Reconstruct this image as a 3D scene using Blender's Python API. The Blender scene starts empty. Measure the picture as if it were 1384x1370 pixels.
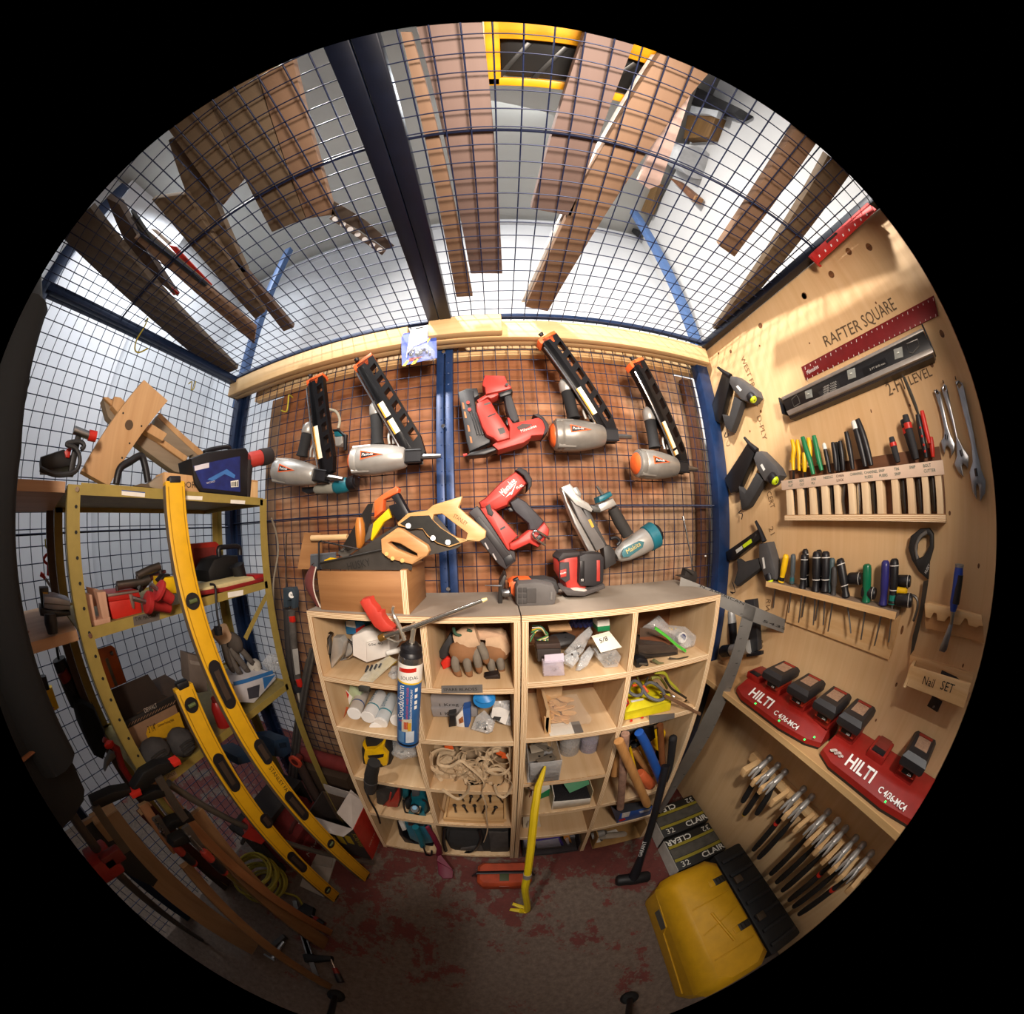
import bpy, bmesh, math, random
from mathutils import Vector, Matrix
random.seed(7)
SC = bpy.context.scene
COL = SC.collection
# ------------------------------------------------------------------ camera (circular fisheye), world, lamps, exposure
CX, CY, FF, KK = 654.105, 723.485, 394.671, 0.052934
CAMZ = 1.575
CAM_R = Vector((0.9985868, 0.0408216, -0.0340284))
CAM_U = Vector((0.0325156, 0.0371655, 0.9987800))
CAM_F = Vector((-0.0420365, 0.9984750, -0.0357856))
cam = bpy.data.cameras.new('camera')
cam_ob = bpy.data.objects.new('camera', cam)
COL.objects.link(cam_ob)
SC.camera = cam_ob
mw = Matrix.Identity(4)
for r in range(3):
    mw[r][0] = CAM_R[r]; mw[r][1] = CAM_U[r]; mw[r][2] = -CAM_F[r]
mw[2][3] = CAMZ
cam_ob.matrix_world = mw
cam.type = 'PANO'
cam.sensor_fit = 'HORIZONTAL'
cam.sensor_width = 36
cam.panorama_type = 'FISHEYE_LENS_POLYNOMIAL'
cam.fisheye_fov = math.radians(197.6)
cam.fisheye_polynomial_k0 = 0
cam.fisheye_polynomial_k1 = -0.0973433556
cam.fisheye_polynomial_k2 = -3.5345131736e-05
cam.fisheye_polynomial_k3 = 1.6893317393e-05
cam.fisheye_polynomial_k4 = -5.2574037706e-07
cam.shift_x = (692 - CX) / 1384
cam.shift_y = (CY - 685) / 1384
cam.clip_start = 0.01

SC.view_settings.view_transform = 'Standard'
SC.view_settings.look = 'None'
SC.view_settings.gamma = 1
SC.view_settings.use_curve_mapping = False
SC.view_settings.exposure = 0.0
SC.render.image_settings.color_mode = 'RGB'

world = bpy.data.worlds.new('world')
SC.world = world
world.use_nodes = True
world.node_tree.nodes['Background'].inputs[0].default_value = (0.55, 0.6, 0.7, 1)
world.node_tree.nodes['Background'].inputs[1].default_value = 0.01

def area(name, loc, target, size, power, color, sy=None, spread=180):
    l = bpy.data.lights.new(name, 'AREA')
    l.energy = power; l.color = color; l.size = size; l.spread = math.radians(spread)
    if sy:
        l.shape = 'RECTANGLE'; l.size_y = sy
    else:
        l.shape = 'DISK'
    o = bpy.data.objects.new(name, l)
    COL.objects.link(o)
    o.location = loc
    o.rotation_euler = (Vector(target) - Vector(loc)).to_track_quat('-Z', 'Y').to_euler()
    return o
# work light beside the camera, and the two lamps of the building above the cage
area('work_light', (0.22, -0.36, 1.92), (0.08, 1.06, 2.02), 0.26, 28, (1.0, 0.86, 0.73), None, 150)
area('building_lamp', (-1.0, -0.7, 3.95), (0.75, 0.9, 2.35), 0.22, 48, (1.0, 0.94, 0.87), None, 85)
area('building_lamp_back', (0.2, 0.3, 4.05), (0.0, 1.1, 2.6), 0.6, 15, (0.93, 0.97, 1.0))
area('left_wall_fill', (-1.75, 0.3, 4.05), (-2.2, 0.6, 2.2), 0.5, 30, (0.90, 0.95, 1.0), None, 140)  # fill lamp added to brighten the outer left wall

# ------------------------------------------------------------------ pixel -> world (1384 x 1370 frame)
def _rad(th):
    return 2 * FF * math.sin(th / 2) * (1 + KK * th * th)
def ray(px, py):
    dx, dy = px - CX, CY - py
    r = math.hypot(dx, dy) + 1e-9
    lo, hi = 0.0, 2.2
    for _ in range(40):
        m = (lo + hi) / 2
        if _rad(m) < r: lo = m
        else: hi = m
    s, c = math.sin(lo), math.cos(lo)
    return CAM_R * (s * dx / r) + CAM_U * (s * dy / r) + CAM_F * c
class Plane:
    """a world plane that photo pixels are dropped onto; n points at the viewer's side"""
    def __init__(self, p, n):
        self.p = Vector(p); self.n = Vector(n).normalized()
    def __call__(self, px, py):
        v = ray(px, py); o = Vector((0, 0, CAMZ))
        t = (self.p - o).dot(self.n) / v.dot(self.n)
        return o + v * t
    def off(self, d):
        return Plane(self.p + self.n * d, self.n)
YB, XR, XL, ZC, YS = 1.06, 1.045, -1.33, 2.391, 0.74     # mesh wall, plywood wall, left mesh, mesh ceiling, shelf front
BW = Plane((0, YB, 0), (0, -1, 0))
RW = Plane((XR, 0, 0), (-1, 0, 0))
LW = Plane((XL, 0, 0), (1, 0, 0))
CE = Plane((0, 0, ZC), (0, 0, -1))
FL = Plane((0, 0, 0), (0, 0, 1))
SF = Plane((0, YS, 0), (0, -1, 0))
def YP(y): return Plane((0, y, 0), (0, -1, 0))
def XP(x, s=-1): return Plane((x, 0, 0), (s, 0, 0))
def ZP(z): return Plane((0, 0, z), (0, 0, 1))
def Z(x0, y0, s):
    """zoom-crop coordinates -> photo pixels"""
    return lambda u, v: (x0 + u / s, y0 + v / s)
ID = lambda u, v: (u, v)
def pts(pl, zf, flat):
    return [pl(*zf(flat[i], flat[i + 1])) for i in range(0, len(flat), 2)]

# ------------------------------------------------------------------ materials
MATS = {}
def lin(h):
    c = [int(h[i:i + 2], 16) / 255 for i in (0, 2, 4)]
    return [x / 12.92 if x <= 0.04045 else ((x + 0.055) / 1.055) ** 2.4 for x in c]
def _new(name):
    m = bpy.data.materials.new(name); m.use_nodes = True
    nt = m.node_tree
    return m, nt, nt.nodes['Principled BSDF']
def _ramp(nt, fac, cols):
    r = nt.nodes.new('ShaderNodeValToRGB')
    e = r.color_ramp.elements
    while len(e) < len(cols): e.new(0.5)
    for el, (p, c) in zip(e, cols):
        el.position = p; el.color = (*c, 1)
    nt.links.new(fac, r.inputs[0])
    return r.outputs[0]
def _coord(nt, scale=(1, 1, 1), rot=(0, 0, 0)):
    tc = nt.nodes.new('ShaderNodeTexCoord'); mp = nt.nodes.new('ShaderNodeMapping')
    mp.inputs['Scale'].default_value = scale; mp.inputs['Rotation'].default_value = rot
    nt.links.new(tc.outputs['Object'], mp.inputs[0])
    return mp.outputs[0]
def _noise(nt, vec, scale, detail=4, rough=0.55, dist=0):
    n = nt.nodes.new('ShaderNodeTexNoise')
    n.inputs['Scale'].default_value = scale; n.inputs['Detail'].default_value = detail
    n.inputs['Roughness'].default_value = rough; n.inputs['Distortion'].default_value = dist
    nt.links.new(vec, n.inputs['Vector'])
    return n.outputs[0]
def _bump(nt, b, h, strength, dist=0.002):
    n = nt.nodes.new('ShaderNodeBump')
    n.inputs['Strength'].default_value = strength; n.inputs['Distance'].default_value = dist
    nt.links.new(h, n.inputs['Height']); nt.links.new(n.outputs[0], b.inputs['Normal'])
def M(hexc, rough=0.5, metal=0.0, var=0.12, scale=25, bump=0.0, alpha=1.0, emit=0.0, trans=0.0):
    key = (hexc, rough, metal, var, scale, bump, alpha, emit, trans)
    if key in MATS: return MATS[key]
    m, nt, b = _new('paint_%s' % hexc)
    c = lin(hexc)
    v = _coord(nt)
    n = _noise(nt, v, scale)
    lo = [x * (1 - var) for x in c]; hi = [min(1, x * (1 + var)) for x in c]
    nt.links.new(_ramp(nt, n, [(0.3, lo), (0.7, hi)]), b.inputs['Base Color'])
    b.inputs['Roughness'].default_value = rough; b.inputs['Metallic'].default_value = metal
    if bump: _bump(nt, b, n, bump)
    if alpha < 1: b.inputs['Alpha'].default_value = alpha
    if trans: b.inputs['Transmission Weight'].default_value = trans
    if emit:
        b.inputs['Emission Color'].default_value = (*c, 1); b.inputs['Emission Strength'].default_value = emit
    MATS[key] = m
    return m
def WOOD(hexa, hexb, axis='x', scale=1.0, rough=0.6, knots=0.0):
    """grain runs along the given axis"""
    key = ('w', hexa, hexb, axis, scale, rough, knots)
    if key in MATS: return MATS[key]
    m, nt, b = _new('wood_%s_%s' % (hexa, axis))
    s = {'x': (1.2, 22, 22), 'y': (22, 1.2, 22), 'z': (22, 22, 1.2)}[axis]
    v = _coord(nt, [k * scale for k in s])
    n = _noise(nt, v, 2.0, 6, 0.62, 0.4)
    col = _ramp(nt, n, [(0.28, lin(hexb)), (0.5, [(p + q) / 2 for p, q in zip(lin(hexa), lin(hexb))]), (0.72, lin(hexa))])
    if knots:
        vo = nt.nodes.new('ShaderNodeTexVoronoi'); vo.inputs['Scale'].default_value = knots
        nt.links.new(_coord(nt), vo.inputs['Vector'])
        mx = nt.nodes.new('ShaderNodeMix'); mx.data_type = 'RGBA'
        nt.links.new(_ramp(nt, vo.outputs['Distance'], [(0.03, (1, 1, 1)), (0.075, (0, 0, 0))]), mx.inputs[0])
        nt.links.new(col, mx.inputs[6]); mx.inputs[7].default_value = (*lin('6b3f1e'), 1)
        col = mx.outputs[2]
    nt.links.new(col, b.inputs['Base Color'])
    b.inputs['Roughness'].default_value = rough
    _bump(nt, b, n, 0.15, 0.001)
    MATS[key] = m
    return m
def PLYEDGE(axis):
    """thin striped veneer edge, stripes stacked along axis"""
    key = ('ply', axis)
    if key in MATS: return MATS[key]
    m, nt, b = _new('plywood_edge_' + axis)
    i = 'xyz'.index(axis)
    w = nt.nodes.new('ShaderNodeTexWave'); w.bands_direction = axis.upper()
    w.inputs['Scale'].default_value = 70; w.inputs['Distortion'].default_value = 1.2; w.inputs['Detail'].default_value = 2
    nt.links.new(_coord(nt), w.inputs['Vector'])
    nt.links.new(_ramp(nt, w.outputs[0], [(0.2, lin('b98a5c')), (0.6, lin('ecd0a6')), (0.9, lin('f6e2c0'))]), b.inputs['Base Color'])
    b.inputs['Roughness'].default_value = 0.6
    MATS[key] = m
    return m
def CLEAR(tint='ffffff', alpha=0.25, rough=0.15):
    key = ('clear', tint, alpha, rough)
    if key in MATS: return MATS[key]
    m, nt, b = _new('clear_plastic_' + tint)
    n = _noise(nt, _coord(nt), 40, 3)
    nt.links.new(_ramp(nt, n, [(0.3, [x * 0.8 for x in lin(tint)]), (0.7, lin(tint))]), b.inputs['Base Color'])
    b.inputs['Roughness'].default_value = rough; b.inputs['Alpha'].default_value = alpha
    _bump(nt, b, n, 0.6, 0.01)
    MATS[key] = m
    return m
BLACK = M('15151a', 0.45); DKGREY = M('2c2d30', 0.55); GREY = M('6f7074', 0.5); RUBBER = M('1c1c1e', 0.8)
RED = M('c8281c', 0.42); MRED = M('c0302a', 0.4); ORANGE = M('e0602a', 0.45); YELLOW = M('e8b90c', 0.42); TEAL = M('186878', 0.45)
WHITE = M('e6e4de', 0.55, var=0.05); CARD = M('b08a5c', 0.8); CHROME = M('c9c9cc', 0.18, 1.0); STEEL = M('9a9a9c', 0.35, 1.0)
ALU = M('b8b6b2', 0.38, 0.85, var=0.08); BLUE = M('1d4fa0', 0.45); LIME = M('c8e020', 0.4); GREEN = M('157a4a', 0.45)
INK = M('16130f', 0.7, var=0.02); PAPER = M('e9e5da', 0.7, var=0.05); NAVY = M('16294a', 0.4, 0.2, var=0.15)
PINE = WOOD('e9c795', 'cf9f66', 'x', 0.8); PINEY = WOOD('e9c795', 'cf9f66', 'y', 0.8); PINEZ = WOOD('e9c795', 'cf9f66', 'z', 0.8)

# ------------------------------------------------------------------ objects
CUR = [None]
PARTS_LOC = []
def thing(name, label, cat, group=None):
    o = bpy.data.objects.new(name, None)
    o.empty_display_size = 0.05
    COL.objects.link(o)
    o['label'] = label; o['category'] = cat
    if group: o['group'] = group
    CUR[0] = o
    PARTS_LOC.append(o)
    return o
def struct(name, label=None):
    o = bpy.data.objects.new(name, None)
    COL.objects.link(o)
    o['kind'] = 'structure'
    if label: o['label'] = label
    CUR[0] = o
    return o
def tag(o, label, cat, group=None):
    o.parent = None
    o['label'] = label; o['category'] = cat
    if group: o['group'] = group
    return o
NOPARENT = 'none'
def link(name, me, mat, parent=None, smooth=False):
    o = bpy.data.objects.new(name, me)
    COL.objects.link(o)
    if mat is not None and not me.materials: me.materials.append(mat)
    if smooth:
        for p in me.polygons: p.use_smooth = True
    p = CUR[0] if parent is None else parent
    if p != NOPARENT and p is not None:
        o.parent = p
    return o
def fin(name, bm, mat, parent=None, smooth=False):
    bmesh.ops.recalc_face_normals(bm, faces=bm.faces)
    me = bpy.data.meshes.new(name)
    bm.to_mesh(me); bm.free()
    o = link(name, me, mat, parent, False)
    if smooth:
        me.shade_smooth() if hasattr(me, 'shade_smooth') else None
        try: me.set_sharp_from_angle(angle=math.radians(40))
        except Exception: pass
    return o
def _prism(bm, P, n, t, bev=0.0, holes=(), seg=2):
    n = Vector(n).normalized()
    if holes:
        edges = []
        for loop in [P] + list(holes):
            vs = [bm.verts.new(p) for p in loop]
            edges += [bm.edges.new((vs[i], vs[(i + 1) % len(vs)])) for i in range(len(vs))]
        r = bmesh.ops.triangle_fill(bm, use_beauty=True, use_dissolve=False, edges=edges, normal=n)
        faces = [f for f in r['geom'] if isinstance(f, bmesh.types.BMFace)]
        border = edges
    else:
        vs = [bm.verts.new(p) for p in P]
        f = bm.faces.new(vs); faces = [f]; border = list(f.edges)
    r = bmesh.ops.extrude_face_region(bm, geom=faces, use_keep_orig=True)
    nv = [v for v in r['geom'] if isinstance(v, bmesh.types.BMVert)]
    for v in nv: v.co -= n * t
    if bev:
        bmesh.ops.recalc_face_normals(bm, faces=bm.faces)
        bmesh.ops.bevel(bm, geom=border, offset=bev, segments=seg, affect='EDGES', clamp_overlap=True, profile=0.5)
def prism(name, mat, P, n, t, bev=0.0, parent=None, holes=(), seg=2):
    bm = bmesh.new(); _prism(bm, P, n, t, bev, holes, seg)
    return fin(name, bm, mat, parent, bool(bev))
def pz(name, mat, pl, zf, flat, t, bev=0.0, parent=None, holes=(), seg=2):
    """outline traced in crop coordinates, dropped on a plane, given thickness away from the viewer"""
    return prism(name, mat, pts(pl, zf, flat), pl.n, t, bev, parent, [pts(pl, zf, h) for h in holes], seg)
def _frames(P):
    P = [Vector(p) for p in P]
    ts = []
    for i in range(len(P)):
        a = P[max(i - 1, 0)]; b = P[min(i + 1, len(P) - 1)]
        d = (b - a)
        ts.append(d.normalized() if d.length > 1e-9 else Vector((0, 0, 1)))
    u = ts[0].orthogonal().normalized()
    out = []
    for i, t in enumerate(ts):
        u = (u - t * u.dot(t))
        u = u.normalized() if u.length > 1e-6 else t.orthogonal().normalized()
        out.append((P[i], u, t.cross(u)))
    return out
def _tube(bm, P, r, k=10, flat=1.0, up=None, closed=False, cap=True):
    if not isinstance(r, (list, tuple)): r = [r] * len(P)
    rings = []
    for (p, u, v), rr in zip(_frames(P), r):
        if up is not None:
            t = u.cross(v); v = (Vector(up) - t * Vector(up).dot(t)).normalized(); u = v.cross(t)
        rings.append([bm.verts.new(p + u * math.cos(2 * math.pi * i / k) * rr + v * math.sin(2 * math.pi * i / k) * rr * flat) for i in range(k)])
    for a, b in zip(rings, rings[1:] + ([rings[0]] if closed else [])):
        for i in range(k):
            j = (i + 1) % k
            try: bm.faces.new((a[i], a[j], b[j], b[i]))
            except ValueError: pass
    if cap and not closed:
        bm.faces.new(rings[0]); bm.faces.new(rings[-1][::-1])
def tube(name, mat, P, r, k=10, parent=None, flat=1.0, up=None, closed=False):
    bm = bmesh.new(); _tube(bm, P, r, k, flat, up, closed)
    return fin(name, bm, mat, parent, True)
def curve(P, n=6, closed=False):
    """Catmull-Rom through points"""
    P = [Vector(p) for p in P]; out = []
    N = len(P)
    for i in range(N if closed else N - 1):
        g = (lambda k: P[k % N]) if closed else (lambda k: P[min(max(k, 0), N - 1)])
        a, b, c, d = g(i - 1), g(i), g(i + 1), g(i + 2)
        for s in range(n):
            t = s / n
            out.append(0.5 * ((2 * b) + (c - a) * t + (2 * a - 5 * b + 4 * c - d) * t * t + (3 * b - a - 3 * c + d) * t ** 3))
    if not closed: out.append(P[-1])
    return out
def _box(bm, c, s, rot=None, bev=0.0, seg=1):
    c = Vector(c); R = rot if rot is not None else Matrix.Identity(3)
    r = bmesh.ops.create_cube(bm, size=1.0)
    vs = r['verts']
    for v in vs:
        v.co = c + R @ Vector((v.co.x * s[0], v.co.y * s[1], v.co.z * s[2]))
    if bev:
        es = list({e for v in vs for e in v.link_edges})
        bmesh.ops.bevel(bm, geom=es, offset=bev, segments=seg, affect='EDGES', clamp_overlap=True, profile=0.5)
def box(name, mat, c, s, rot=None, bev=0.0, parent=None, seg=2):
    bm = bmesh.new(); _box(bm, c, s, rot, bev, seg)
    return fin(name, bm, mat, parent, bool(bev))
def bar(name, mat, a, b, w, h, up=(0, 0, 1), bev=0.0, parent=None):
    """a board from a to b: w across, h along up"""
    a, b = Vector(a), Vector(b); x = (b - a).normalized(); u = Vector(up)
    u = (u - x * u.dot(x)).normalized(); y = u.cross(x)
    R = Matrix((x, y, u)).transposed()
    return box(name, mat, (a + b) / 2, ((b - a).length, w, h), R, bev, parent)
def basis(x, y):
    x = Vector(x).normalized(); y = Vector(y); y = (y - x * y.dot(x)).normalized()
    return Matrix((x, y, x.cross(y))).transposed()
def rz(deg): return Matrix.Rotation(math.radians(deg), 3, 'Z')
def _ball(bm, c, r, sub=2, rot=None, jit=0.0):
    res = bmesh.ops.create_icosphere(bm, subdivisions=sub, radius=1.0)
    r = r if isinstance(r, (tuple, list)) else (r, r, r)
    R = rot if rot is not None else Matrix.Identity(3)
    for v in res['verts']:
        k = 1 + random.uniform(-jit, jit)
        v.co = Vector(c) + R @ Vector((v.co.x * r[0] * k, v.co.y * r[1] * k, v.co.z * r[2] * k))
def ball(name, mat, c, r, parent=None, sub=2, rot=None, jit=0.0):
    bm = bmesh.new(); _ball(bm, c, r, sub, rot, jit)
    return fin(name, bm, mat, parent, True)
FONTCACHE = {}
def text(name, mat, s, o, right, up, size, parent=None, align='LEFT', shear=0.0, sx=1.0, bold=0.0):
    cu = bpy.data.curves.new('lettering', 'FONT')
    cu.body = s; cu.size = 1.0; cu.extrude = 0.0; cu.align_x = align; cu.shear = shear; cu.resolution_u = 2; cu.offset = bold
    to = bpy.data.objects.new('lettering', cu)
    me = bpy.data.meshes.new_from_object(to)
    bpy.data.objects.remove(to); bpy.data.curves.remove(cu)
    right = Vector(right).normalized(); up = Vector(up); up = (up - right * up.dot(right)).normalized()
    n = right.cross(up)
    o = Vector(o)
    for v in me.vertices:
        v.co = o + right * (v.co.x * size * sx) + up * (v.co.y * size) + n * 0.0008
    me.materials.clear()
    return link(name, me, mat, parent)
def copy_tree(o, delta, rot=None, pivot=None, **props):
    """independent copy of a thing and its parts, moved (and turned) rigidly"""
    T = Matrix.Translation(delta)
    if rot is not None:
        T = T @ Matrix.Translation(pivot) @ rot.to_4x4() @ Matrix.Translation(-Vector(pivot))
    c = o.copy(); COL.objects.link(c)
    c.matrix_world = T @ o.matrix_basis
    for ch in [x for x in bpy.data.objects if x.parent == o]:
        k = ch.copy(); COL.objects.link(k); k.parent = c
        for g in [x for x in bpy.data.objects if x.parent == ch]:
            q = g.copy(); COL.objects.link(q); q.parent = k
    for k, v in props.items(): c[k] = v
    if o in PARTS_LOC: PARTS_LOC.append(c)
    return c
# ------------------------------------------------------------------ setting
def floor_mat():
    m, nt, b = _new('painted_concrete')
    v = _coord(nt)
    n1 = _noise(nt, v, 3.2, 8, 0.7, 0.3); n2 = _noise(nt, v, 45, 5, 0.7); n3 = _noise(nt, v, 16, 8, 0.8)
    base = _ramp(nt, n2, [(0.3, lin('4e4037')), (0.7, lin('705f52'))])
    red = _ramp(nt, n3, [(0.3, lin('481a15')), (0.7, lin('6c3027'))])
    # red paint survives along the shelf front (y > ~0.45) in flakes
    sep = nt.nodes.new('ShaderNodeSeparateXYZ'); nt.links.new(v, sep.inputs[0])
    ad = nt.nodes.new('ShaderNodeMath'); ad.operation = 'MULTIPLY_ADD'
    nt.links.new(sep.outputs[1], ad.inputs[0]); ad.inputs[1].default_value = 0.22; nt.links.new(n1, ad.inputs[2])
    ad2 = nt.nodes.new('ShaderNodeMath'); ad2.operation = 'MULTIPLY_ADD'
    nt.links.new(n3, ad2.inputs[0]); ad2.inputs[1].default_value = 0.6; nt.links.new(ad.outputs[0], ad2.inputs[2])
    fac = _ramp(nt, ad2.outputs[0], [(0.885, (0, 0, 0)), (0.925, (1, 1, 1))])
    mx = nt.nodes.new('ShaderNodeMix'); mx.data_type = 'RGBA'
    nt.links.new(fac, mx.inputs[0]); nt.links.new(base, mx.inputs[6]); nt.links.new(red, mx.inputs[7])
    nt.links.new(mx.outputs[2], b.inputs['Base Color']); b.inputs['Roughness'].default_value = 0.75
    _bump(nt, b, n2, 0.3, 0.002)
    return m
o = box('floor', floor_mat(), (-0.4, 0.1, -0.03), (4.6, 4.2, 0.06), parent=NOPARENT); o['kind'] = 'structure'
PLASTER = M('d3d5d9', 0.8, var=0.05, scale=3)
o = box('wall_outer_back', PLASTER, (-0.4, 1.56, 2.05), (4.6, 0.1, 4.1), parent=NOPARENT); o['kind'] = 'structure'
o = box('wall_outer_left', PLASTER, (-2.45, 0.1, 2.05), (0.1, 4.2, 4.1), parent=NOPARENT); o['kind'] = 'structure'
o = box('wall_outer_right', M('c6c6c6', 0.85, var=0.08, scale=2), (1.42, 0.1, 2.0), (0.1, 4.2, 4.0), parent=NOPARENT); o['kind'] = 'structure'
o = box('wall_front', M('8d8f92', 0.85, var=0.05, scale=3), (-0.4, -2.05, 2.05), (4.6, 0.1, 4.1), parent=NOPARENT); o['kind'] = 'structure'
o = box('ceiling_outer', M('b9b8b2', 0.85, var=0.05, scale=3), (-0.4, 0.1, 4.13), (4.6, 4.2, 0.06), parent=NOPARENT); o['kind'] = 'structure'
o = bar('trim_1', PLASTER, (-2.4, 1.495, 4.02), (1.37, 1.495, 4.02), 0.03, 0.05, parent=NOPARENT); o['kind'] = 'structure'
# outer wall corner column at the left, seen through the mesh
o = box('trim_2', M('e8e9ee', 0.8, var=0.03, scale=3), (-2.36, 0.05, 2.05), (0.1, 0.86, 4.1), parent=NOPARENT); o['kind'] = 'structure'

S = 0.0508
WIRE_MB = bmesh.new(); _tube(WIRE_MB, [(-0.5, 0, 0), (0.5, 0, 0)], 0.00185, 6)
wire_mesh = bpy.data.meshes.new('wire'); WIRE_MB.to_mesh(wire_mesh); WIRE_MB.free()
wire_mesh.materials.append(M('16203e', 0.38, 0.35, var=0.2))
for p in wire_mesh.polygons: p.use_smooth = True
def wire(a, b, r=None, parent=None):
    a, b = Vector(a), Vector(b)
    o = bpy.data.objects.new('wire' if r is None else 'stiffening_rod', wire_mesh)
    COL.objects.link(o)
    o.parent = parent or CUR[0]
    o.location = (a + b) / 2
    o.rotation_mode = 'QUATERNION'
    o.rotation_quaternion = Vector((1, 0, 0)).rotation_difference((b - a).normalized())
    k = 1 if r is None else r / 0.00185
    o.scale = ((b - a).length, k, k)
    return o
YF = -1.3   # the cage runs on behind the camera
# back mesh wall
struct('wall_back')
x = -0.1261 - 24 * S
while x < 1.02:
    if not (-0.215 < x < -0.15): wire((x, YB, 0.02), (x, YB, ZC - 0.01))
    x += S
z = 2.2878
while z > 0.03:
    wire((-1.34, YB - 0.004, z), (1.04, YB - 0.004, z)); z -= S
wire((-1.34, YB - 0.008, 2.2878 + S), (1.04, YB - 0.008, 2.2878 + S))
wire((-1.34, YB - 0.009, 1.634), (1.04, YB - 0.009, 1.634), 0.004)
def post(name, a, b, w, h, mat=None, up=(0, 0, 1)):
    return bar(name, mat or NAVY, a, b, w, h, up, 0.003)
CPOST = M('1c3560', 0.4, 0.2, var=0.2)
post('post', (-0.197, YB + 0.004, 0), (-0.197, YB + 0.004, ZC), 0.03, 0.03, CPOST, (0, 1, 0))
post('post', (-0.161, YB + 0.004, 0), (-0.161, YB + 0.004, ZC), 0.03, 0.03, CPOST, (0, 1, 0))
post('post_seam', (-0.179, YB + 0.012, 0), (-0.179, YB + 0.012, ZC), 0.008, 0.02, M('0c1730', 0.5), (0, 1, 0))
for zz in (2.285, 1.95, 1.345):
    tube('bolt', CHROME, [(-0.182, YB - 0.022, zz), (-0.182, YB - 0.008, zz)], [0.008, 0.008], 6)
for zz in [2.2878 - S * k for k in range(1, 19)]:
    for xx in (-0.188, -0.166):
        tube('weld', CPOST, [(xx, YB - 0.010, zz - 0.004), (xx + 0.014 * (1 if xx > -0.18 else -1), YB - 0.006, zz - 0.004)], 0.003, 6)
post('corner_post', (1.0, YB - 0.02, 0), (1.0, YB - 0.02, ZC), 0.07, 0.05, M('173058', 0.38, 0.25, var=0.2), (0, 1, 0))
post('corner_post', (-1.325, YB - 0.01, 0), (-1.325, YB - 0.01, ZC), 0.05, 0.05, None, (0, 1, 0))
post('corner_post', (-1.285, YB + 0.005, 0), (-1.285, YB + 0.005, ZC), 0.03, 0.03, None, (0, 1, 0))
post('tall_upright', (1.105, YB + 0.05, 2.3), (1.105, YB + 0.05, 3.82), 0.05, 0.05, M('4a6796', 0.5, 0.1), (0, 1, 0))
post('tall_upright', (-1.42, YB + 0.05, 2.3), (-1.42, YB + 0.05, 3.70), 0.05, 0.05, M('4a6796', 0.5, 0.1), (0, 1, 0))
post('frame_rail', (-1.34, YB + 0.01, ZC + 0.0), (1.04, YB + 0.01, ZC + 0.0), 0.03, 0.03)
# left mesh wall
struct('wall_left')
y = 1.02
while y > -1.1:
    wire((XL, y, 0.02), (XL, y, ZC)); y -= S
z = ZC - 0.045
while z > 0.03:
    wire((XL + 0.004, -1.1, z), (XL + 0.004, 1.04, z)); z -= S
wire((XL + 0.008, -1.1, 1.62), (XL + 0.008, 1.04, 1.62), 0.004)
post('frame_rail', (XL + 0.035, -0.2, ZC - 0.012), (XL + 0.035, 1.03, ZC - 0.012), 0.03, 0.03)
post('frame_rail', (XL + 0.005, -1.1, ZC - 0.01), (XL + 0.005, 1.03, ZC - 0.01), 0.028, 0.03)
post('gate_post', (XL + 0.01, -0.215, 0), (XL + 0.01, -0.215, ZC + 0.55), 0.06, 0.06, None, (0, 1, 0))
# mesh ceiling
struct('ceiling')
x = 0.0448 - 26 * S
while x < 1.03:
    if not (-0.215 < x < -0.15): wire((x, YF, ZC), (x, YB - 0.02, ZC))
    x += S
y = -0.0632 - 18 * S
while y < 1.03:
    wire((-1.33, y, ZC - 0.004), (1.04, y, ZC - 0.004)); y += S
wire((-1.33, 0.203, ZC + 0.006), (1.04, 0.203, ZC + 0.006), 0.0045)
wire((-1.33, -0.72, ZC + 0.006), (1.04, -0.72, ZC + 0.006), 0.0045)
DNAVY = M('080e1e', 0.4, 0.2, var=0.15)
post('frame_rail', (-0.2065, YF, ZC + 0.002), (-0.2065, YB, ZC + 0.002), 0.045, 0.036, DNAVY)
post('frame_rail', (-0.1595, YF, ZC + 0.002), (-0.1595, YB, ZC + 0.002), 0.045, 0.036, DNAVY)
post('frame_rail', (1.015, YF, ZC - 0.004), (1.015, YB, ZC - 0.004), 0.04, 0.03, DNAVY)
post('frame_rail', (-1.34, YB - 0.08, ZC + 0.02), (1.04, YB - 0.08, ZC + 0.02), 0.02, 0.02)
# plywood wall
def ply_mat():
    m, nt, b = _new('plywood_face')
    v = _coord(nt, (30, 30, 1.3)); n = _noise(nt, v, 1.4, 5, 0.6, 0.6)
    v2 = _coord(nt); n2 = _noise(nt, v2, 1.7, 4, 0.6)
    c1 = _ramp(nt, n, [(0.3, lin('c99c68')), (0.7, lin('dcb688'))])
    c2 = _ramp(nt, n2, [(0.3, lin('cfa87a')), (0.7, lin('e2c496'))])
    mx = nt.nodes.new('ShaderNodeMix'); mx.data_type = 'RGBA'; mx.inputs[0].default_value = 0.5
    nt.links.new(c1, mx.inputs[6]); nt.links.new(c2, mx.inputs[7])
    nt.links.new(mx.outputs[2], b.inputs['Base Color']); b.inputs['Roughness'].default_value = 0.6
    _bump(nt, b, n, 0.1, 0.001)
    return m
PLY = ply_mat()
struct('wall_right')
box('plywood_sheet', PLY, (XR + 0.009, -0.15, ZC / 2), (0.018, 2.36, ZC - 0.02))
KN = WOOD('8a5a30', '4a2a14', 'y', 2)
z6 = Z(940, 380, 3.117)
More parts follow.
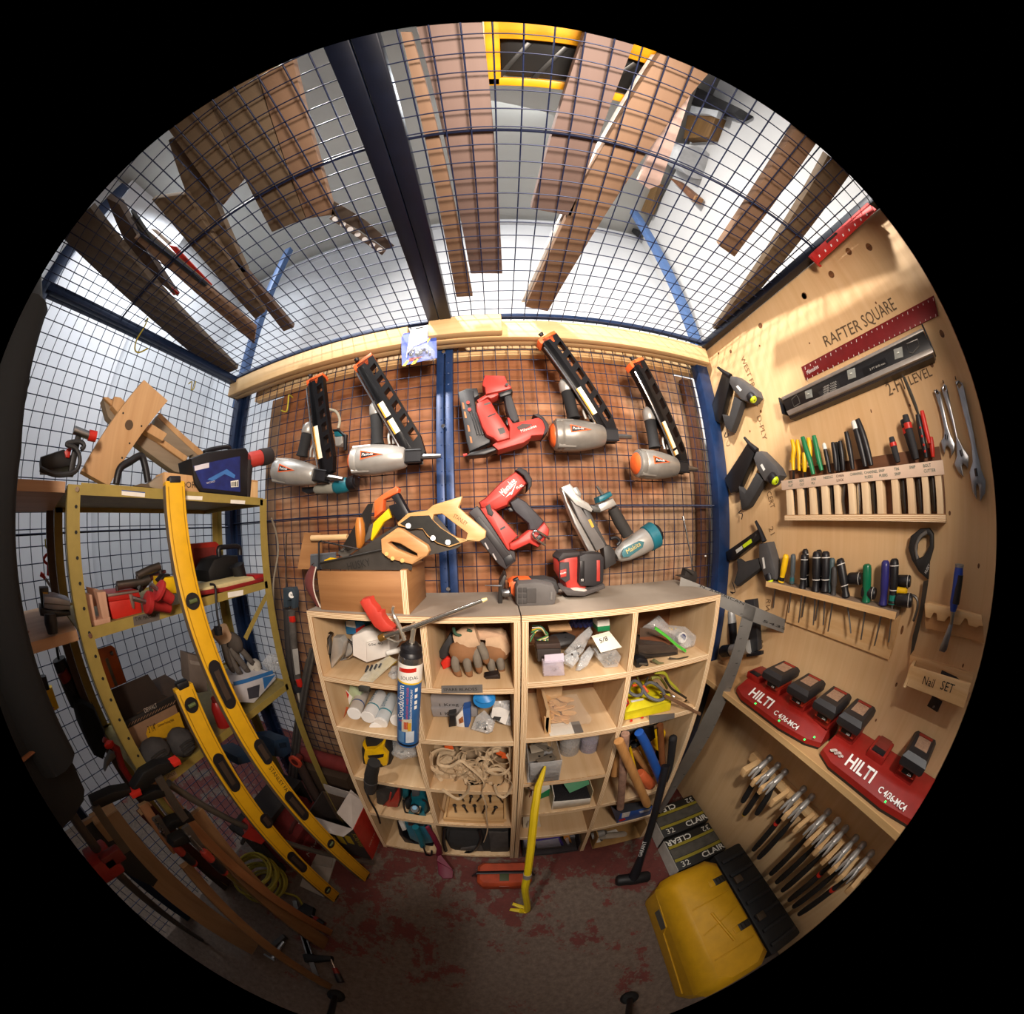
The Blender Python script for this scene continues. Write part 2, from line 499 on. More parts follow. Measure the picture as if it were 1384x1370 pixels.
for u, v, a, b in ((457, 64, 13, 18), (273, 188, 14, 17), (148, 297, 9, 13), (97, 305, 6, 10), (270, 273, 5, 7), (480, 262, 4, 5),
                   (275, 549, 7, 9), (229, 633, 5, 7), (760, 92, 4, 6), (1038, 222, 10, 15), (995, 352, 8, 11), (903, 524, 4, 6), (1071, 978, 5, 8),
                   (740, 548, 3, 8), (1193, 1200, 5, 8), (870, 1470, 6, 18), (846, 1700, 5, 9), (760, 1850, 4, 7), (1127, 1620, 4, 7)):
    c = RW.off(0.0006)(*z6(u, v)); 
    P = [c + Vector((0, math.cos(t) * a * 0.0008, math.sin(t) * b * 0.0007)) for t in [2 * math.pi * i / 12 for i in range(12)]]
    prism('knot', KN, P, (-1, 0, 0), 0.001)
zk = Z(692, 0, 2)
for u, v in ((965, 668), (910, 680), (863, 742), (790, 800)):
    c = RW.off(0.0006)(*zk(u, v))
    P = [c + Vector((0, math.cos(t) * 0.012, math.sin(t) * 0.014)) for t in [2 * math.pi * i / 12 for i in range(12)]]
    prism('knot', KN, P, (-1, 0, 0), 0.001)
def rtext(s, u, v, u2, v2, h, mat=INK, zf=z6, pl=RW.off(0.0012), sx=None, upz=None, parent=None, name='lettering'):
    """text on a wall: baseline runs from one crop point to another"""
    a, b = pl(*zf(u, v)), pl(*zf(u2, v2)); d = b - a
    up = pl.n.cross(d)
    o = text(name, mat, s, a, d, up, h, parent)
    xs = [(q.co - a).dot(d.normalized()) for q in o.data.vertices]
    k = d.length / max(max(xs), 1e-6)
    for q in o.data.vertices:
        w = (q.co - a).dot(d.normalized())
        q.co += d.normalized() * (w * k - w)
    return o
PENCIL = M('5c4832', .7)
rtext('RAFTER', 548, 280, 705, 205, 0.055, PENCIL)
rtext('SQUARE', 715, 196, 850, 118, 0.055, PENCIL)
rtext('2-FT', 815, 485, 895, 450, 0.05, PENCIL)
rtext('LEVEL', 905, 440, 1000, 398, 0.035, PENCIL)
STAMP = M('7d6142', 0.7)
for s, a in (('WEST FRASER', (190, 325, 262, 530)), ('D-PLY', (258, 570, 285, 672)), ('CERT', (300, 890, 318, 960)), ('21', (308, 1040, 318, 1072)), ('RW-TE', (300, 1335, 285, 1450)), ('02', (268, 1510, 268, 1545))):
    rtext(s, *a, 0.035, STAMP)
# doubled two-by-four beam along the top of the back wall
TW = WOOD('e2c292', 'cba46e', 'x', 0.5, knots=2.6)
def beam(n, xa, xb, ya, yb, za, zb):
    o = box('trim_%d' % n, TW, ((xa + xb) / 2, (ya + yb) / 2, (za + zb) / 2), (xb - xa, yb - ya, zb - za), bev=0.004, parent=NOPARENT)
    o['kind'] = 'structure'
beam(3, -1.335, -0.315, 0.955, 0.993, 2.295, 2.383)
beam(4, -1.335, -0.315, 0.994, 1.032, 2.297, 2.383)
beam(5, -0.225, 1.02, 0.970, 1.002, 2.293, 2.381)
beam(6, -0.225, 1.03, 1.003, 1.038, 2.295, 2.383)
beam(7, -0.225, 0.055, 0.932, 0.969, 2.297, 2.386)
# sheets and studs standing behind the back mesh
def sheet_mat():
    m, nt, b = _new('weathered_sheet')
    n = _noise(nt, _coord(nt, (1.2, 22, 22)), 0.9, 6, 0.62, 0.4); n2 = _noise(nt, _coord(nt), 2.2, 5, 0.6)
    c1 = _ramp(nt, n, [(0.3, lin('7e4828')), (0.7, lin('a0683f'))]); c2 = _ramp(nt, n, [(0.3, lin('957457')), (0.7, lin('b39275'))])
    mx = nt.nodes.new('ShaderNodeMix'); mx.data_type = 'RGBA'
    nt.links.new(_ramp(nt, n2, [(0.45, (0, 0, 0)), (0.65, (1, 1, 1))]), mx.inputs[0]); nt.links.new(c1, mx.inputs[6]); nt.links.new(c2, mx.inputs[7])
    nt.links.new(mx.outputs[2], b.inputs['Base Color']); b.inputs['Roughness'].default_value = 0.7
    return m
SHEET = sheet_mat()
o = box('plywood_sheet', SHEET, (-0.08, YB + 0.10, 1.165), (1.98, 0.012, 2.33), parent=NOPARENT)
tag(o, 'red-brown plywood sheet standing behind the back wire mesh', 'plywood')
o = box('backing_board', WOOD('9a7c60', '7a5c44', 'z', 0.6), (-0.06, YB + 0.12, 1.15), (2.22, 0.018, 2.3), parent=NOPARENT)
tag(o, 'grey-brown board edging out behind the red-brown plywood sheet', 'board')
o = box('wall_stud', WOOD('6a4632', '4a2c1c', 'z', 0.6), (0.955, YB + 0.075, 1.13), (0.04, 0.03, 2.26), parent=NOPARENT)
tag(o, 'dark wooden stud behind the mesh by the plywood corner', 'stud')
o = box('top_plate', PINE, (0.0, YB + 0.06, 2.335), (2.5, 0.04, 0.09), parent=NOPARENT)
tag(o, 'pale wooden plate behind the mesh above the red-brown sheet', 'plate')
# ------------------------------------------------------------------ tools hung on the back mesh
z4 = Z(300, 420, 3.425); z5 = Z(590, 420, 3.4243)
zA = Z(360, 490, 7.207); zB = Z(460, 470, 7.207); zS = Z(395, 640, 4.943); zT = Z(610, 490, 9.786); zU = Z(630, 620, 5.126); zV = Z(520, 420, 8.141)
SILVER = M('96928c', 0.42, 0.5, var=0.12); LSILV = M('b4b1ac', 0.4, 0.45, var=0.1); MAGB = M('121216', 0.35, 0.2)
def strap(n, P, w, t, mat, parent=None, up=None):
    return tube(n, mat, P, w, 8, parent, t / w, up)
def lathe(name, mat, a, b, prof, k=20, parent=None):
    """prof: (fraction along a-b, radius)"""
    a, b = Vector(a), Vector(b)
    return tube(name, mat, [a.lerp(b, f) for f, r in prof], [r for f, r in prof], k, parent)
def framing_nailer(label, zf, cap, nose, rad, mb, mt, mw, g0, g1, capmat, labels, logo, body=SILVER, off=0.07):
    thing('framing_nailer', label, 'nail gun', 'framing nailers on the mesh')
    pl = BW.off(off)
    a, b = pl(*zf(*cap)), pl(*zf(*nose))
    lathe('end_cap', capmat, a, b, [(0, rad * .35), (0.012, rad * .62), (0.035, rad * .78), (0.06, rad * .8)])
    bd = lathe('cylinder_housing', body, a, b, [(0.045, rad * .85), (0.06, rad * 1.0), (0.11, rad * 1.06), (0.13, rad * 1.02), (0.15, rad * 1.08), (0.32, rad * 1.06), (0.48, rad * .92), (0.62, rad * .72), (0.64, rad * .62)])
    d = (b - a).normalized(); up = Vector((0, -1, 0)).cross(d) * -1
    up = up if up.z > 0 else -up
    for s in (1, -1):
        tube('housing_lug', body, [a.lerp(b, .07) + up * rad * .8 * s + Vector((0, -rad * .55, 0)), a.lerp(b, .27) + up * rad * .85 * s + Vector((0, -rad * .5, 0))], [rad * .17, rad * .12], 8)
    box('nose_block', BLACK, a.lerp(b, .71), ((b - a).length * .17, .04, rad * .75), basis(d, (0, 1, 0)) @ Matrix.Rotation(math.pi / 2, 3, 'X') @ Matrix.Rotation(math.pi / 2, 3, 'X'), .004)
    tube('contact_tip', STEEL, [a.lerp(b, .76), a.lerp(b, .93), a.lerp(b, 1.0)], [.012, .010, .008], 8)
    # magazine: slotted plate running up from the nose
    m0, m1 = pl.off(.005)(*zf(*mb)), pl.off(.078)(*zf(*mt))
    x = (m1 - m0); L = x.length; x = x.normalized(); y = Vector((0, -1, 0)).cross(x); y = y if y.x > 0 else -y
    def q(s, t): return m0 + x * (L * s) + y * (mw * t)
    outer = [q(0, -.5), q(1, -.5), q(1, .5), q(.16, .5), q(.02, .28)]
    holes = []
    for k in range(6):
        s = .14 + k * .135
        holes.append([q(s + .0, .02), q(s + .085, .02), q(s + .105, .38), q(s + .02, .38)])
    prism('magazine', MAGB, outer, (0, -1, 0), .028, 0, None, holes)
    prism('magazine_rail', MAGB, [q(.02, -.62), q(.98, -.62), q(.98, -.16), q(.02, -.16)], (0, -1, 0), .04, .004)
    tube('feed_rod', CHROME, [q(.06, -.70), q(.93, -.70)], .004, 8)
    if labels:
        for s0, s1 in labels:
            prism('warning_label', M('e6e2d2', .6), [q(s0, -.5) + Vector((0, -.0405 + .04, 0)) - Vector((0, .0008, 0)), q(s1, -.5) - Vector((0, .0008, 0)), q(s1, -.24) - Vector((0, .0008, 0)), q(s0, -.24) - Vector((0, .0008, 0))], (0, -1, 0), .0008)
            prism('label_stripe', M('d99a1c', .6), [q(s0, -.58) - Vector((0, .0010, 0)), q(s1, -.58) - Vector((0, .0010, 0)), q(s1, -.5) - Vector((0, .0010, 0)), q(s0, -.5) - Vector((0, .0010, 0))], (0, -1, 0), .001)
    ec = prism('magazine_end_cap', ORANGE, [q(.965, -.72), q(1.015, -.72), q(1.03, .2), q(1.03, .5), q(.985, .5), q(.985, .2), q(.93, .12), q(.93, -.05), q(.97, -.1)], (0, -1, 0), .046, .003)
    tube('latch_knob', BLACK, [q(1.03, -.35) + Vector((0, -.0, 0)), q(1.055, -.35)], [.008, .011], 8, ec)
    # grip
    ga, gb = pl(*zf(*g0)), pl(*zf(*g1))
    tube('grip', RUBBER, [ga, ga.lerp(gb, .12), ga.lerp(gb, .65), ga.lerp(gb, .68)], [.026, .022, .024, .022], 12)
    tube('grip_collar', LSILV, [ga.lerp(gb, .67), ga.lerp(gb, .70), ga.lerp(gb, .9), gb], [.024, .027, .026, .015], 12)
    tube('air_fitting', STEEL, [gb, gb + (gb - ga).normalized() * .035], [.006, .004], 8)
    t0 = ga + d * .035
    tube('trigger_guard', LSILV, curve([t0 + d * .012, t0 + up * .03 + d * .006, t0 + up * .055 + d * .014, t0 + up * .05 + d * .022, t0 + d * .028], 4), .005, 8)
    # maker's plate: dark triangle with an orange rim
    l0 = a.lerp(b, .20) + Vector((0, -rad * 1.10, 0)) + up * rad * .12
    w = (b - a).length * .24
    def lp(u, v, o): return l0 + d * (u * w) + up * (v * w) + Vector((0, o, 0))
    prism('maker_plate', ORANGE, [lp(0, .2, 0), lp(1, -.02, .004), lp(.0, -.2, 0)], (0, -1, 0), .004)
    pp = prism('maker_plate', BLACK, [lp(.05, .13, -.001), lp(.85, -.015, .003), lp(.05, -.14, -.001)], (0, -1, 0), .004)
    text('lettering', M('f0f0f0', .5, var=0), logo, lp(.08, -.05, -.0016), d + Vector((0, .0, 0)), up, w * .17, pp, shear=.2)
    return CUR[0]
framing_nailer('silver framing nailer with white cap and almost upright slotted magazine, hung over the teal sander', zA, (85, 1050), (745, 1135), .052, (610, 1085), (480, 150), .066, (345, 915), (425, 590), LSILV, [(.17, .50)], 'Paslode', LSILV, .09)
framing_nailer('silver framing nailer with black slotted magazine beside the blue blister pack', zB, (98, 1110), (980, 1055), .054, (790, 1065), (235, 120), .072, (365, 950), (345, 530), ORANGE, [(.27, .40), (.43, .57)], 'Paslode', LSILV)
framing_nailer('large silver framing nailer with orange cap above the silver and teal stapler', z5, (522, 578), (900, 585), .055, (830, 585), (522, 118), .068, (635, 500), (590, 320), ORANGE, [(.25, .50)], 'Paslode')
framing_nailer('silver framing nailer with orange cap next to the blue corner post', z5, (908, 706), (1205, 735), .052, (1160, 735), (935, 235), .062, (1010, 635), (975, 450), ORANGE, [(.22, .46), (.16, .20)], 'Paslode')
# teal sander half hidden behind the leftmost nailer
thing('hidden_sander', 'teal and grey sander hanging behind the white-capped nailer', 'sander')
pl = BW.off(.035)
lathe('body', M('8c8a80', .5), pl(*zA(470, 1240)), pl(*zA(690, 1215)), [(0, .012), (.1, .02), (.8, .024), (1, .02)])
lathe('teal_collar', TEAL, pl(*zA(665, 1220)), pl(*zA(800, 1185)), [(0, .022), (.2, .03), (.8, .03), (1, .027)])
lathe('dust_port', BLACK, pl(*zA(790, 1185)), pl(*zA(880, 1165)), [(0, .02), (.2, .028), (.9, .03), (.95, .02), (1, .02)])
pz('foot', BLACK, pl, zA, [340, 1215, 460, 1210, 480, 1260, 400, 1280, 345, 1255], .03, .004)
pz('handle', TEAL, pl, zA, [650, 665, 700, 655, 745, 690, 730, 720, 660, 720], .03, .006)
pz('handle_shell', LSILV, pl, zA, [660, 720, 735, 715, 745, 780, 715, 810, 670, 815], .03, .006)
pz('strap_hook', BLACK, pl.off(.01), zA, [640, 650, 700, 645, 755, 690, 780, 700, 775, 850, 750, 855, 750, 715, 695, 665, 645, 668], .012, .003)
tube('hose', M('b0aa98', .4), curve([pl(*zA(600, 455)), pl(*zA(680, 480)), pl(*zA(715, 560)), pl(*zA(700, 640))], 5), .006)

# red finish nailer (upper)
NRED = M('b0352c', .48, var=.1)
thing('finish_nailer', 'red cordless finish nailer with black magazine, its battery foot pointing upward', 'nail gun')
pl = BW.off(.096)
pz('battery_foot', NRED, pl, zT, [440, 160, 710, 170, 745, 260, 800, 320, 790, 345, 640, 380, 450, 420, 440, 330, 405, 300, 415, 235], .07, .010)
pz('rear_arm', NRED, pl.off(-.01), zT, [330, 490, 440, 420, 625, 375, 630, 430, 520, 480, 480, 460, 360, 540], .045, .008)
pz('handle', M('3a3a3e', .7), pl.off(-.008), zT, [690, 410, 790, 400, 905, 750, 840, 800, 770, 740, 720, 600], .045, .012)
pz('handle_cap', BLACK, pl, zT, [620, 395, 800, 335, 815, 375, 790, 415, 640, 460], .05, .008)
pz('motor_body', NRED, pl.off(.012), zT, [325, 530, 480, 465, 530, 510, 600, 640, 640, 690, 775, 910, 780, 1000, 610, 1050, 550, 1000, 460, 960, 400, 850, 330, 640], .085, .012)
pz('barrel', NRED, pl.off(-.002), zT, [740, 720, 770, 730, 815, 800, 990, 765, 1150, 725, 1210, 760, 1245, 850, 1235, 955, 1060, 970, 1050, 1000, 960, 1060, 620, 1160, 540, 1090, 600, 1050, 760, 1000, 770, 860, 750, 800], .07, .014)
pz('barrel_end', M('2a2426', .7), pl.off(.0), zT, [1080, 690, 1150, 672, 1220, 720, 1290, 820, 1285, 900, 1230, 960, 1215, 950, 1245, 860, 1205, 760, 1150, 725], .075, .008)
pz('badge', M('4a3330', .6), pl.off(.0005), zT, [870, 855, 940, 810, 1075, 820, 1000, 860, 890, 890], .003)
pz('magazine', M('26272b', .5), pl.off(-.02), zT, [85, 390, 190, 345, 290, 370, 330, 650, 430, 900, 520, 990, 510, 1060, 240, 1180, 200, 1050, 120, 560], .04, .006)
pz('magazine_top', M('2c2e33', .5), pl.off(-.03), zT, [180, 345, 340, 335, 365, 430, 300, 470, 200, 400], .04, .004)
for u, v in ((155, 570), (180, 690), (225, 870), (255, 1020)):
    pz('slot', M('a86a40', .7), pl.off(-.0195), zT, [u - 15, v - 45, u + 10, v - 35, u + 25, v + 45, u, v + 45], .001)
for u, v in ((220, 530), (240, 622)):
    tube('red_button', NRED, [pl.off(-.02)(*zT(u, v)), pl.off(-.01)(*zT(u, v))], .0065, 10)
for k in range(3):
    pz('rib', M('1c1c20', .5), pl.off(-.012), zT, [250 + k * 35, 660, 268 + k * 35, 655, 360 + k * 35, 950, 340 + k * 35, 960], .01, .002)
pz('nose', BLACK, pl.off(-.015), zT, [190, 1240, 250, 1190, 590, 1100, 625, 1145, 440, 1220], .05, .005)
tube('tip', NRED, [pl.off(-.03)(*zT(160, 1230)), pl.off(-.03)(*zT(210, 1215))], [.006, .004], 8)
pz('trigger', BLACK, pl.off(-.01), zT, [710, 780, 740, 740, 775, 790, 740, 840], .02, .004)
pz('window', M('2b2322', .4), pl.off(.0125), zT, [610, 880, 690, 855, 720, 925, 645, 955], .002)
pz('vent', BLACK, pl.off(.0125), zT, [480, 710, 580, 668, 588, 682, 488, 725], .002)
pz('latch_plate', M('5a4a48', .5), pl.off(.0125), zT, [430, 548, 515, 520, 522, 545, 440, 570], .002)
tube('belt_screw', CHROME, [pl.off(.01)(*zT(735, 290)), pl.off(.018)(*zT(735, 290))], .006, 6)
rtext('Milwaukee', 925, 930, 1130, 855, .016, M('e8dcd8', .5), zT, pl.off(.001))

# red brad nailer (lower)
thing('brad_nailer', 'red cordless brad nailer with white script lettering beside the wooden saw handle', 'nail gun')
pl = BW.off(.096)
pz('magazine', M('3a3638', .55), pl.off(-.015), zU, [15, 375, 75, 325, 110, 360, 340, 650, 345, 710, 275, 770, 225, 735, 90, 570, 60, 420], .05, .006)
pz('magazine_track', M('2a2729', .5), pl.off(-.011), zU, [60, 420, 90, 395, 300, 670, 260, 700], .006, .002)
for u, v in ((140, 605), (195, 680)):
    pz('staple_window', M('b0aaa8', .4), pl.off(-.0145), zU, [u - 14, v - 20, u - 6, v - 25, u + 18, v + 20, u + 10, v + 25], .002)
pz('nail_exit', BLACK, pl.off(-.009), zU, [255, 690, 310, 660, 340, 705, 280, 750], .01, .003)
pz('front_arm', NRED, pl.off(-.004), zU, [95, 345, 160, 330, 205, 360, 360, 535, 300, 590, 305, 640, 285, 630, 200, 500, 160, 440], .06, .012)
pz('barrel', NRED, pl, zU, [85, 300, 130, 270, 235, 165, 345, 85, 390, 120, 425, 170, 345, 260, 300, 300, 290, 325, 205, 360, 150, 350, 100, 345], .075, .018)
pz('barrel_end', M('2a2629', .7), pl.off(.002), zU, [340, 80, 370, 58, 420, 80, 458, 140, 455, 190, 425, 225, 430, 175, 400, 120, 360, 88], .08, .008)
pz('handle', M('38363a', .7), pl.off(-.006), zU, [300, 300, 360, 265, 420, 300, 545, 435, 500, 500, 440, 500, 430, 450, 340, 375, 320, 345], .05, .014)
pz('battery_foot', NRED, pl.off(.004), zU, [300, 590, 360, 560, 440, 495, 490, 500, 545, 440, 580, 490, 575, 530, 500, 620, 440, 590, 330, 640, 300, 630], .07, .01)
pz('side_panel', M('332e30', .6), pl.off(.0005), zU, [135, 330, 165, 310, 175, 350, 190, 375, 180, 400, 150, 385], .004, .002)
pz('trigger', BLACK, pl.off(-.01), zU, [285, 345, 310, 335, 330, 365, 300, 370], .025, .004)
tube('belt_hook', CHROME, curve([pl.off(.01)(*zU(575, 555)), pl.off(.03)(*zU(500, 505)), pl.off(.03)(*zU(465, 510)), pl.off(.03)(*zU(475, 550)), pl.off(.02)(*zU(550, 600))], 5), .004)
pz('hook_mount', BLACK, pl.off(.01), zU, [485, 545, 515, 520, 535, 545, 500, 580], .012, .003)
rtext('Milwaukee', 262, 262, 352, 160, .034, M('f2ece8', .5), zU, pl.off(.001))
pz('bolt_mark', M('f2ece8', .5), pl.off(.0012), zU, [272, 270, 305, 232, 312, 236, 348, 165, 316, 252, 306, 246], .0012)
rtext('FUEL', 352, 214, 400, 188, .012, M('f2ece8', .5), zU, pl.off(.001))
pz('vent', BLACK, pl.off(-.0035), zU, [235, 485, 268, 465, 272, 478, 240, 497], .002)

# silver and teal stapler
thing('pneumatic_stapler', 'silver and teal pneumatic stapler with long silver magazine on the mesh above the red sander', 'nail gun')
pl = BW.off(.09)
pz('magazine_rail', M('cfcdca', .3, .7, var=.05), pl, zU, [658, 205, 680, 225, 705, 300, 905, 660, 860, 660, 750, 450, 690, 300], .035, .004)
pz('magazine', M('6e6a68', .5, .2), pl.off(-.004), zU, [700, 240, 790, 330, 960, 590, 970, 610, 905, 640, 780, 420], .03, .004)
pz('magazine_spine', M('3c3a3a', .5), pl.off(-.006), zU, [800, 330, 850, 350, 980, 600, 920, 610], .03, .004)
pz('top_plate', LSILV, pl.off(.004), zU, [658, 200, 720, 172, 745, 200, 800, 280, 850, 310, 880, 350, 870, 372, 760, 320, 700, 250], .03, .004)
pz('latch', M('8a8886', .4, .4), pl.off(.006), zU, [740, 200, 770, 195, 800, 240, 795, 270, 760, 250], .03, .004)
pz('rear_neck', M('3a3834', .5), pl.off(-.004), zU, [860, 320, 920, 330, 985, 330, 990, 345, 930, 375, 885, 370], .035, .006)
pz('neck_collar', LSILV, pl.off(.004), zU, [915, 320, 1020, 270, 1050, 320, 1000, 345, 935, 370], .045, .008)
pz('inlet_cap', TEAL, pl.off(.008), zU, [918, 265, 1005, 225, 1020, 255, 965, 290, 925, 305], .05, .008)
tube('air_fitting', STEEL, [pl.off(-.01)(*zU(945, 248)), pl.off(-.01)(*zU(905, 190))], [.008, .004], 8)
tube('handle', M('2f2c2a', .8, bump=.3), [pl.off(-.02)(*zU(1015, 345)), pl.off(-.02)(*zU(1060, 430)), pl.off(-.02)(*zU(1120, 530))], [.020, .023, .022], 12)
a, b = pl.off(-.02)(*zU(1040, 680)), pl.off(-.02)(*zU(1330, 510))
lathe('body', LSILV, a, b, [(0, .016), (.06, .026), (.2, .036), (.5, .044), (.72, .046), (.74, .044)])
lathe('end_cap', TEAL, a, b, [(.70, .044), (.72, .05), (.9, .052), (.93, .044)])
lathe('exhaust', BLACK, a, b, [(.9, .030), (.95, .036), (1.0, .034), (1.0, .02)])
pz('logo_plate', M('3f7078', .5), pl.off(.0275), zU, [1080, 660, 1090, 625, 1200, 570, 1235, 575, 1225, 615, 1130, 680, 1090, 685], .004, .001)
rtext('Makita', 1115, 662, 1212, 600, .024, M('d8c070', .5), zU, pl.off(.029))
pz('nose', M('2e2b2a', .5), pl.off(-.008), zU, [950, 600, 1000, 600, 1035, 640, 1040, 700, 1045, 725, 965, 770, 960, 700], .04, .006)
tube('trigger_guard', BLACK, curve([pl(*zU(1000, 555)), pl(*zU(1040, 548)), pl(*zU(1065, 575)), pl(*zU(1045, 600))], 4), .006)
pz('spec_label', M('d2a030', .6), pl.off(-.0035), zU, [845, 425, 862, 418, 888, 470, 872, 480], .001)

# blister pack hung between the beams
thing('blister_pack', 'blue hardware blister pack with yellow stripes hanging in the gap between the wooden beams', 'package')
pl = YP(.95)
pz('backing_card', M('3c54b0', .5), pl, zV, [205, 250, 300, 240, 480, 230, 565, 180, 575, 520, 190, 610, 180, 300], .002)
pz('header_card', M('e6e0e4', .5, var=.03), pl.off(.004), zV, [295, 195, 480, 155, 465, 330, 350, 380, 250, 400, 245, 520, 235, 510, 270, 290], .002)
pz('stripe', YELLOW, pl.off(.001), zV, [190, 610, 245, 545, 270, 548, 228, 610], .001)
pz('stripe', YELLOW, pl.off(.001), zV, [290, 595, 330, 530, 375, 525, 335, 585], .001)
pz('stripe', YELLOW, pl.off(.001), zV, [465, 365, 470, 320, 525, 245, 550, 240], .001)
pz('red_band', M('a82018', .5), pl.off(.001), zV, [270, 525, 420, 500, 350, 545, 270, 560], .001)
pz('hang_slot', INK, pl.off(.0042), zV, [335, 190, 420, 178, 425, 190, 345, 204], .0006)
for u, v, r in ((310, 440, .010), (360, 470, .011), (290, 480, .008), (400, 450, .009), (435, 430, .006), (470, 450, .006), (500, 480, .005)):
    ball('hardware_bit', M('8d8f94', .25, .9), pl.off(.010)(*zV(u, v)), (r, .006, r * 1.3), None, 1, None, .2)
pz('clear_bubble', CLEAR('e8eef5', .12, .08), pl.off(.02), zV, [260, 400, 440, 330, 550, 430, 540, 520, 440, 530, 260, 510], .018, .006)

# yellow wire hooks on the mesh
HOOK = M('b8a830', .5)
z3 = Z(0, 400, 3.425)
def hook(label, pl, zf, flat, r=.003):
    thing('wire_hook', label, 'hook', 'yellow coated wire hooks')
    P = pts(pl, zf, flat)
    tube('wire_stem', HOOK, curve([P[0] + pl.n * -.03] + P, 4), r, 7)
    ball('plastic_tip', HOOK, P[-1], r * 1.25, None, 1)
hook('long yellow wire hook hanging from the mesh ceiling edge above the timber frame', LW.off(.05), z3, [685, 105, 665, 150, 632, 205, 625, 250, 645, 262, 682, 245], .0035)
hook('short yellow wire hook on the side mesh beside the corner post', LW.off(.03), z3, [888, 398, 885, 432, 897, 430, 905, 398], .003)
hook('yellow wire hook on the back mesh under the beam beside the white-capped nailer', BW.off(.03), zA, [220, 320, 212, 400, 200, 470, 175, 480, 150, 470], .0035)
hook('yellow wire hook on the side mesh above the red scissors', LW.off(.03), z3, [210, 1130, 212, 1160, 220, 1165, 224, 1130], .003)
# ------------------------------------------------------------------ the two plywood shelving units
FACE = WOOD('dcbf98', 'c8a478', 'y', 0.5); FACEZ = WOOD('dcbf98', 'c8a478', 'z', 0.5); DUSTY = M('9c8f80', .85, var=.12, scale=8)
EZ, EX = PLYEDGE('z'), PLYEDGE('x')
YK, TH = 1.03, 0.018
def hboard(name, xa, xb, ztop, mat=FACE, ya=YS):
    o = box(name, mat, ((xa + xb) / 2, (ya + .004 + YK) / 2, ztop - TH / 2), (xb - xa, YK - ya - .004, TH))
    box('plywood_edge', EZ, ((xa + xb) / 2, ya + .002, ztop - TH / 2), (xb - xa, .004, TH), parent=o)
def vboard(name, xc, za, zb, mat=FACEZ, ya=YS):
    o = box(name, mat, (xc, (ya + .004 + YK) / 2, (za + zb) / 2), (TH, YK - ya - .004, zb - za))
    box('plywood_edge', EX, (xc, ya + .002, (za + zb) / 2), (TH, .004, zb - za), parent=o)
def back(xa, xb, za, zb):
    box('back_panel', M('7d5232', .75), ((xa + xb) / 2, YK - .004, (za + zb) / 2), (xb - xa, .006, zb - za))
UL0, UL1, UR0, UR1 = -.588, .0575, .061, .724
thing('shelving_unit', 'plywood shelving unit with five rows, its dusty top carrying the saw crate', 'shelf', 'plywood shelving units')
vboard('side_panel', UL0 + TH / 2, 0, 1.333 - TH); vboard('side_panel', UL1 - TH / 2, 0, 1.333 - TH)
hboard('top_panel', UL0, UL1, 1.333, DUSTY)
for zt in (1.108, .895, .625, .36, .035): hboard('shelf', UL0 + TH, UL1 - TH, zt)
for xc, za, zb in ((-.205, 1.108, 1.315), (-.25, .895, 1.09), (-.27, .625, .877), (-.27, .36, .607), (-.285, .035, .342)): vboard('divider', xc, za, zb)
back(UL0 + TH, UL1 - TH, .03, 1.31)
UNIT_L = CUR[0]
thing('shelving_unit', 'plywood shelving unit beside the plywood wall, its dusty top carrying the red sander', 'shelf', 'plywood shelving units')
vboard('side_panel', UR0 + TH / 2, 0, 1.333 - TH); vboard('side_panel', UR1 - TH / 2, 0, 1.333 - TH)
hboard('top_panel', UR0, UR1, 1.333, DUSTY)
for zt in (1.125, .905, .235): hboard('shelf', UR0 + TH, UR1 - TH, zt)
hboard('shelf', UR0 + TH, .381, .668); hboard('shelf', UR0 + TH, UR1 - TH, .45)
for za, zb in ((1.125, 1.315), (.905, 1.107), (.45, .887), (.235, .432), (0, .217)): vboard('divider', .39, za, zb)
back(UR0 + TH, UR1 - TH, .03, 1.31)
UNIT_R = CUR[0]
zL = Z(400, 760, 4.325); zF = Z(440, 980, 4.943); zR = Z(690, 760, 4.4645); zQ = Z(690, 980, 5.126)
TAPE = M('6f6a66', .6)
def tape(zf, flat, s, base, h, par):
    pl = SF.off(.001)
    o = pz('label_tape', TAPE, pl, zf, flat, .001, 0, par)
    if s: rtext(s, *base, h, INK, zf, pl.off(.0008), parent=o)
tape(zL, [850, 722, 1090, 715, 1092, 762, 850, 766], 'SPARE BLADES', (862, 752, 1060, 748), .014, UNIT_L)
tape(zR, [835, 925, 990, 910, 990, 940, 900, 965, 838, 978], '', None, 0, UNIT_R)

def fbox(name, mat, zf, u0, u1, vt, y, zb, dep, bev=.002, parent=None, vb=None):
    """box standing on height zb with its front in the plane Y=y"""
    pl = YP(y); um = (u0 + u1) / 2; vm = vt if vb is None else vb
    xa, xb = pl(*zf(u0, vm)).x, pl(*zf(u1, vm)).x; zt = pl(*zf(um, vt)).z
    return box(name, mat, ((xa + xb) / 2, y + dep / 2, (zb + zt) / 2), (xb - xa, dep, zt - zb), None, bev, parent)

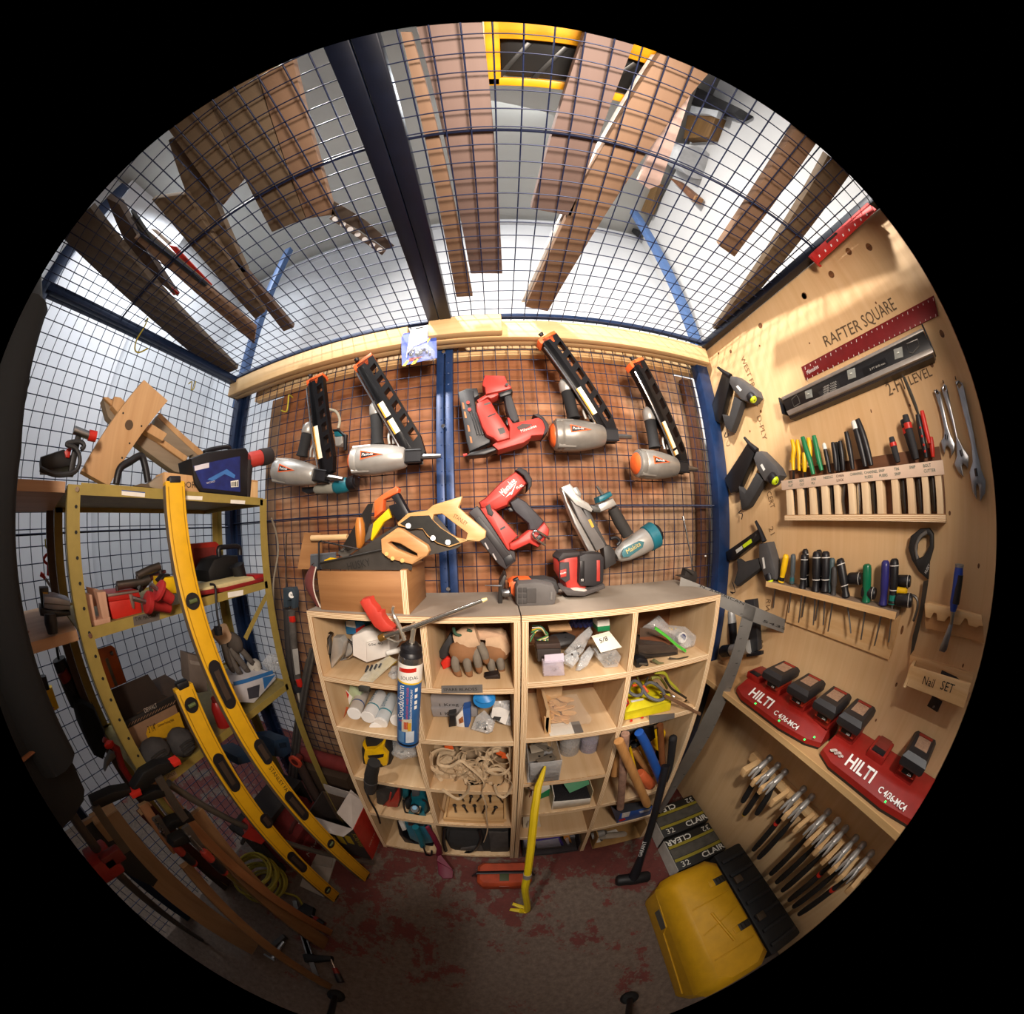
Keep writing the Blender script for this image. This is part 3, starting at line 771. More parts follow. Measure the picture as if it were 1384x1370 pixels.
# ------------------------------------------------------------------ saw crate on the shelf top
thing('saw_crate', 'open plywood crate of saws with a bowed red sanding belt on its end', 'crate')
FR = .765
pl = YP(FR); CW = WOOD('a8794c', '8a5c34', 'x', .6); zt0 = 1.333
P = pts(pl, zS, [165, 655, 765, 655, 765, 895, 165, 870])
x0, x1, ztop = P[0].x, P[1].x, P[1].z
box('front_board', CW, ((x0 + x1) / 2, FR + .006, (zt0 + ztop) / 2), (x1 - x0, .012, ztop - zt0), None, .001)
box('back_board', CW, ((x0 + x1) / 2, FR + .194, (zt0 + ztop) / 2), (x1 - x0, .012, ztop - zt0), None, .001)
box('end_board', WOOD('b08254', '8f6238', 'y', .6), (x1 - .009, FR + .1, (zt0 + ztop + .005) / 2), (.018, .2, ztop + .005 - zt0), None, .001)
box('end_edge', EX, (x1 - .009, FR - .002, (zt0 + ztop + .004) / 2), (.019, .004, ztop + .004 - zt0))
box('base_board', CW, ((x0 + x1) / 2, FR + .1, zt0 + .006), (x1 - x0, .176, .011))
pz('tall_end_board', CW, YP(FR + .19), zS, [80, 395, 190, 400, 190, 640, 35, 640], .012)
tube('carrying_dowel', PINE, [YP(.93)(*zS(130, 432)), YP(.93)(*zS(370, 425))], .011, 12)
# bowed sanding belt on the left end
zb0, zb1 = zt0 + .005, ztop + .012; yc = FR + .1
bm = bmesh.new(); rows = []
for i in range(13):
    t = math.pi * i / 12
    rows.append([(x0 - .004 - .018 * math.sin(t) , zb0 + (zb1 - zb0) * i / 12)])
def belt_row(x, z, dx, i):
    b_ = .03 * math.sin(math.pi * i / 12)
    return [bm.verts.new((x + dx - (.075 + b_) * f, FR + .004 + .075 * f * f + .02 * f, z)) for f in (0, .33, .66, 1)]
vs = [belt_row(x, z, 0, i) for i, ((x, z),) in enumerate(rows)]
vs2 = [belt_row(x, z, -.003, i) for i, ((x, z),) in enumerate(rows)]
for i in range(12):
    for A in (vs, vs2):
        for k in range(3): bm.faces.new((A[i][k], A[i][k + 1], A[i + 1][k + 1], A[i + 1][k]))
    for k in (0, 3): bm.faces.new((vs[i][k], vs[i + 1][k], vs2[i + 1][k], vs2[i][k]))
belt = fin('sanding_belt', bm, M('7a3a36', .85, bump=.4), None, True)
tube('belt_edge', M('d8c8b8', .7), [Vector((x, FR + .003, z)) for ((x, z),) in rows], .0022, 6, belt)
# saws
def saw(label, name='hand_saw'):
    thing(name, label, 'saw', 'saws in the crate')
BLADE = M('4e4944', .45, .6, var=.25, scale=14)
saw('hand saw with black-painted and natural wooden handle standing tilted in the crate')
pl = YP(.80)
pz('blade', BLADE, pl.off(-.004), zS, [400, 540, 700, 345, 960, 280, 1130, 480, 1100, 500, 800, 575, 520, 600], .0015)
WHND = WOOD('d8b078', 'c09358', 'x', 1.2, .45)
hd = pz('handle', WHND, pl.off(.010), zS, [700, 330, 770, 265, 900, 245, 940, 210, 1020, 185, 1135, 150, 1125, 195, 1110, 225, 1160, 270, 1295, 385, 1290, 430, 1250, 455, 1160, 455, 1050, 495, 970, 470, 900, 420, 870, 375, 790, 370, 705, 350], .024, .004,
        None, [[945, 275, 1000, 270, 1090, 340, 1170, 400, 1160, 440, 1100, 430, 1000, 370, 935, 310]])
pz('black_paint', M('17150f', .6, var=.5, scale=60), pl.off(.0112), zS, [720, 335, 790, 285, 915, 280, 935, 310, 990, 365, 1090, 430, 1120, 460, 1040, 485, 970, 460, 905, 410, 870, 365, 790, 375], .0015, 0, hd)
for u, v in ((775, 350), (940, 432), (1040, 460)):
    tube('saw_screw', STEEL, [pl.off(.0105)(*zS(u, v)), pl.off(.0145)(*zS(u, v))], .0075, 10, hd)
rtext('STANLEY', 1072, 290, 1160, 350, .016, M('7a4a20', .6), zS, pl.off(.0108), parent=hd)
saw('back saw with plain wooden D handle and dark blade lettered HUSKY')
pl = YP(.775)
pz('blade', BLADE, pl.off(-.006), zS, [185, 600, 590, 515, 800, 610, 800, 645, 200, 640], .0015)
tube('back_rib', M('3a3632', .4, .6), [pl.off(-.006)(*zS(185, 600)), pl.off(-.006)(*zS(600, 512))], .004, 6)
hd = pz('handle', WOOD('d2a06a', 'b98350', 'x', 1.2, .45), pl.off(.008), zS, [590, 440, 700, 362, 730, 370, 900, 480, 915, 520, 900, 550, 800, 610, 640, 570, 595, 530], .024, .005,
        None, [[640, 465, 660, 455, 720, 470, 830, 535, 835, 555, 800, 550, 690, 505]])
for u, v in ((630, 538), (670, 568), (735, 582)):
    tube('saw_screw', M('8a6a38', .4, .6), [pl.off(.0085)(*zS(u, v)), pl.off(.0115)(*zS(u, v))], .006, 10, hd)
rtext('HUSKY', 372, 648, 525, 615, .032, M('1c1814', .6), zS, pl.off(-.004))
saw('toolbox saw with orange and black grip and yellow blade guard')
pl = YP(.87)
pz('blade', M('8a8680', .4, .7, var=.15), pl.off(-.004), zS, [300, 530, 540, 330, 560, 400, 350, 570], .0015)
pz('handle_frame', ORANGE, pl.off(.01), zS, [545, 185, 600, 140, 690, 85, 712, 100, 705, 130, 660, 152, 610, 175, 605, 250, 545, 300], .025, .005)
pz('grip', BLACK, pl.off(.012), zS, [655, 155, 705, 128, 780, 265, 770, 290, 700, 320, 650, 250, 640, 215, 690, 200], .028, .006)
pz('blade_guard', YELLOW, pl.off(.016), zS, [540, 330, 640, 235, 660, 295, 612, 325, 565, 400, 530, 450, 522, 440], .012, .003)
pz('guard_tail', YELLOW, pl.off(.01), zS, [210, 580, 250, 562, 310, 570, 290, 590, 215, 600], .008, .003)
rtext('CUBE T', 330, 535, 420, 450, .03, INK, zS, pl.off(-.003))
saw('small saw with orange-brown turned wooden handle sticking up from the crate')
pl = YP(.84)
pz('blade', M('2e2a28', .4, .5), pl.off(-.004), zS, [340, 480, 505, 205, 540, 200, 520, 330, 460, 480, 370, 520], .0015)
tube('handle', WOOD('b8722c', '8a4c18', 'z', 1.2, .4), pts(pl, zS, [450, 295, 452, 340, 455, 400, 455, 460, 445, 495]), [.010, .016, .0165, .014, .008], 12)
saw('small black frame hacksaw with thin bright rod in the crate', 'hack_saw')
pl = YP(.80)
tube('frame', BLACK, pts(pl, zS, [180, 640, 178, 460, 195, 452]), .0035, 8)
tube('rod', CHROME, pts(pl, zS, [190, 452, 440, 505]), .0025, 8)
thing('steel_square_plate', 'grey steel plate standing at the back of the saw crate', 'plate')
pz('plate', M('6e747c', .4, .5), YP(.9), zS, [120, 540, 290, 525, 290, 640, 120, 640], .004, .001)
pz('rim', M('8a9098', .4, .5), YP(.899), zS, [120, 540, 290, 525, 290, 535, 120, 552], .006, .001)

# ------------------------------------------------------------------ other tools on the shelf top
thing('jigsaw', 'orange and black cordless jigsaw lying on its side with dusty grey battery', 'jigsaw')
pl = YP(.83)
pz('battery', M('5a5654', .8, bump=.2), pl, zU, [360, 865, 500, 855, 610, 880, 632, 930, 620, 1010, 560, 1035, 360, 1030, 345, 1000, 345, 890], .05, .010)
for i in range(3):
    for j in range(2):
        u, v = 362 + j * 32, 895 + i * 40
        pz('battery_rib', M('3e3b3a', .8), pl.off(.002), zU, [u, v, u + 26, v, u + 26, v + 32, u, v + 32], .003, .0008)
pz('battery_latch', M('44403e', .8), pl.off(.004), zU, [420, 905, 485, 900, 485, 1000, 420, 1000], .006, .002)
pz('battery_release', M('6a6663', .8), pl.off(.004), zU, [585, 925, 598, 925, 598, 980, 585, 980], .004, .001)
pz('motor_body', ORANGE, YP(.89), zU, [290, 860, 330, 835, 440, 835, 500, 860, 520, 900, 480, 990, 330, 960, 295, 930], .06, .012)
pz('grip', M('2c2a2a', .7), YP(.9), zU, [420, 835, 560, 830, 630, 850, 652, 900, 640, 940, 600, 950, 480, 900], .06, .014)
pz('shoe', M('3a3634', .5, .5), YP(.87), zU, [222, 1010, 228, 870, 262, 805, 282, 815, 262, 880, 250, 1010], .09, .002)
lathe('chuck', STEEL, YP(.87)(*zU(245, 930)), YP(.87)(*zU(310, 925)), [(0, .010), (.3, .013), (.8, .012), (1, .02)], 14)
pz('switch', BLACK, YP(.885), zU, [325, 840, 360, 825, 370, 845, 330, 855], .02, .003)
tube('saw_blade', STEEL, [YP(.87)(*zU(130, 878)), YP(.87)(*zU(245, 882))], [.0015, .003], 6)
thing('palm_sander', 'red cordless sander with black battery standing on the shelf top', 'sander')
pl = YP(.90)
pz('housing', NRED, pl, zU, [640, 690, 665, 655, 780, 650, 800, 700, 790, 800, 850, 890, 820, 930, 700, 920, 680, 860, 645, 800], .09, .018)
pz('top_cover', M('2e2828', .7), pl.off(.004), zU, [638, 690, 670, 650, 790, 645, 800, 680, 700, 695, 645, 715], .098, .012)
pz('side_grip', M('3a3436', .7), pl.off(.003), zU, [650, 720, 715, 715, 722, 840, 690, 860, 650, 830], .01, .004)
pz('badge', NRED, pl.off(.007), zU, [652, 775, 695, 765, 695, 815, 655, 825], .004, .001)
rtext('Milwaukee', 654, 806, 693, 792, .010, M('f0e8e4', .5), zU, pl.off(.0082))
bt = pz('battery', M('262326', .6), pl.off(.02), zU, [785, 675, 830, 655, 935, 655, 960, 690, 955, 860, 900, 890, 800, 885, 780, 860], .075, .008)
pz('red_stripe', NRED, pl.off(.0225), zU, [905, 705, 928, 705, 928, 850, 905, 850], .003, .001, bt)
pz('label', M('151316', .4), pl.off(.0225), zU, [790, 710, 820, 710, 820, 855, 790, 855], .003, .001, bt)
rtext('M18', 794, 850, 812, 850, .012, M('e8e4e0', .5), zU, pl.off(.0238), parent=bt)
pz('pad', M('4a4442', .8), pl.off(.03), zU, [668, 915, 690, 905, 820, 920, 960, 870, 968, 900, 870, 935, 820, 955, 700, 950], .1, .004)
pz('pad_rim', M('c9b8ae', .8), pl.off(.028), zU, [690, 915, 780, 905, 870, 915, 850, 940, 720, 940], .09, .003)
# steel rod clamp and the framing square near the corner
thing('rod_clamp', 'steel rod with small dark clamp leaning on the mesh by the corner post', 'clamp')
zW = Z(880, 610, 6.227)
pa, pb = YP(.99)(*zW(268, 545)), YP(.97)(*zW(352, 1010))
tube('rod', CHROME, [pa, pb], .0035, 8)
tube('rod_tip', STEEL, [pa, pa + (pb - pa) * .08], .005, 8)
pz('clamp_jaw', M('3a3634', .5, .4), YP(.965), zW, [228, 1052, 285, 1045, 300, 985, 340, 1000, 385, 1015, 392, 1060, 380, 1105, 330, 1095, 260, 1062], .03, .003)
tube('thumb_lever', M('55504c', .4, .5), [YP(.96)(*zW(290, 985)), YP(.96)(*zW(350, 1030))], [.004, .006], 8)
ball('white_chip', WHITE, YP(1.05)(*zW(458, 882)), (.006, .004, .004), None, 1)
thing('framing_square', 'large steel framing square leaning against the shelf corner, its long leg reaching the floor', 'square')
SQ = M('8d8a85', .45, .7, var=.12, scale=10)
k0, k1 = YP(.80)(*ID(918, 782)), XP(.99)(*ID(1072, 850))
k0 = ZP(1.345)(*ID(919, 783)); k0b = ZP(1.33)(*ID(925, 796))
zz_ = Z(880, 610, 6.227); zb_ = Z(940, 680, 3.117)
pn = Plane(ZP(1.345)(921, 788), (-.55, -.83, .05))
A = pts(pn, ID, [920, 780, 1020, 820, 1075, 843, 1072, 860, 1010, 838, 918, 795])
prism('short_leg', SQ, A, pn.n, .0025)
Bq = pts(pn, ID, [1007, 815, 1022, 822, 998, 905, 962, 990, 918, 1060, 893, 1100, 880, 1085, 915, 1040, 950, 970, 985, 895])
prism('long_leg', SQ, Bq, pn.off(.001).n, .0025)
for i in range(16):
    t = i / 15
    q = pn.off(.0012)(1002 - 110 * t * t - 2 * t + 8 * t, 830 + 250 * t)
    box('graduation', INK, q, (.010, .001, .0012), basis((1, -.6, .2), pn.n), 0)
rtext('N. AMERICAN', 945, 793, 1005, 818, .014, INK, ID, pn.off(.0015))
rtext('54321', 1030, 840, 1068, 854, .012, INK, ID, pn.off(.0015))
# ------------------------------------------------------------------ things on the left unit's shelves
N_CUBBY = len(PARTS_LOC)
SCREWM = M('b4b4b6', .3, .8, var=.3, scale=120, bump=.5)
def bits(n, c, sx, sy, sz, r, mat=SCREWM, name='screw'):
    for i in range(n):
        p = Vector(c) + Vector((random.uniform(-sx, sx), random.uniform(-sy, sy), random.uniform(0, sz)))
        d = Vector((random.uniform(-1, 1), random.uniform(-1, 1), random.uniform(-.4, .4))).normalized()
        tube(name, mat, [p - d * r * 2, p + d * r * 1.4, p + d * r * 1.5, p + d * r * 2], [r * .3, r * .3, r * .8, r * .8], 6)
def bag(name, label, cat, pl, zf, flat, t, mat=None, inner=None, group=None, mid=None):
    thing(name, label, cat, group)
    pz('plastic_skin', mat or CLEAR('dfe3e6', .34, .12), pl, zf, flat, t, t * .35)
    if mid is not None:
        c = pl.off(-t * .55)(*zf(*mid)); inner(c)
Z1, Z2, Z3, Z4, Z5 = 1.108, .895, .625, .36, .035
# row one, left
thing('staple_gun', 'chrome staple gun standing at the outer wall of the cubby behind the foam gun', 'staple gun')
pl = YP(.80)
pz('body', LSILV, pl, zL, [150, 560, 215, 440, 260, 440, 280, 470, 270, 540, 200, 640, 165, 660, 150, 620], .03, .006)
pz('lever', M('d8d8da', .15, 1), pl.off(.006), zL, [130, 480, 185, 415, 205, 425, 190, 450, 195, 480, 150, 540, 130, 520], .02, .005)
pz('grip', BLACK, pl.off(.002), zL, [140, 560, 170, 540, 185, 560, 165, 640, 150, 630], .034, .004)
pz('nose', BLACK, pl.off(.002), zL, [180, 655, 215, 640, 220, 675, 190, 680], .034, .003)
thing('staple_gun', 'second chrome staple gun lying against the handwritten white box', 'staple gun')
pl = YP(.86)
pz('body', LSILV, pl, zL, [210, 590, 290, 490, 325, 430, 335, 520, 300, 570, 215, 640], .03, .006, None, [[235, 590, 285, 540, 290, 560, 240, 605]])
tube('handle_loop', CHROME, curve(pts(pl.off(.005), zL, [300, 560, 335, 530, 330, 480, 300, 450]), 4), .005, 8)
thing('card_box', 'white cardboard box with handwriting in the cubby behind the foam gun', 'box')
fbx = pz('carton', M('e8e2dc', .7, var=.04), YP(.84), zL, [330, 430, 410, 470, 415, 585, 335, 545], .01)
pz('front', M('ebe6e0', .7, var=.04), YP(.83), zL, [410, 470, 545, 440, 550, 545, 415, 585], .10, .002)
pz('lid', M('f0ece6', .7, var=.04), YP(.84), zL, [330, 430, 410, 400, 500, 405, 545, 440, 410, 472], .09, .002)
rtext('50x 40', 425, 490, 510, 478, .012, INK, zL, YP(.829))
thing('blade_box', 'small blue and white box behind the handwritten white box', 'box')
pz('carton', M('2f86c4', .5), YP(.94), zL, [280, 350, 345, 345, 400, 355, 400, 420, 290, 420], .05, .002)
pz('white_flap', WHITE, YP(.935), zL, [290, 345, 340, 345, 350, 385, 295, 375], .004)
pz('red_band', RED, YP(.934), zL, [350, 390, 400, 365, 400, 400, 350, 415], .003)
thing('white_tube', 'white plastic tube lying beside the white box', 'tube')
tube('barrel', WHITE, pts(YP(.80), zL, [535, 530, 612, 512]), .009, 12)
tube('cap', M('cfcac4', .5), pts(YP(.80), zL, [605, 514, 622, 510]), .0105, 12)
thing('jab_saw_pack', 'clear and yellow packed cutter hanging over the shelf edge beside the foam gun', 'package')
pl = Plane(YP(.78)(*zL(480, 640)), (0, -.75, .66))
pz('card', M('c9a824', .5, alpha=.9), pl, zL, [415, 690, 545, 545, 590, 580, 440, 735], .002)
pz('clear_shell', CLEAR('e8e4d0', .4), pl.off(.006), zL, [370, 715, 430, 610, 540, 545, 590, 570, 450, 725], .005, .002)
pz('dark_end', M('2a2820', .5), pl.off(.008), zL, [360, 725, 385, 710, 435, 725, 425, 755, 365, 752], .012, .003)
for k in range(4):
    pz('clip', M('5a5a5e', .3, .7), pl.off(.009), zL, [400 + k * 26, 640 - k * 8, 415 + k * 26, 600 - k * 4, 425 + k * 26, 604 - k * 4, 410 + k * 26, 645 - k * 8], .005, .001)
bag('screw_bag', 'clear bag of screws behind the foam canister', 'bag', Plane(YP(.79)(*zL(565, 650)), (0, -.6, .8)), zL, [535, 660, 560, 605, 600, 600, 600, 680, 560, 685], .012, None, lambda c: bits(8, c, .012, .01, .004, .0035), None, (570, 645))
# foam gun with can, hooked over the shelf top in front of the cubbies
thing('foam_gun', 'foam gun with red grip and blue canister hanging in front of the shelf', 'foam gun')
pl = SF.off(.045)
a, b = pl(*zL(677, 470)), pl(*zL(655, 1048)); R_ = .0335
lathe('canister', M('2c5c94', .4, var=.06), a, b, [(.115, R_ * .6), (.14, R_ * .93), (.16, R_), (.97, R_), (.985, R_ * 1.03), (1, R_ * .9)], 28)
def canband(f0, f1, mat, name='label_band', k=1.012):
    lathe(name, mat, a, b, [(f0, R_ * k), (f1, R_ * k)], 28)
canband(.145, .30, M('f2eee6', .4, var=.02)); canband(.30, .315, M('e8c030', .4), 'label_stripe', 1.016)
canband(.955, .975, M('2a2c30', .3, .6), 'base_rim')
lathe('dome', M('9a9894', .25, .9), a, b, [(.08, R_ * .7), (.10, R_ * .95), (.142, R_ * 1.02), (.146, R_ * 1.02)], 28)
lathe('collar', BLACK, a, b, [(.0, R_ * .5), (.02, R_ * .62), (.03, R_ * .85), (.055, R_ * .9), (.06, R_ * .7), (.09, R_ * .95), (.1, R_ * .95)], 20)
ax = (b - a).normalized(); rt = Vector((1, 0, 0)); fr = Vector((0, -1, 0))
def onc(f, ang, k=1.03):
    return a.lerp(b, f) + (rt * math.sin(ang) + fr * math.cos(ang)) * R_ * k
def cantext(s, f0, f1, ang, h, mat, name='lettering'):
    """lettering running up the can, wrapped on its side"""
    o = text(name, mat, s, (0, 0, 0), (1, 0, 0), (0, 1, 0), 1.0)
    L = max(v.co.x for v in o.data.vertices)
    for v in o.data.vertices:
        f = f1 + (f0 - f1) * (v.co.x / L); an = ang + v.co.y * h / R_ * -1
        v.co = onc(f, an, 1.035)
def canhoriz(s, f, a0, a1, h, mat):
    o = text('lettering', mat, s, (0, 0, 0), (1, 0, 0), (0, 1, 0), 1.0)
    L = max(v.co.x for v in o.data.vertices); ln = (b - a).length
    for v in o.data.vertices:
        v.co = onc(f - v.co.y * h / ln, a0 + (a1 - a0) * v.co.x / L, 1.035)
def canpatch(f0, f1, a0, a1, mat, name='print_patch'):
    bm = bmesh.new(); n = 6
    t_ = [bm.verts.new(onc(f0, a0 + (a1 - a0) * i / n, 1.022)) for i in range(n + 1)]; u_ = [bm.verts.new(onc(f1, a0 + (a1 - a0) * i / n, 1.022)) for i in range(n + 1)]
    for i in range(n): bm.faces.new((t_[i], t_[i + 1], u_[i + 1], u_[i]))
    fin(name, bm, mat)
WI = M('f4f2ee', .5, var=0); 
canpatch(.175, .21, -.75, .75, RED)
canhoriz('SOUDAL', .275, -.55, .95, .016, INK)
cantext('Soudafoam', .33, .66, -.18, .030, WI)
cantext('1K', .67, .70, -.2, .022, RED)
cantext('WINDOW AND DOOR', .34, .66, .22, .009, M('d03028', .5))
cantext('INSULATING FOAM SEALANT', .36, .66, .52, .008, WI)
canpatch(.66, .80, -.35, .55, M('c8c0a8', .5)); canpatch(.69, .77, -.15, .25, M('b84828', .5)); canpatch(.70, .79, .2, .5, M('d0a030', .5))
canpatch(.80, .93, .05, .8, M('c9d2dc', .5)); canpatch(.80, .93, -.75, -.1, M('5a86b4', .5))
for f in (.36, .42, .48, .53):
    canpatch(f, f + .035, .72, .98, WI)
gn = pl.off(.0)
neck0 = gn(*zL(677, 475)); neck1 = gn(*zL(688, 385))
tube('valve_neck', M('c8c2b4', .3, .8), [neck0, neck0.lerp(neck1, .4), neck1], [.008, .006, .007], 10)
tube('barrel', M('cfc8bc', .22, .9), pts(gn, zL, [500, 440, 560, 415, 700, 372, 890, 300, 1095, 222]), [.007, .009, .007, .0055, .0045], 10)
tube('barrel_tip', M('d8c890', .4), pts(gn, zL, [1090, 224, 1118, 214]), [.006, .004], 8)
tube('adjust_knob', M('a88040', .35, .7), pts(gn, zL, [490, 446, 520, 432]), .010, 10)
pz('grip', M('c23a2c', .6), gn.off(.014), zL, [368, 235, 385, 215, 430, 208, 442, 240, 470, 270, 478, 290, 500, 290, 505, 320, 530, 355, 570, 385, 565, 405, 500, 412, 455, 380, 410, 310], .028, .008)
tube('trigger', M('d6cfc2', .25, .8), curve(pts(gn.off(.004), zL, [570, 258, 565, 290, 590, 345, 615, 400, 635, 455]), 5), [.004] * 8 + [.006] * 13, 8)
tube('trigger_guard', M('d6cfc2', .25, .8), curve(pts(gn, zL, [510, 430, 560, 455, 600, 465, 640, 430]), 4), .0035, 8)
tube('hanger', STEEL, [gn(*zL(665, 385)), Vector((gn(*zL(665, 385)).x, YS - .002, gn(*zL(665, 385)).z))], .004, 8)
# row one, right: gloves and bits
def glove(label, pl, zf, palm, tips, base, cuff=None, m1='776e62', m2='8e6442', w=.021):
    thing('work_glove', label, 'glove', 'work gloves')
    c = pl(*zf(*palm))
    LG = M(m1, .9, bump=.4, scale=60); LT = M(m2, .85, bump=.3)
    ball('palm', LT, c, (.05, .028, .042), None, 2)
    for (bu, bv), (mu, mv), (tu, tv) in tips:
        P = [pl(*zf(bu, bv)), pl.off(.018)(*zf(mu, mv)), pl.off(.008)(*zf(tu, tv))]
        C = curve(P, 5)
        f_ = tube('finger', LG, C[:8], [w * .62] * 7 + [w * .58], 10)
        tube('fingertip', LT, C[7:], [w * .59, w * .56, w * .45, w * .25][:len(C[7:])], 10, f_)
    if cuff: tube('cuff', M('c9a888', .9, bump=.3), pts(pl.off(-.01), zf, cuff), [.032, .04, .036][:len(cuff) // 2], 12, None, .6)
glove('grey and brown leather work glove with curled fingers under a pale leather cuff', YP(.83), zL, (985, 520),
      [((950, 520), (930, 590), (960, 680)), ((1000, 510), (1000, 590), (1020, 675)), ((1045, 500), (1060, 570), (1075, 645)), ((1075, 480), (1100, 530), (1115, 590))], None, [940, 470, 1000, 440, 1060, 420])
glove('second grey and brown work glove folded under the pale cuff', YP(.87), zL, (1165, 520),
      [((1130, 520), (1140, 590), (1150, 665)), ((1180, 510), (1195, 590), (1205, 645))], None, [1110, 440, 1180, 440, 1250, 500])
thing('leather_cuff', 'pale tan leather cuff with green strap over the work gloves', 'glove')
pz('cuff', M('c8a486', .9, bump=.3), YP(.86), zL, [1020, 400, 1100, 395, 1230, 430, 1260, 500, 1250, 530, 1180, 470, 1040, 455], .05, .012)
tube('green_strap', M('2c4a38', .8), curve(pts(YP(.83), zL, [920, 380, 935, 420, 990, 430, 1030, 410, 1000, 395]), 4), .005, 8)
thing('black_clip', 'black plastic clip tool beside the gloves', 'tool')
pz('body', BLACK, YP(.86), zL, [750, 590, 760, 520, 800, 500, 830, 540, 815, 605], .03, .006)
pz('white_tag', M('c8c4bc', .6), YP(.875), zL, [770, 470, 785, 445, 812, 450, 808, 505, 775, 515], .01, .002)
thing('red_black_bit', 'small red and black tool part beside the gloves', 'tool')
pz('body', DKGREY, YP(.87), zL, [820, 520, 900, 420, 930, 460, 900, 540, 870, 570, 835, 560], .03, .006)
pz('red_part', RED, YP(.86), zL, [845, 590, 880, 555, 905, 560, 905, 610, 860, 632], .02, .005)
pz('small_case', M('221a18', .5), YP(.8), zL, [1100, 670, 1180, 655, 1195, 685, 1110, 695], .03, .003)
# row two, left
thing('green_carton', 'green and white small carton in the second row', 'box')
pz('carton', M('b9c9a4', .6), YP(.86), zL, [248, 780, 315, 715, 385, 760, 370, 800, 320, 850], .05, .003)
pz('label', WHITE, YP(.859), zL, [250, 785, 290, 745, 330, 790, 300, 830], .002)
pz('red_mark', RED, YP(.858), zL, [270, 770, 290, 752, 310, 775, 290, 795], .0015)
thing('carpenter_pencil', 'orange carpenter pencil leaning in the second row cubby', 'pencil')
tube('barrel', M('b8542c', .6), pts(YP(.80), zL, [300, 850, 275, 930]), .005, 6)
tube('tip', WOOD('d8b080', 'c09060'), pts(YP(.80), zL, [275, 930, 268, 945]), [.005, .001], 6)
zc = Z(400, 760, 4.325)
for i, (u, v, du, dv, lab, m1) in enumerate((
        (340, 885, 60, -120, 'clear caulking tube with blue band on top of the caulking tubes', 'c4bcb4'),
        (385, 975, 60, -95, 'white caulking tube lowest at the outer end of the caulking tubes', 'dcd9d6'),
        (420, 905, 75, -130, 'white caulking tube lettered in teal in the caulking tubes', 'e2e2e2'),
        (470, 970, 40, -90, 'white caulking tube in the bottom middle of the caulking tubes', 'dedbd8'),
        (495, 940, 70, -150, 'grey and white caulking tube with teal rings in the caulking tubes', 'c6ccd0'),
        (592, 925, 40, -120, 'white caulking tube half hidden behind the blue canister', 'e2e0dc'),
        (548, 990, 30, -70, 'grey-ended caulking tube lying at the front of the second row', '8f8c88'))):
    thing('caulking_tube', lab, 'caulk tube', 'caulking tubes in the second row')
    pe = YP(.765 + .004 * i)
    a_ = pe(*zc(u, v)); b_ = YP(.765 + .17)(*zc(u + du, v + dv)); rr = .0245
    b_.z = max(b_.z, a_.z - .01)
    lathe('barrel', M(m1, .35, var=.04), a_, b_, [(0, rr * .96), (.01, rr), (1, rr), (1.02, rr * .4)], 18)
    lathe('plunger', M('efedea' if i != 6 else '9a958e', .5, var=.03), a_, a_ + (a_ - b_).normalized() * .002, [(0, rr * .93), (1, rr * .9)], 18)
    lathe('rim', M('f4f2f0', .4, var=.02), a_, a_.lerp(b_, .03), [(-.1, rr * 1.03), (1, rr * 1.03)], 18)
    if i in (0, 2, 4): lathe('label_ring', M('2c8ca0' if i else '2a4a8a', .5), a_.lerp(b_, .34), a_.lerp(b_, .38), [(0, rr * 1.02), (1, rr * 1.02)], 18)
    if i in (2, 4):
        d_ = (b_ - a_).normalized(); upv = Vector((0, -.8, .6)); s_ = d_.cross(upv).normalized()
        text('lettering', M('2c6c88', .5), 'ALEX PLUS' if i == 2 else 'DYNAFLEX', a_.lerp(b_, .42) + s_.cross(d_) * -rr * 1.03 if False else a_.lerp(b_, .42) + (upv - d_ * upv.dot(d_)).normalized() * rr * 1.03, d_, s_ * -1, .018)
# row two, right
thing('plastic_case', 'grey plastic case lettered Kreg, upper of two in the second row', 'case', 'grey plastic cases')
KG = M('8d8a8c', .5, var=.04)
kc = pz('lid', KG, YP(.86), zL, [775, 790, 790, 768, 1050, 768, 1060, 845, 790, 848], .10, .006)
rtext('1 Kreg', 832, 842, 952, 838, .018, INK, zL, YP(.859), parent=kc)
thing('plastic_case', 'grey plastic case under the other in the second row', 'case', 'grey plastic cases')
kc = pz('lid', KG, YP(.85), zL, [778, 852, 1060, 848, 1062, 905, 800, 905], .11, .006)
rtext('1 Kreg', 838, 892, 950, 892, .018, INK, zL, YP(.849), parent=kc)
thing('blue_dish', 'round bright blue plastic lid behind the shelf edge', 'dish')
c = YP(.79)(*zL(1100, 805))
lathe('disc', M('2a86d0', .4, var=.04), c, c + Vector((0, .012, 0)), [(0, .024), (.1, .0345), (1, .036), (1, .03)], 28)
tube('ridge', M('4a9cdc', .4), [c + Vector((0, -.001, .02)), c + Vector((0, -.001, -.016))], .0008, 6)
thing('small_carton', 'small white and blue carton with picture beside the grey cases', 'box')
pz('front', M('2c58a0', .5), YP(.82), zL, [975, 860, 1018, 850, 1022, 930, 1010, 970, 985, 965], .04, .002)
pz('face', M('e6e2dc', .5), YP(.819), zL, [935, 905, 975, 860, 985, 965, 940, 960], .02, .001)
pz('picture', M('9a5a2c', .5, var=.5, scale=90), YP(.818), zL, [950, 920, 975, 900, 980, 935, 955, 945], .001)
thing('black_stand', 'small black plastic stand beside the small carton', 'stand')
pz('block', BLACK, YP(.81), zL, [895, 895, 930, 890, 935, 960, 893, 966], .02, .004)
pz('top', DKGREY, YP(.808), zL, [890, 888, 932, 882, 934, 896, 893, 902], .026, .003)
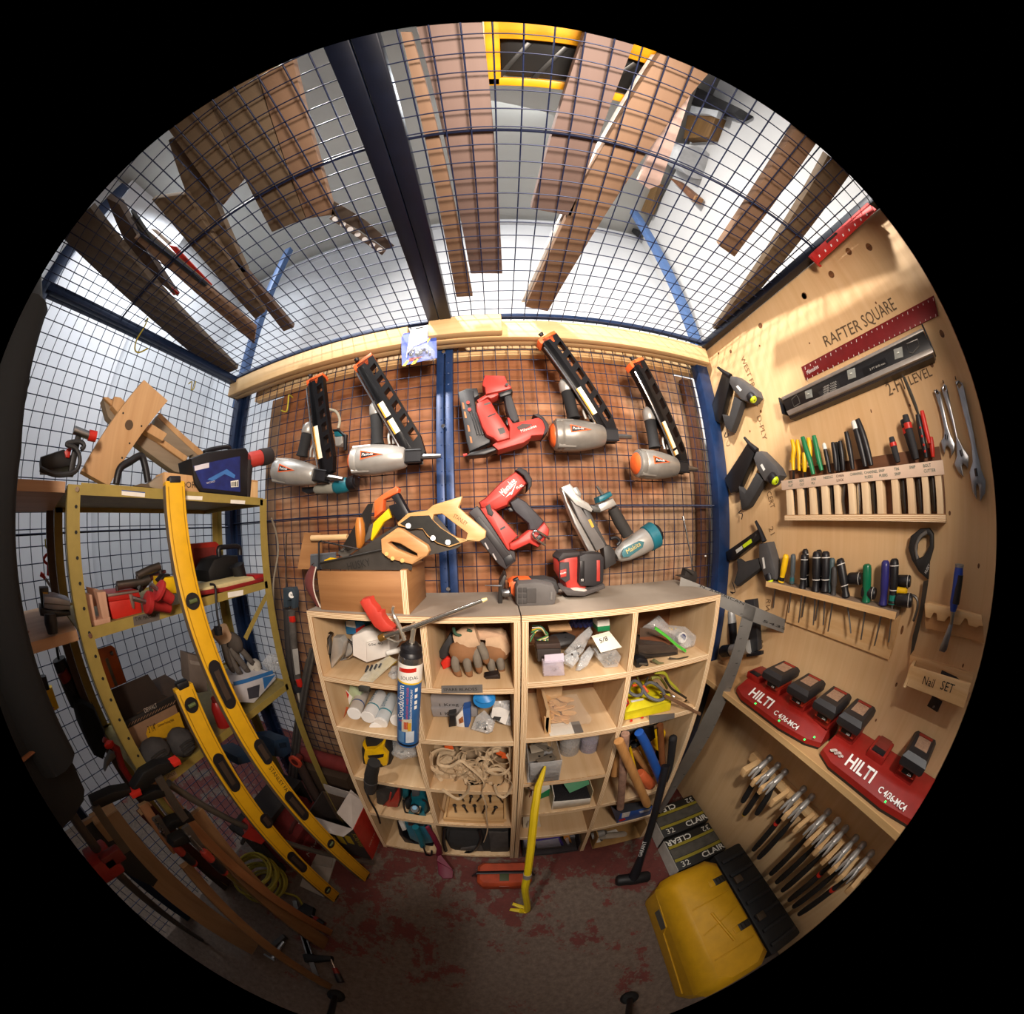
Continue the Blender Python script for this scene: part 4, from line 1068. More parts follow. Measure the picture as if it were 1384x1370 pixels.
bag('hardware_bag', 'clear bag with black hardware at the front of the second row', 'bag', Plane(YP(.80)(*zL(1090, 950)), (0, -.7, .7)), zL, [1020, 975, 1050, 900, 1100, 860, 1165, 930, 1150, 990, 1120, 1005], .02, None, lambda c: bits(10, c, .02, .012, .004, .005, M('222224', .4)), None, (1095, 955))
bag('hardware_bag', 'clear bag with white card at the inner end of the second row', 'bag', Plane(YP(.82)(*zL(1195, 890)), (0, -.8, .6)), zL, [1130, 900, 1160, 810, 1250, 805, 1260, 960, 1190, 940], .02, None, lambda c: bits(6, c, .015, .01, .004, .004), None, (1180, 910))
thing('hang_card', 'white header card on the bag at the inner end of the second row', 'card')
pz('card', M('d8d4ce', .6), Plane(YP(.815)(*zL(1200, 880)), (0, -.8, .6)), zL, [1150, 850, 1190, 845, 1250, 870, 1225, 950, 1140, 905], .001)
pz('dark_print', INK, Plane(YP(.813)(*zL(1200, 880)), (0, -.8, .6)), zL, [1160, 900, 1200, 905, 1190, 930, 1150, 912], .001)
# row three, left
thing('orbital_sander', 'yellow and black random orbit sander standing in the third row', 'sander')
pl = YP(.80)
pz('pad_housing', M('1e1c1c', .7), pl.off(-.02), zF, [235, 170, 260, 100, 330, 75, 400, 110, 445, 180, 430, 270, 390, 320, 300, 310, 245, 260], .05, .012)
pz('cover', YELLOW, pl, zF, [248, 120, 265, 165, 330, 160, 375, 125, 388, 130, 385, 165, 415, 200, 408, 270, 385, 275, 350, 240, 265, 265, 255, 215, 262, 170, 246, 135], .04, .008)
pz('band', BLACK, pl.off(.002), zF, [280, 205, 390, 195, 385, 215, 330, 228, 285, 220], .012, .002)
tube('motor_barrel', M('22201f', .7), pts(YP(.715), zF, [325, 250, 305, 330, 300, 420]), [.024, .026, .026], 16)
tube('motor_cap', M('302d2c', .7), pts(YP(.712), zF, [302, 370, 298, 440]), [.0275, .022], 16)
tube('cord', BLACK, curve(pts(YP(.725), zF, [268, 430, 295, 500, 335, 570, 355, 620, 365, 655]), 4), .0045, 8)
bag('parts_bag', 'clear bag with white plastic parts beside the yellow sander', 'bag', Plane(YP(.84)(*zF(520, 160)), (0, -.6, .8)), zF, [400, 120, 450, 90, 600, 110, 610, 200, 500, 225, 440, 200], .03, None, lambda c: [box('white_part', WHITE, c + Vector((.012 * k - .01, 0, .0)), (.03, .02, .012), rz(30 * k), .003) for k in range(2)], None, (520, 185))
# row three, right: straps
thing('cotton_straps', 'heap of cream cotton webbing straps with one end hanging down', 'straps')
CREAM = M('cdb594', .9, bump=.3, scale=80)
random.seed(11)
base = YP(.80)
pz('folded_bundle', CREAM, base, zF, [715, 300, 740, 250, 830, 240, 930, 270, 940, 420, 860, 455, 740, 440, 705, 390], .06, .02)
pz('folded_bundle', CREAM, YP(.83), zF, [940, 300, 1100, 280, 1130, 400, 1060, 440, 960, 430], .06, .02)
pz('folded_bundle', M('c2a988', .9, bump=.3, scale=80), YP(.88), zF, [700, 150, 830, 140, 860, 240, 720, 280], .06, .02)
pz('folded_bundle', M('b8a184', .9, bump=.3, scale=80), YP(.9), zF, [900, 150, 1240, 150, 1230, 290, 900, 280], .06, .02)
for k in range(34):
    cu, cv = random.uniform(760, 1190), random.uniform(170, 400); ru, rv = random.uniform(40, 110), random.uniform(35, 85); ph = random.uniform(0, 6.28)
    n = random.randint(7, 10); rng = random.uniform(2.5, 5.8)
    P = []
    for i in range(n):
        t = ph + rng * i / (n - 1)
        u = min(max(cu + ru * math.cos(t), 705), 1235); v = min(max(cv + rv * math.sin(t), 145), 445)
        P.append(YP(.775 + .02 * random.random() if v > 300 else .80)(*zF(u, v)))
    tube('strap', CREAM, curve(P, 4), .0075, 6, None, .35)
for flat in ([780, 430, 860, 485, 900, 490, 950, 440, 960, 390], [1130, 400, 1150, 460, 1190, 480, 1230, 440, 1245, 390, 1200, 350], [760, 200, 755, 260, 830, 275, 900, 240, 950, 270, 1040, 350, 1060, 400, 1045, 450, 1070, 520, 1075, 600, 1082, 700, 1058, 780]):
    tube('strap', CREAM, curve(pts(YP(.735), zF, flat), 5), .006, 6, None, .35)
for u, v in ((825, 150), (1170, 190), (1205, 210)):
    box('orange_tag', ORANGE, YP(.80)(*zF(u, v)), (.03, .004, .02), Matrix.Rotation(random.uniform(-1, 1), 3, 'Y'), .001)
# row four, left
thing('red_sander', 'red and grey compact sander in the fourth row', 'sander')
pl = YP(.80)
pz('body', M('33302f', .7), pl, zF, [330, 440, 400, 415, 460, 430, 495, 500, 490, 560, 440, 600, 370, 585, 335, 520], .06, .015)
pz('red_shell', NRED, pl.off(.004), zF, [400, 530, 440, 500, 475, 440, 490, 430, 495, 500, 480, 550, 420, 575], .02, .006)
pz('red_stripe', NRED, pl.off(.006), zF, [385, 545, 420, 500, 430, 450, 440, 455, 430, 520, 395, 565], .01, .003)
pz('base', M('55504e', .8), pl.off(.006), zF, [345, 560, 430, 592, 500, 545, 505, 560, 440, 605, 350, 585], .08, .004)
thing('hand_planer', 'teal electric planer with black knob and coiled cord in the fourth row', 'planer')
pl = YP(.775)
pz('body', TEAL, pl, zF, [545, 600, 560, 560, 600, 590, 655, 570, 670, 600, 665, 650, 555, 655], .10, .006)
pz('rear', TEAL, YP(.83), zF, [560, 490, 660, 480, 690, 520, 670, 580, 600, 590, 565, 550], .08, .01)
pz('top_handle', TEAL, YP(.86), zF, [500, 435, 550, 430, 560, 500, 520, 520], .05, .01)
lathe('depth_knob', BLACK, YP(.765)(*zF(595, 560)), YP(.81)(*zF(595, 555)), [(0, .017), (.2, .022), (1, .022)], 18)
lathe('knob_insert', M('2a86b0', .4), YP(.762)(*zF(595, 552)), YP(.78)(*zF(595, 552)), [(0, .010), (1, .012)], 14)
tube('front_latch', BLACK, pts(YP(.77), zF, [590, 645, 618, 645]), .008, 8)
pz('sole_plate', STEEL, pl.off(.004), zF, [550, 655, 660, 658, 655, 675, 552, 672], .12, .002)
pz('grey_cap', M('5a5c60', .5), YP(.84), zF, [575, 440, 625, 440, 625, 485, 575, 485], .05, .006)
tube('cord', BLACK, curve([YP(.78)(*zF(u, v)) for u, v in ((520, 500), (530, 570), (560, 620), (640, 600), (690, 570), (680, 520), (650, 500))], 4), .0045, 8)
pz('cord_block', M('1a2228', .7), YP(.80), zF, [525, 520, 560, 495, 575, 570, 545, 590], .03, .008)
# row four, right
thing('parts_tray', 'low wooden tray of steel anchors in the fourth row', 'tray')
box('front_rail', PINE, (-.115, YS + .02, Z4 + .0125), (.25, .01, .025)); box('base', PINE, (-.115, YS + .12, Z4 + .003), (.25, .19, .006))
box('end_rail', PINEY, (-.235, YS + .12, Z4 + .0125), (.01, .19, .025)); box('end_rail', PINEY, (.015, YS + .12, Z4 + .0125), (.01, .19, .025))
random.seed(5)
for k in range(10):
    thing('steel_anchor', 'steel wedge anchor lying loose in the low wooden tray', 'bolt', 'wedge anchors in the tray')
    c = Vector((-.20 + .0215 * k, .83 + .065 * (k % 2) + random.uniform(-.004, .004), Z4 + .016)); an = random.uniform(1.0, 2.1)
    d = Vector((math.cos(an), math.sin(an), 0))
    tube('shaft', STEEL, [c - d * .03, c + d * .02], .0045, 8)
    tube('nut', M('77777a', .35, .9), [c + d * .008, c + d * .016], .009, 6)
    tube('collar', CHROME, [c - d * .03, c - d * .02], [.0055, .005], 8)
thing('wood_sliver', 'splintered wood strip standing in the fourth row', 'wood')
tube('strip', WOOD('c8a070', 'a87c4c', 'z'), pts(YP(.80), zF, [740, 485, 760, 540, 800, 600]), [.003, .005, .003], 5)
# row five
thing('belt_sander', 'teal and black corded sander lying in the bottom row', 'sander')
pl = YP(.78)
pz('shoe', BLACK, pl, zF, [475, 650, 490, 640, 520, 740, 600, 810, 720, 810, 725, 835, 640, 835, 530, 790, 490, 730], .10, .006)
pz('body', M('2a6a80', .5), pl.off(.004), zF, [520, 650, 640, 670, 700, 700, 720, 790, 640, 800, 560, 760], .09, .012)
tube('handle', TEAL, pts(YP(.755), zF, [600, 680, 630, 740, 650, 810]), [.016, .017, .014], 12)
pz('white_plate', WHITE, pl.off(.008), zF, [485, 645, 515, 640, 540, 700, 515, 710], .02, .003)
tube('cord', BLACK, curve(pts(YP(.735), zF, [655, 815, 670, 860, 690, 900, 705, 890, 710, 840]), 4), .005, 8)
thing('tool_bag', 'dark grey fabric tool bag slumped in the bottom row', 'bag')
CLOTH = M('2b2a2b', .95, bump=.5, scale=40)
pz('body', CLOTH, YP(.77), zF, [800, 700, 1230, 700, 1235, 840, 1200, 890, 1080, 910, 930, 880, 830, 850, 795, 780], .2, .03)
pz('grey_panel', M('55504e', .95, bump=.4, scale=40), YP(.768), zF, [905, 820, 1040, 800, 1060, 850, 1000, 880, 900, 860], .02, .005)
pz('grey_panel', M('4a4644', .95, bump=.4, scale=40), YP(.766), zF, [1090, 720, 1220, 720, 1225, 850, 1150, 880, 1100, 860], .02, .006)
tube('strap', BLACK, curve(pts(YP(.755), zF, [800, 690, 790, 780, 810, 860, 815, 905]), 4), .010, 8, None, .4)
tube('shoulder_strap', BLACK, curve(pts(YP(.76), zF, [1030, 700, 1040, 760, 1000, 830, 940, 870]), 4), .010, 8, None, .4)

# ------------------------------------------------------------------ things on the right unit's shelves
R1, R2, R3, R4, R5 = 1.125, .905, .668, .45, .235
thing('wire_bundle', 'bundle of green, yellow and white wires on the top shelf', 'wires')
for k, c in enumerate(('3a7a4a', 'c8b040', 'd8d4cc', '2a2a2a', '4a8a5a', 'c8a428', 'e0dcd0', '3a6a48')):
    P = [YP(.80 + .012 * (k % 4))(*zR(118 + k * 2, 480 - k * 14)), YP(.82)(*zR(150 + 6 * k, 420 - 4 * k)), YP(.83)(*zR(195 + 4 * k, 410 + 6 * k)), YP(.82)(*zR(225, 440 + 5 * k)), YP(.81)(*zR(160 + 8 * k, 470))]
    tube('wire_strand', M(c, .5), curve(P, 4), .0022, 6)
thing('cardboard_piece', 'tan cardboard piece lying on the top shelf clutter', 'cardboard')
pl = Plane(YP(.86)(*zR(290, 385)), (0, -.6, .8))
pz('sheet', M('b08c64', .85), pl, zR, [222, 365, 345, 352, 372, 405, 235, 412], .006, .001)
pz('under_sheet', M('9a7850', .85), pl.off(-.007), zR, [230, 375, 350, 360, 370, 410, 240, 416], .006, .001)
def rowbag(label, y, flat, mid, mat, r, n=9, t=.02, clear=None, nrm=(0, -.75, .66)):
    p0 = YP(y)(*zR(*mid))
    bag('hardware_bag', label, 'bag', Plane(p0, nrm), zR, flat, t, clear, lambda c: bits(n, c, t, t * .7, .008, r, mat), None, mid)
rowbag('dark plastic bag behind the clear bags on the top shelf', .89, [150, 500, 250, 430, 330, 410, 400, 440, 380, 490, 250, 520], (290, 460), BLACK, .004, 4, .03, M('2b2a2c', .35, bump=.6))
rowbag('clear bag of silver screws leaning in the middle of the top shelf', .83, [330, 530, 410, 440, 480, 380, 500, 420, 440, 540, 370, 600], (410, 520), SCREWM, .004, 12)
rowbag('clear crumpled bag in front of the bag of silver screws', .80, [400, 650, 430, 560, 480, 500, 510, 540, 470, 620, 420, 655], (460, 580), SCREWM, .003, 5)
rowbag('clear bag of long bolts leaning at the front of the top shelf', .79, [320, 560, 400, 520, 420, 580, 380, 630, 330, 600], (375, 570), STEEL, .005, 6)
thing('metal_tin', 'flat dark tin box at the front of the top shelf', 'box')
pz('lid', M('6a5a54', .35, .6), YP(.80), zR, [155, 495, 300, 488, 305, 520, 160, 525], .06, .003)
pz('body', M('3a3432', .45), YP(.802), zR, [160, 525, 305, 522, 305, 600, 165, 600], .06, .003)
thing('clamshell_pack', 'clear lilac clamshell pack of picture hooks at the front of the top shelf', 'package')
pl = YP(.765)
pz('card', M('d8cede', .5, var=.05), pl, zR, [205, 560, 320, 550, 325, 600, 205, 610], .002)
pz('shell', CLEAR('e8def0', .4), pl.off(.004), zR, [195, 600, 320, 590, 330, 685, 200, 690], .02, .004)
bits(4, pl(*zR(260, 650)), .01, .004, .004, .003)
thing('screw_tub', 'clear tub of silver screws with handwritten card on the top shelf', 'tub')
pl = YP(.78)
pz('tub', CLEAR('e4e8ea', .3, .08), pl, zR, [515, 540, 640, 525, 672, 570, 650, 635, 570, 640, 530, 590], .05, .006)
random.seed(3)
bits(22, YP(.80)(*zR(595, 610)), .018, .012, .03, .0045, M('c4c6c8', .2, 1))
cd = pz('card', M('d9d3c4', .7, var=.04), Plane(YP(.775)(*zR(580, 480)), (0, -.8, .6)), zR, [488, 445, 595, 415, 672, 512, 545, 545], .002)
rtext('5/8', 540, 490, 590, 470, .020, INK, zR, Plane(YP(.773)(*zR(580, 480)), (0, -.8, .6)), parent=cd)
thing('green_carton', 'small white and green carton on the top shelf beside the divider', 'box')
pz('carton', M('e4e0d8', .6), YP(.86), zR, [525, 350, 598, 342, 600, 385, 525, 392], .05, .002)
pz('green_band', GREEN, YP(.859), zR, [525, 390, 600, 382, 600, 412, 528, 420], .05, .001)
thing('blue_bundle', 'blue twisted bundle at the back of the top shelf', 'bundle')
for k in range(5):
    tube('coil', M('31408c', .6), curve([YP(.95)(*zR(360 + 28 * k, 385 - 3 * k)), YP(.93)(*zR(375 + 28 * k, 355)), YP(.95)(*zR(395 + 28 * k, 385))], 4), .008, 8)
# row one, right side
thing('bit_case', 'dark clear-lidded case with brown label on the top shelf next to the plywood wall', 'case')
pl = YP(.79)
pz('base', M('2a2522', .4), pl, zR, [775, 545, 830, 560, 1000, 545, 1015, 560, 990, 582, 830, 582, 775, 570], .10, .004)
pz('lid', M('4a3f38', .25, alpha=.85), pl.off(-.004), zR, [770, 500, 940, 495, 1012, 520, 1015, 550, 1000, 560, 830, 562, 772, 550], .10, .006)
pz('label', M('7c4c34', .5), Plane(YP(.83)(*zR(880, 470)), (0, -.35, .94)), zR, [780, 450, 930, 440, 985, 495, 780, 500], .002)
pz('top_skin', M('6a5648', .3, alpha=.8), Plane(YP(.86)(*zR(860, 430)), (0, -.35, .94)), zR, [780, 395, 880, 392, 930, 440, 780, 450], .004)
thing('tape_roll', 'white tape roll with blue core on the top shelf', 'tape')
c = YP(.83)(*zR(1038, 455))
lathe('roll', M('dcd8d2', .6), c, c + Vector((.006, .03, -.01)), [(0, .018), (.02, .0195), (1, .0195)], 20)
lathe('core', M('30386c', .5), c + Vector((0, -.001, 0)), c + Vector((.006, .01, 0)), [(0, .0125), (1, .0125)], 16)
rowbag('clear bag with yellow tie on the top shelf next to the plywood wall', .85, [820, 370, 900, 310, 960, 370, 1060, 380, 1140, 440, 1120, 500, 1060, 520, 990, 440, 900, 400], (980, 400), YELLOW, .004, 3, .04)
thing('green_strip', 'bright green plastic strip across the dark case', 'strip')
tube('band', M('4fb83c', .5), pts(YP(.785), zR, [872, 395, 940, 445, 1010, 505, 1058, 535]), .006, 8, None, .4)
ball('rivet', M('3a9030', .5), YP(.783)(*zR(1052, 530)), .004, None, 1)
thing('spring_clip', 'black spring clip at the edge of the top shelf', 'clip')
pz('jaw', BLACK, YP(.755), zR, [760, 590, 785, 575, 830, 590, 835, 640, 815, 655, 800, 625, 780, 650, 760, 640], .03, .005)
tube('pin', STEEL, pts(YP(.75), zR, [775, 610, 825, 612]), .003, 8)
thing('small_pliers', 'pair of small silver pliers with green grip at the edge of the top shelf', 'pliers')
tube('handle', M('6a6a48', .5), pts(YP(.755), zR, [862, 590, 890, 610, 915, 635]), [.006, .006, .005], 8)
tube('handle', STEEL, pts(YP(.76), zR, [960, 580, 1010, 590, 1065, 605]), [.004, .006, .004], 8)
tube('jaw', CHROME, pts(YP(.755), zR, [905, 628, 930, 640]), [.006, .004], 8)
# row two left: biscuits
thing('biscuit_tray', 'thin plywood tray insert in the second row', 'tray')
pz('side', PINEZ, YP(.76), zR, [205, 940, 242, 935, 240, 1060, 205, 1062], .01)
P_ = pts(YP(.76), zR, [222, 1060]); xx = P_[0].x
box('side_board', FACE, (xx - .004, .87, R2 + .05), (.010, .22, .1)); box('back_board', FACE, (xx + .04, .99, R2 + .06), (.10, .010, .12))
box('paper', PAPER, (xx + .045, .775, R2 + .003), (.08, .06, .004))
box('tape_strip', TAPE, (xx + .10, .775, R2 + .003), (.03, .06, .0045))
random.seed(21)
for k in range(22):
    thing('wood_biscuit', 'flat oval wooden joining biscuit spilling from the clear bag', 'biscuit', 'joining biscuits in the second row')
    c = Vector((xx + .05 + random.uniform(-.035, .05), .86 + random.uniform(-.06, .06), R2 + .012 + .002 * k)); an = random.uniform(0, 6.28)
    R_m = rz(math.degrees(an)) @ Matrix.Rotation(random.uniform(-.3, .3), 3, 'X')
    prism('slip', M('dcae78', .7), [c + R_m @ Vector((math.cos(t) * .026, math.sin(t) * .0105, 0)) for t in [2 * math.pi * i / 12 for i in range(12)]], R_m @ Vector((0, 0, 1)), .004)
bag('biscuit_bag', 'clear open bag holding the joining biscuits', 'bag', Plane(Vector((xx + .06, .84, R2 + .065)), (0, -.4, .92)), zR, [235, 830, 330, 800, 400, 790, 450, 880, 495, 940, 480, 965, 250, 985], .01, CLEAR('f0ece4', .08, .1))
# row two right
thing('yellow_box', 'flat yellow plastic box in the second row', 'box')
pl = YP(.765)
pz('front', M('e6d81c', .5), pl, zR, [690, 905, 975, 830, 965, 895, 690, 955], .17, .004)
pz('top', M('ddd024', .5), Plane(pl(*zR(830, 860)), (0, -.25, .97)), zR, [700, 830, 960, 790, 975, 832, 692, 905], .006, .002)
pz('label', WHITE, Plane(pl(*zR(830, 858)), (0, -.25, .97)).off(.002), zR, [725, 835, 800, 820, 805, 830, 730, 845], .001)
thing('red_clip', 'small red clip beside the yellow box', 'clip')
pz('clip', RED, YP(.76), zR, [692, 845, 712, 825, 720, 855, 700, 880], .02, .004); ball('pivot', STEEL, YP(.755)(*zR(706, 850)), .003, None, 1)
thing('scissors', 'grey-handled scissors lying on the yellow box', 'scissors')
SG = M('5f6064', .6); pp_ = Plane(YP(.775)(*zR(820, 790)), (0, -.5, .86))
tube('finger_loop', SG, curve(pts(pp_, zR, [720, 740, 715, 780, 760, 805, 795, 790, 790, 750, 750, 715]), 4, True), .006, 8, closed=True)
tube('finger_loop', SG, curve(pts(pp_, zR, [805, 750, 820, 800, 880, 832, 925, 820, 915, 770, 850, 725]), 4, True), .006, 8, closed=True)
tube('blade', STEEL, pts(YP(.84), zR, [790, 745, 765, 690]), [.006, .003], 6); tube('blade', STEEL, pts(YP(.84), zR, [810, 745, 830, 690]), [.006, .003], 6)
tube('orange_insert', ORANGE, pts(pp_.off(.004), zR, [735, 745, 760, 740]), .005, 8); tube('orange_insert', ORANGE, pts(pp_.off(.004), zR, [800, 745, 830, 785]), .005, 8)
def lockpliers(label, pl, zf, A, B, C, mat):
    thing('locking_pliers', label, 'pliers', 'locking pliers in the second row')
    tube('upper_handle', mat, curve(pts(pl, zf, A), 4), .0065, 8, None, .6)
    tube('lower_lever', M('3c3a34', .4, .6), curve(pts(pl.off(.006), zf, B), 4), .005, 8, None, .6)
    tube('adjust_screw', CHROME, pts(pl, zf, C), [.005, .006], 8)
lockpliers('yellow-green locking pliers lying open in the second row', YP(.78), zR, [870, 665, 930, 670, 960, 720, 1000, 760, 1020, 790], [930, 700, 970, 760, 1030, 800, 1060, 820], [1060, 835, 1100, 865], M('a8a830', .5))
lockpliers('second locking pliers behind the yellow-green one', YP(.82), zR, [850, 700, 890, 690, 920, 720, 945, 760], [880, 730, 920, 770, 960, 790], [955, 790, 985, 810], M('8c8c3c', .5))
thing('rusty_file', 'rusty flat file sticking out over the second row shelf edge', 'file')
tube('blade', M('7a5a40', .8, .3, bump=.4), pts(YP(.74), zR, [930, 805, 1040, 860, 1145, 915]), [.006, .0075, .007], 6, None, .45)
tube('tang', M('6a4c36', .8, .3), pts(YP(.76), zR, [905, 790, 935, 806]), [.003, .005], 6)
thing('yellow_bag', 'yellowish plastic bag stuffed under the yellow box', 'bag')
pz('skin', M('d8c030', .4, alpha=.7, bump=.5), YP(.76), zR, [685, 965, 830, 925, 835, 980, 760, 1000, 690, 1000], .06, .008); ball('red_fleck', RED, YP(.758)(*zR(728, 958)), (.006, .003, .009), None, 1); ball('red_fleck', RED, YP(.758)(*zR(795, 938)), (.007, .003, .004), None, 1)
# row three left
thing('clear_bin', 'clear plastic bin of metal plates at the edge of the third row', 'bin')
pl = YP(.745)
pz('front', CLEAR('cfd0d2', .55, .3), pl, zQ, [135, 270, 360, 245, 330, 385, 138, 405], .004, .001)
xa, xb = pl(*zQ(125, 320)).x, pl(*zQ(345, 320)).x
for xq in (xa, xb): box('side', CLEAR('cfd0d2', .4, .3), (xq, .84, R3 + .055), (.003, .19, .11))
box('base', CLEAR('cfd0d2', .6, .3), ((xa + xb) / 2, .84, R3 + .004), (xb - xa, .19, .004))
random.seed(9)
for k in range(7):
    thing('metal_plate', 'small grey joining plate inside the clear bin', 'plate', 'plates in the clear bin')
    R_m = rz(random.uniform(-60, 60)) @ Matrix.Rotation(random.uniform(-.7, .7), 3, 'X')
    c = Vector(((xa + xb) / 2 + random.uniform(-.03, .03), .83 + random.uniform(-.04, .05), R3 + .05 + .006 * k))
    box('plate_body', M('8c8274', .5, .4), c, (.07, .035, .003), R_m, .001); tube('hole', INK, [c + R_m @ Vector((.018, 0, .0012)), c + R_m @ Vector((.018, 0, .0022))], .005, 8)
for lab, u0, u1, vt, vb, y, cnt in (('clear round jar of small screws in the third row', 345, 485, 100, 230, .86, '8a8478'), ('clear jar with purple label in the third row', 490, 620, 85, 205, .86, '6a5a80')):
    thing('clear_jar', lab, 'jar', 'clear jars in the third row')
    x_a, x_b = YP(y)(*zQ(u0, vb)).x, YP(y)(*zQ(u1, vb)).x; r_ = (x_b - x_a) / 2; xm = (x_a + x_b) / 2
    lathe('wall', CLEAR('d8d8dc', .35, .1), (xm, y + r_, R3 + .003), (xm, y + r_, R3 + .13), [(0, r_ * .95), (.05, r_), (.95, r_), (1, r_ * .9)], 20)
    lathe('contents', M(cnt, .6, .2, var=.4, scale=150, bump=.5), (xm, y + r_, R3 + .004), (xm, y + r_, R3 + .06), [(0, r_ * .9), (.9, r_ * .92), (1, r_ * .6)], 16)
# hammer cubby
def shaft(name, label, cat, pl, zf, flat, r, mat, extra=None, group='tools standing in the hammer cubby'):
    thing(name, label, cat, group)
    P = pts(pl, zf, flat)
    tube('handle', mat, curve(P, 4), r if not isinstance(r, tuple) else [r[0] + (r[1] - r[0]) * i / (4 * (len(P) - 1)) for i in range(4 * (len(P) - 1) + 1)], 12)
    if extra: extra(P)
WH = WOOD('c8945c', 'a8743e', 'z', 1.0, .5)
def yellow_tip(P): tube('yellow_end', YELLOW, [P[-1], P[-1] + (P[-1] - P[-2]).normalized() * .02], [.017, .013], 12)
def head(P, mat=M('3a3836', .5, .6)):
    d = Vector((1, 0, .2)).normalized(); c = P[0] + Vector((.02, .06, -.03))
    tube('head', mat, [c - d * .045, c - d * .02, c + d * .03, c + d * .04], [.008, .014, .014, .016], 10)
shaft('hammer', 'hammer with long pale wooden handle and yellow end leaning out of the cubby', 'hammer', YP(.692), zQ, [750, 110, 840, 310, 945, 545], (.0165, .0185), WH, lambda P: (yellow_tip(P), head(P)))
shaft('hammer', 'short wooden mallet handle lying on the divider side of the cubby', 'hammer', YP(.765), zQ, [745, 180, 722, 340], (.016, .018), WH, head)
shaft('pipe', 'rusty whitewashed pipe standing in the hammer cubby', 'pipe', YP(.722), zQ, [795, 60, 780, 300, 760, 575], .0155, M('9a7866', .85, .2, var=.35, scale=30, bump=.5), lambda P: tube('bore', INK, [P[-1] - Vector((0, 0, .001)), P[-1] - Vector((0, 0, .002))], .012, 12))
shaft('hammer', 'hammer with blue rubber grip leaning in the cubby', 'hammer', YP(.735), zQ, [890, 50, 950, 160, 1045, 390], (.017, .019), BLUE, lambda P: (head(P), tube('end_cap', M('55585c', .5), [P[-1], P[-1] + (P[-1] - P[-2]).normalized() * .01], .02, 12)))
shaft('hammer', 'hammer with brown wooden handle hanging head up next to the plywood side', 'hammer', YP(.77), zQ, [1035, 0, 1045, 150, 1055, 290], .0135, WOOD('8c5834', '6a3c1e', 'z', 1, .5), head)
shaft('pry_tool', 'black rubber-handled tool standing next to the plywood side', 'tool', YP(.76), zQ, [1125, 95, 1115, 200, 1090, 380], (.018, .014), RUBBER, lambda P: ball('butt', RUBBER, P[0], .0185, None, 2))
shaft('hammer', 'mallet with light wooden handle lying deep in the cubby', 'hammer', YP(.82), zQ, [850, 170, 900, 240, 975, 345], (.014, .017), WH, head)
shaft('yellow_tool', 'yellow flat bar behind the wooden hammer handle', 'tool', YP(.80), zQ, [825, 150, 850, 250, 870, 330], .006, YELLOW, lambda P: ball('end', YELLOW, P[-1], .008, None, 1))
shaft('yellow_tool', 'yellow bent bar behind the blue grip', 'tool', YP(.83), zQ, [860, 60, 910, 170, 950, 260], .009, YELLOW, lambda P: ball('end', BLACK, P[0], .014, None, 1))
thing('rubber_mallet', 'orange rubber mallet head low in the cubby', 'mallet', 'tools standing in the hammer cubby')
c0, c1 = YP(.79)(*zQ(890, 330)), YP(.77)(*zQ(970, 415))
lathe('head', M('c05a30', .6), c0, c1, [(0, .02), (.05, .024), (.9, .027), (1, .022)], 18); lathe('face', M('b04c26', .6), c1, c1 + (c1 - c0).normalized() * .004, [(0, .024), (1, .018)], 18)
thing('coil_cable', 'small coil of black cable hung in the hammer cubby', 'cable', 'tools standing in the hammer cubby')
for k in range(4):
    c = YP(.81)(*zQ(860, 110)); tube('loop', BLACK, [c + Vector((.028 * math.cos(t) , .006 * k - .01, .026 * math.sin(t))) for t in [2 * math.pi * i / 16 for i in range(16)]], .004, 8, closed=True)
thing('cordless_tool', 'yellow and black power tool in the back of the hammer cubby', 'tool', 'tools standing in the hammer cubby')
pz('body', YELLOW, YP(.86), zQ, [980, 110, 1080, 50, 1210, 150, 1200, 180, 1140, 220, 1090, 190, 1000, 170], .05, .012)
pz('housing', BLACK, YP(.85), zQ, [890, 40, 1000, 10, 1010, 90, 960, 130, 900, 100], .06, .01)
thing('product_box', 'blue printed cardboard box lying open under the hammers', 'box')
pl = YP(.745)
pz('front', M('2a56a8', .5), pl, zQ, [760, 610, 985, 560, 965, 625, 735, 680], .004, .001)
pz('side', M('4a4a58', .6), pl, zQ, [695, 565, 765, 610, 738, 682], .004, .001)
pz('tray', M('25262c', .6), Plane(pl(*zQ(840, 590)), (0, -.2, .98)), zQ, [695, 562, 930, 520, 985, 558, 765, 610], .004)
pz('picture', M('d8d4ce', .5, var=.2, scale=60), pl.off(.001), zQ, [775, 612, 830, 600, 820, 632, 770, 644], .001); pz('red_mark', RED, pl.off(.001), zQ, [750, 660, 790, 645, 800, 655, 760, 668], .001); pz('print', M('c8ccd8', .5), pl.off(.001), zQ, [890, 600, 975, 575, 960, 595, 900, 610], .001)
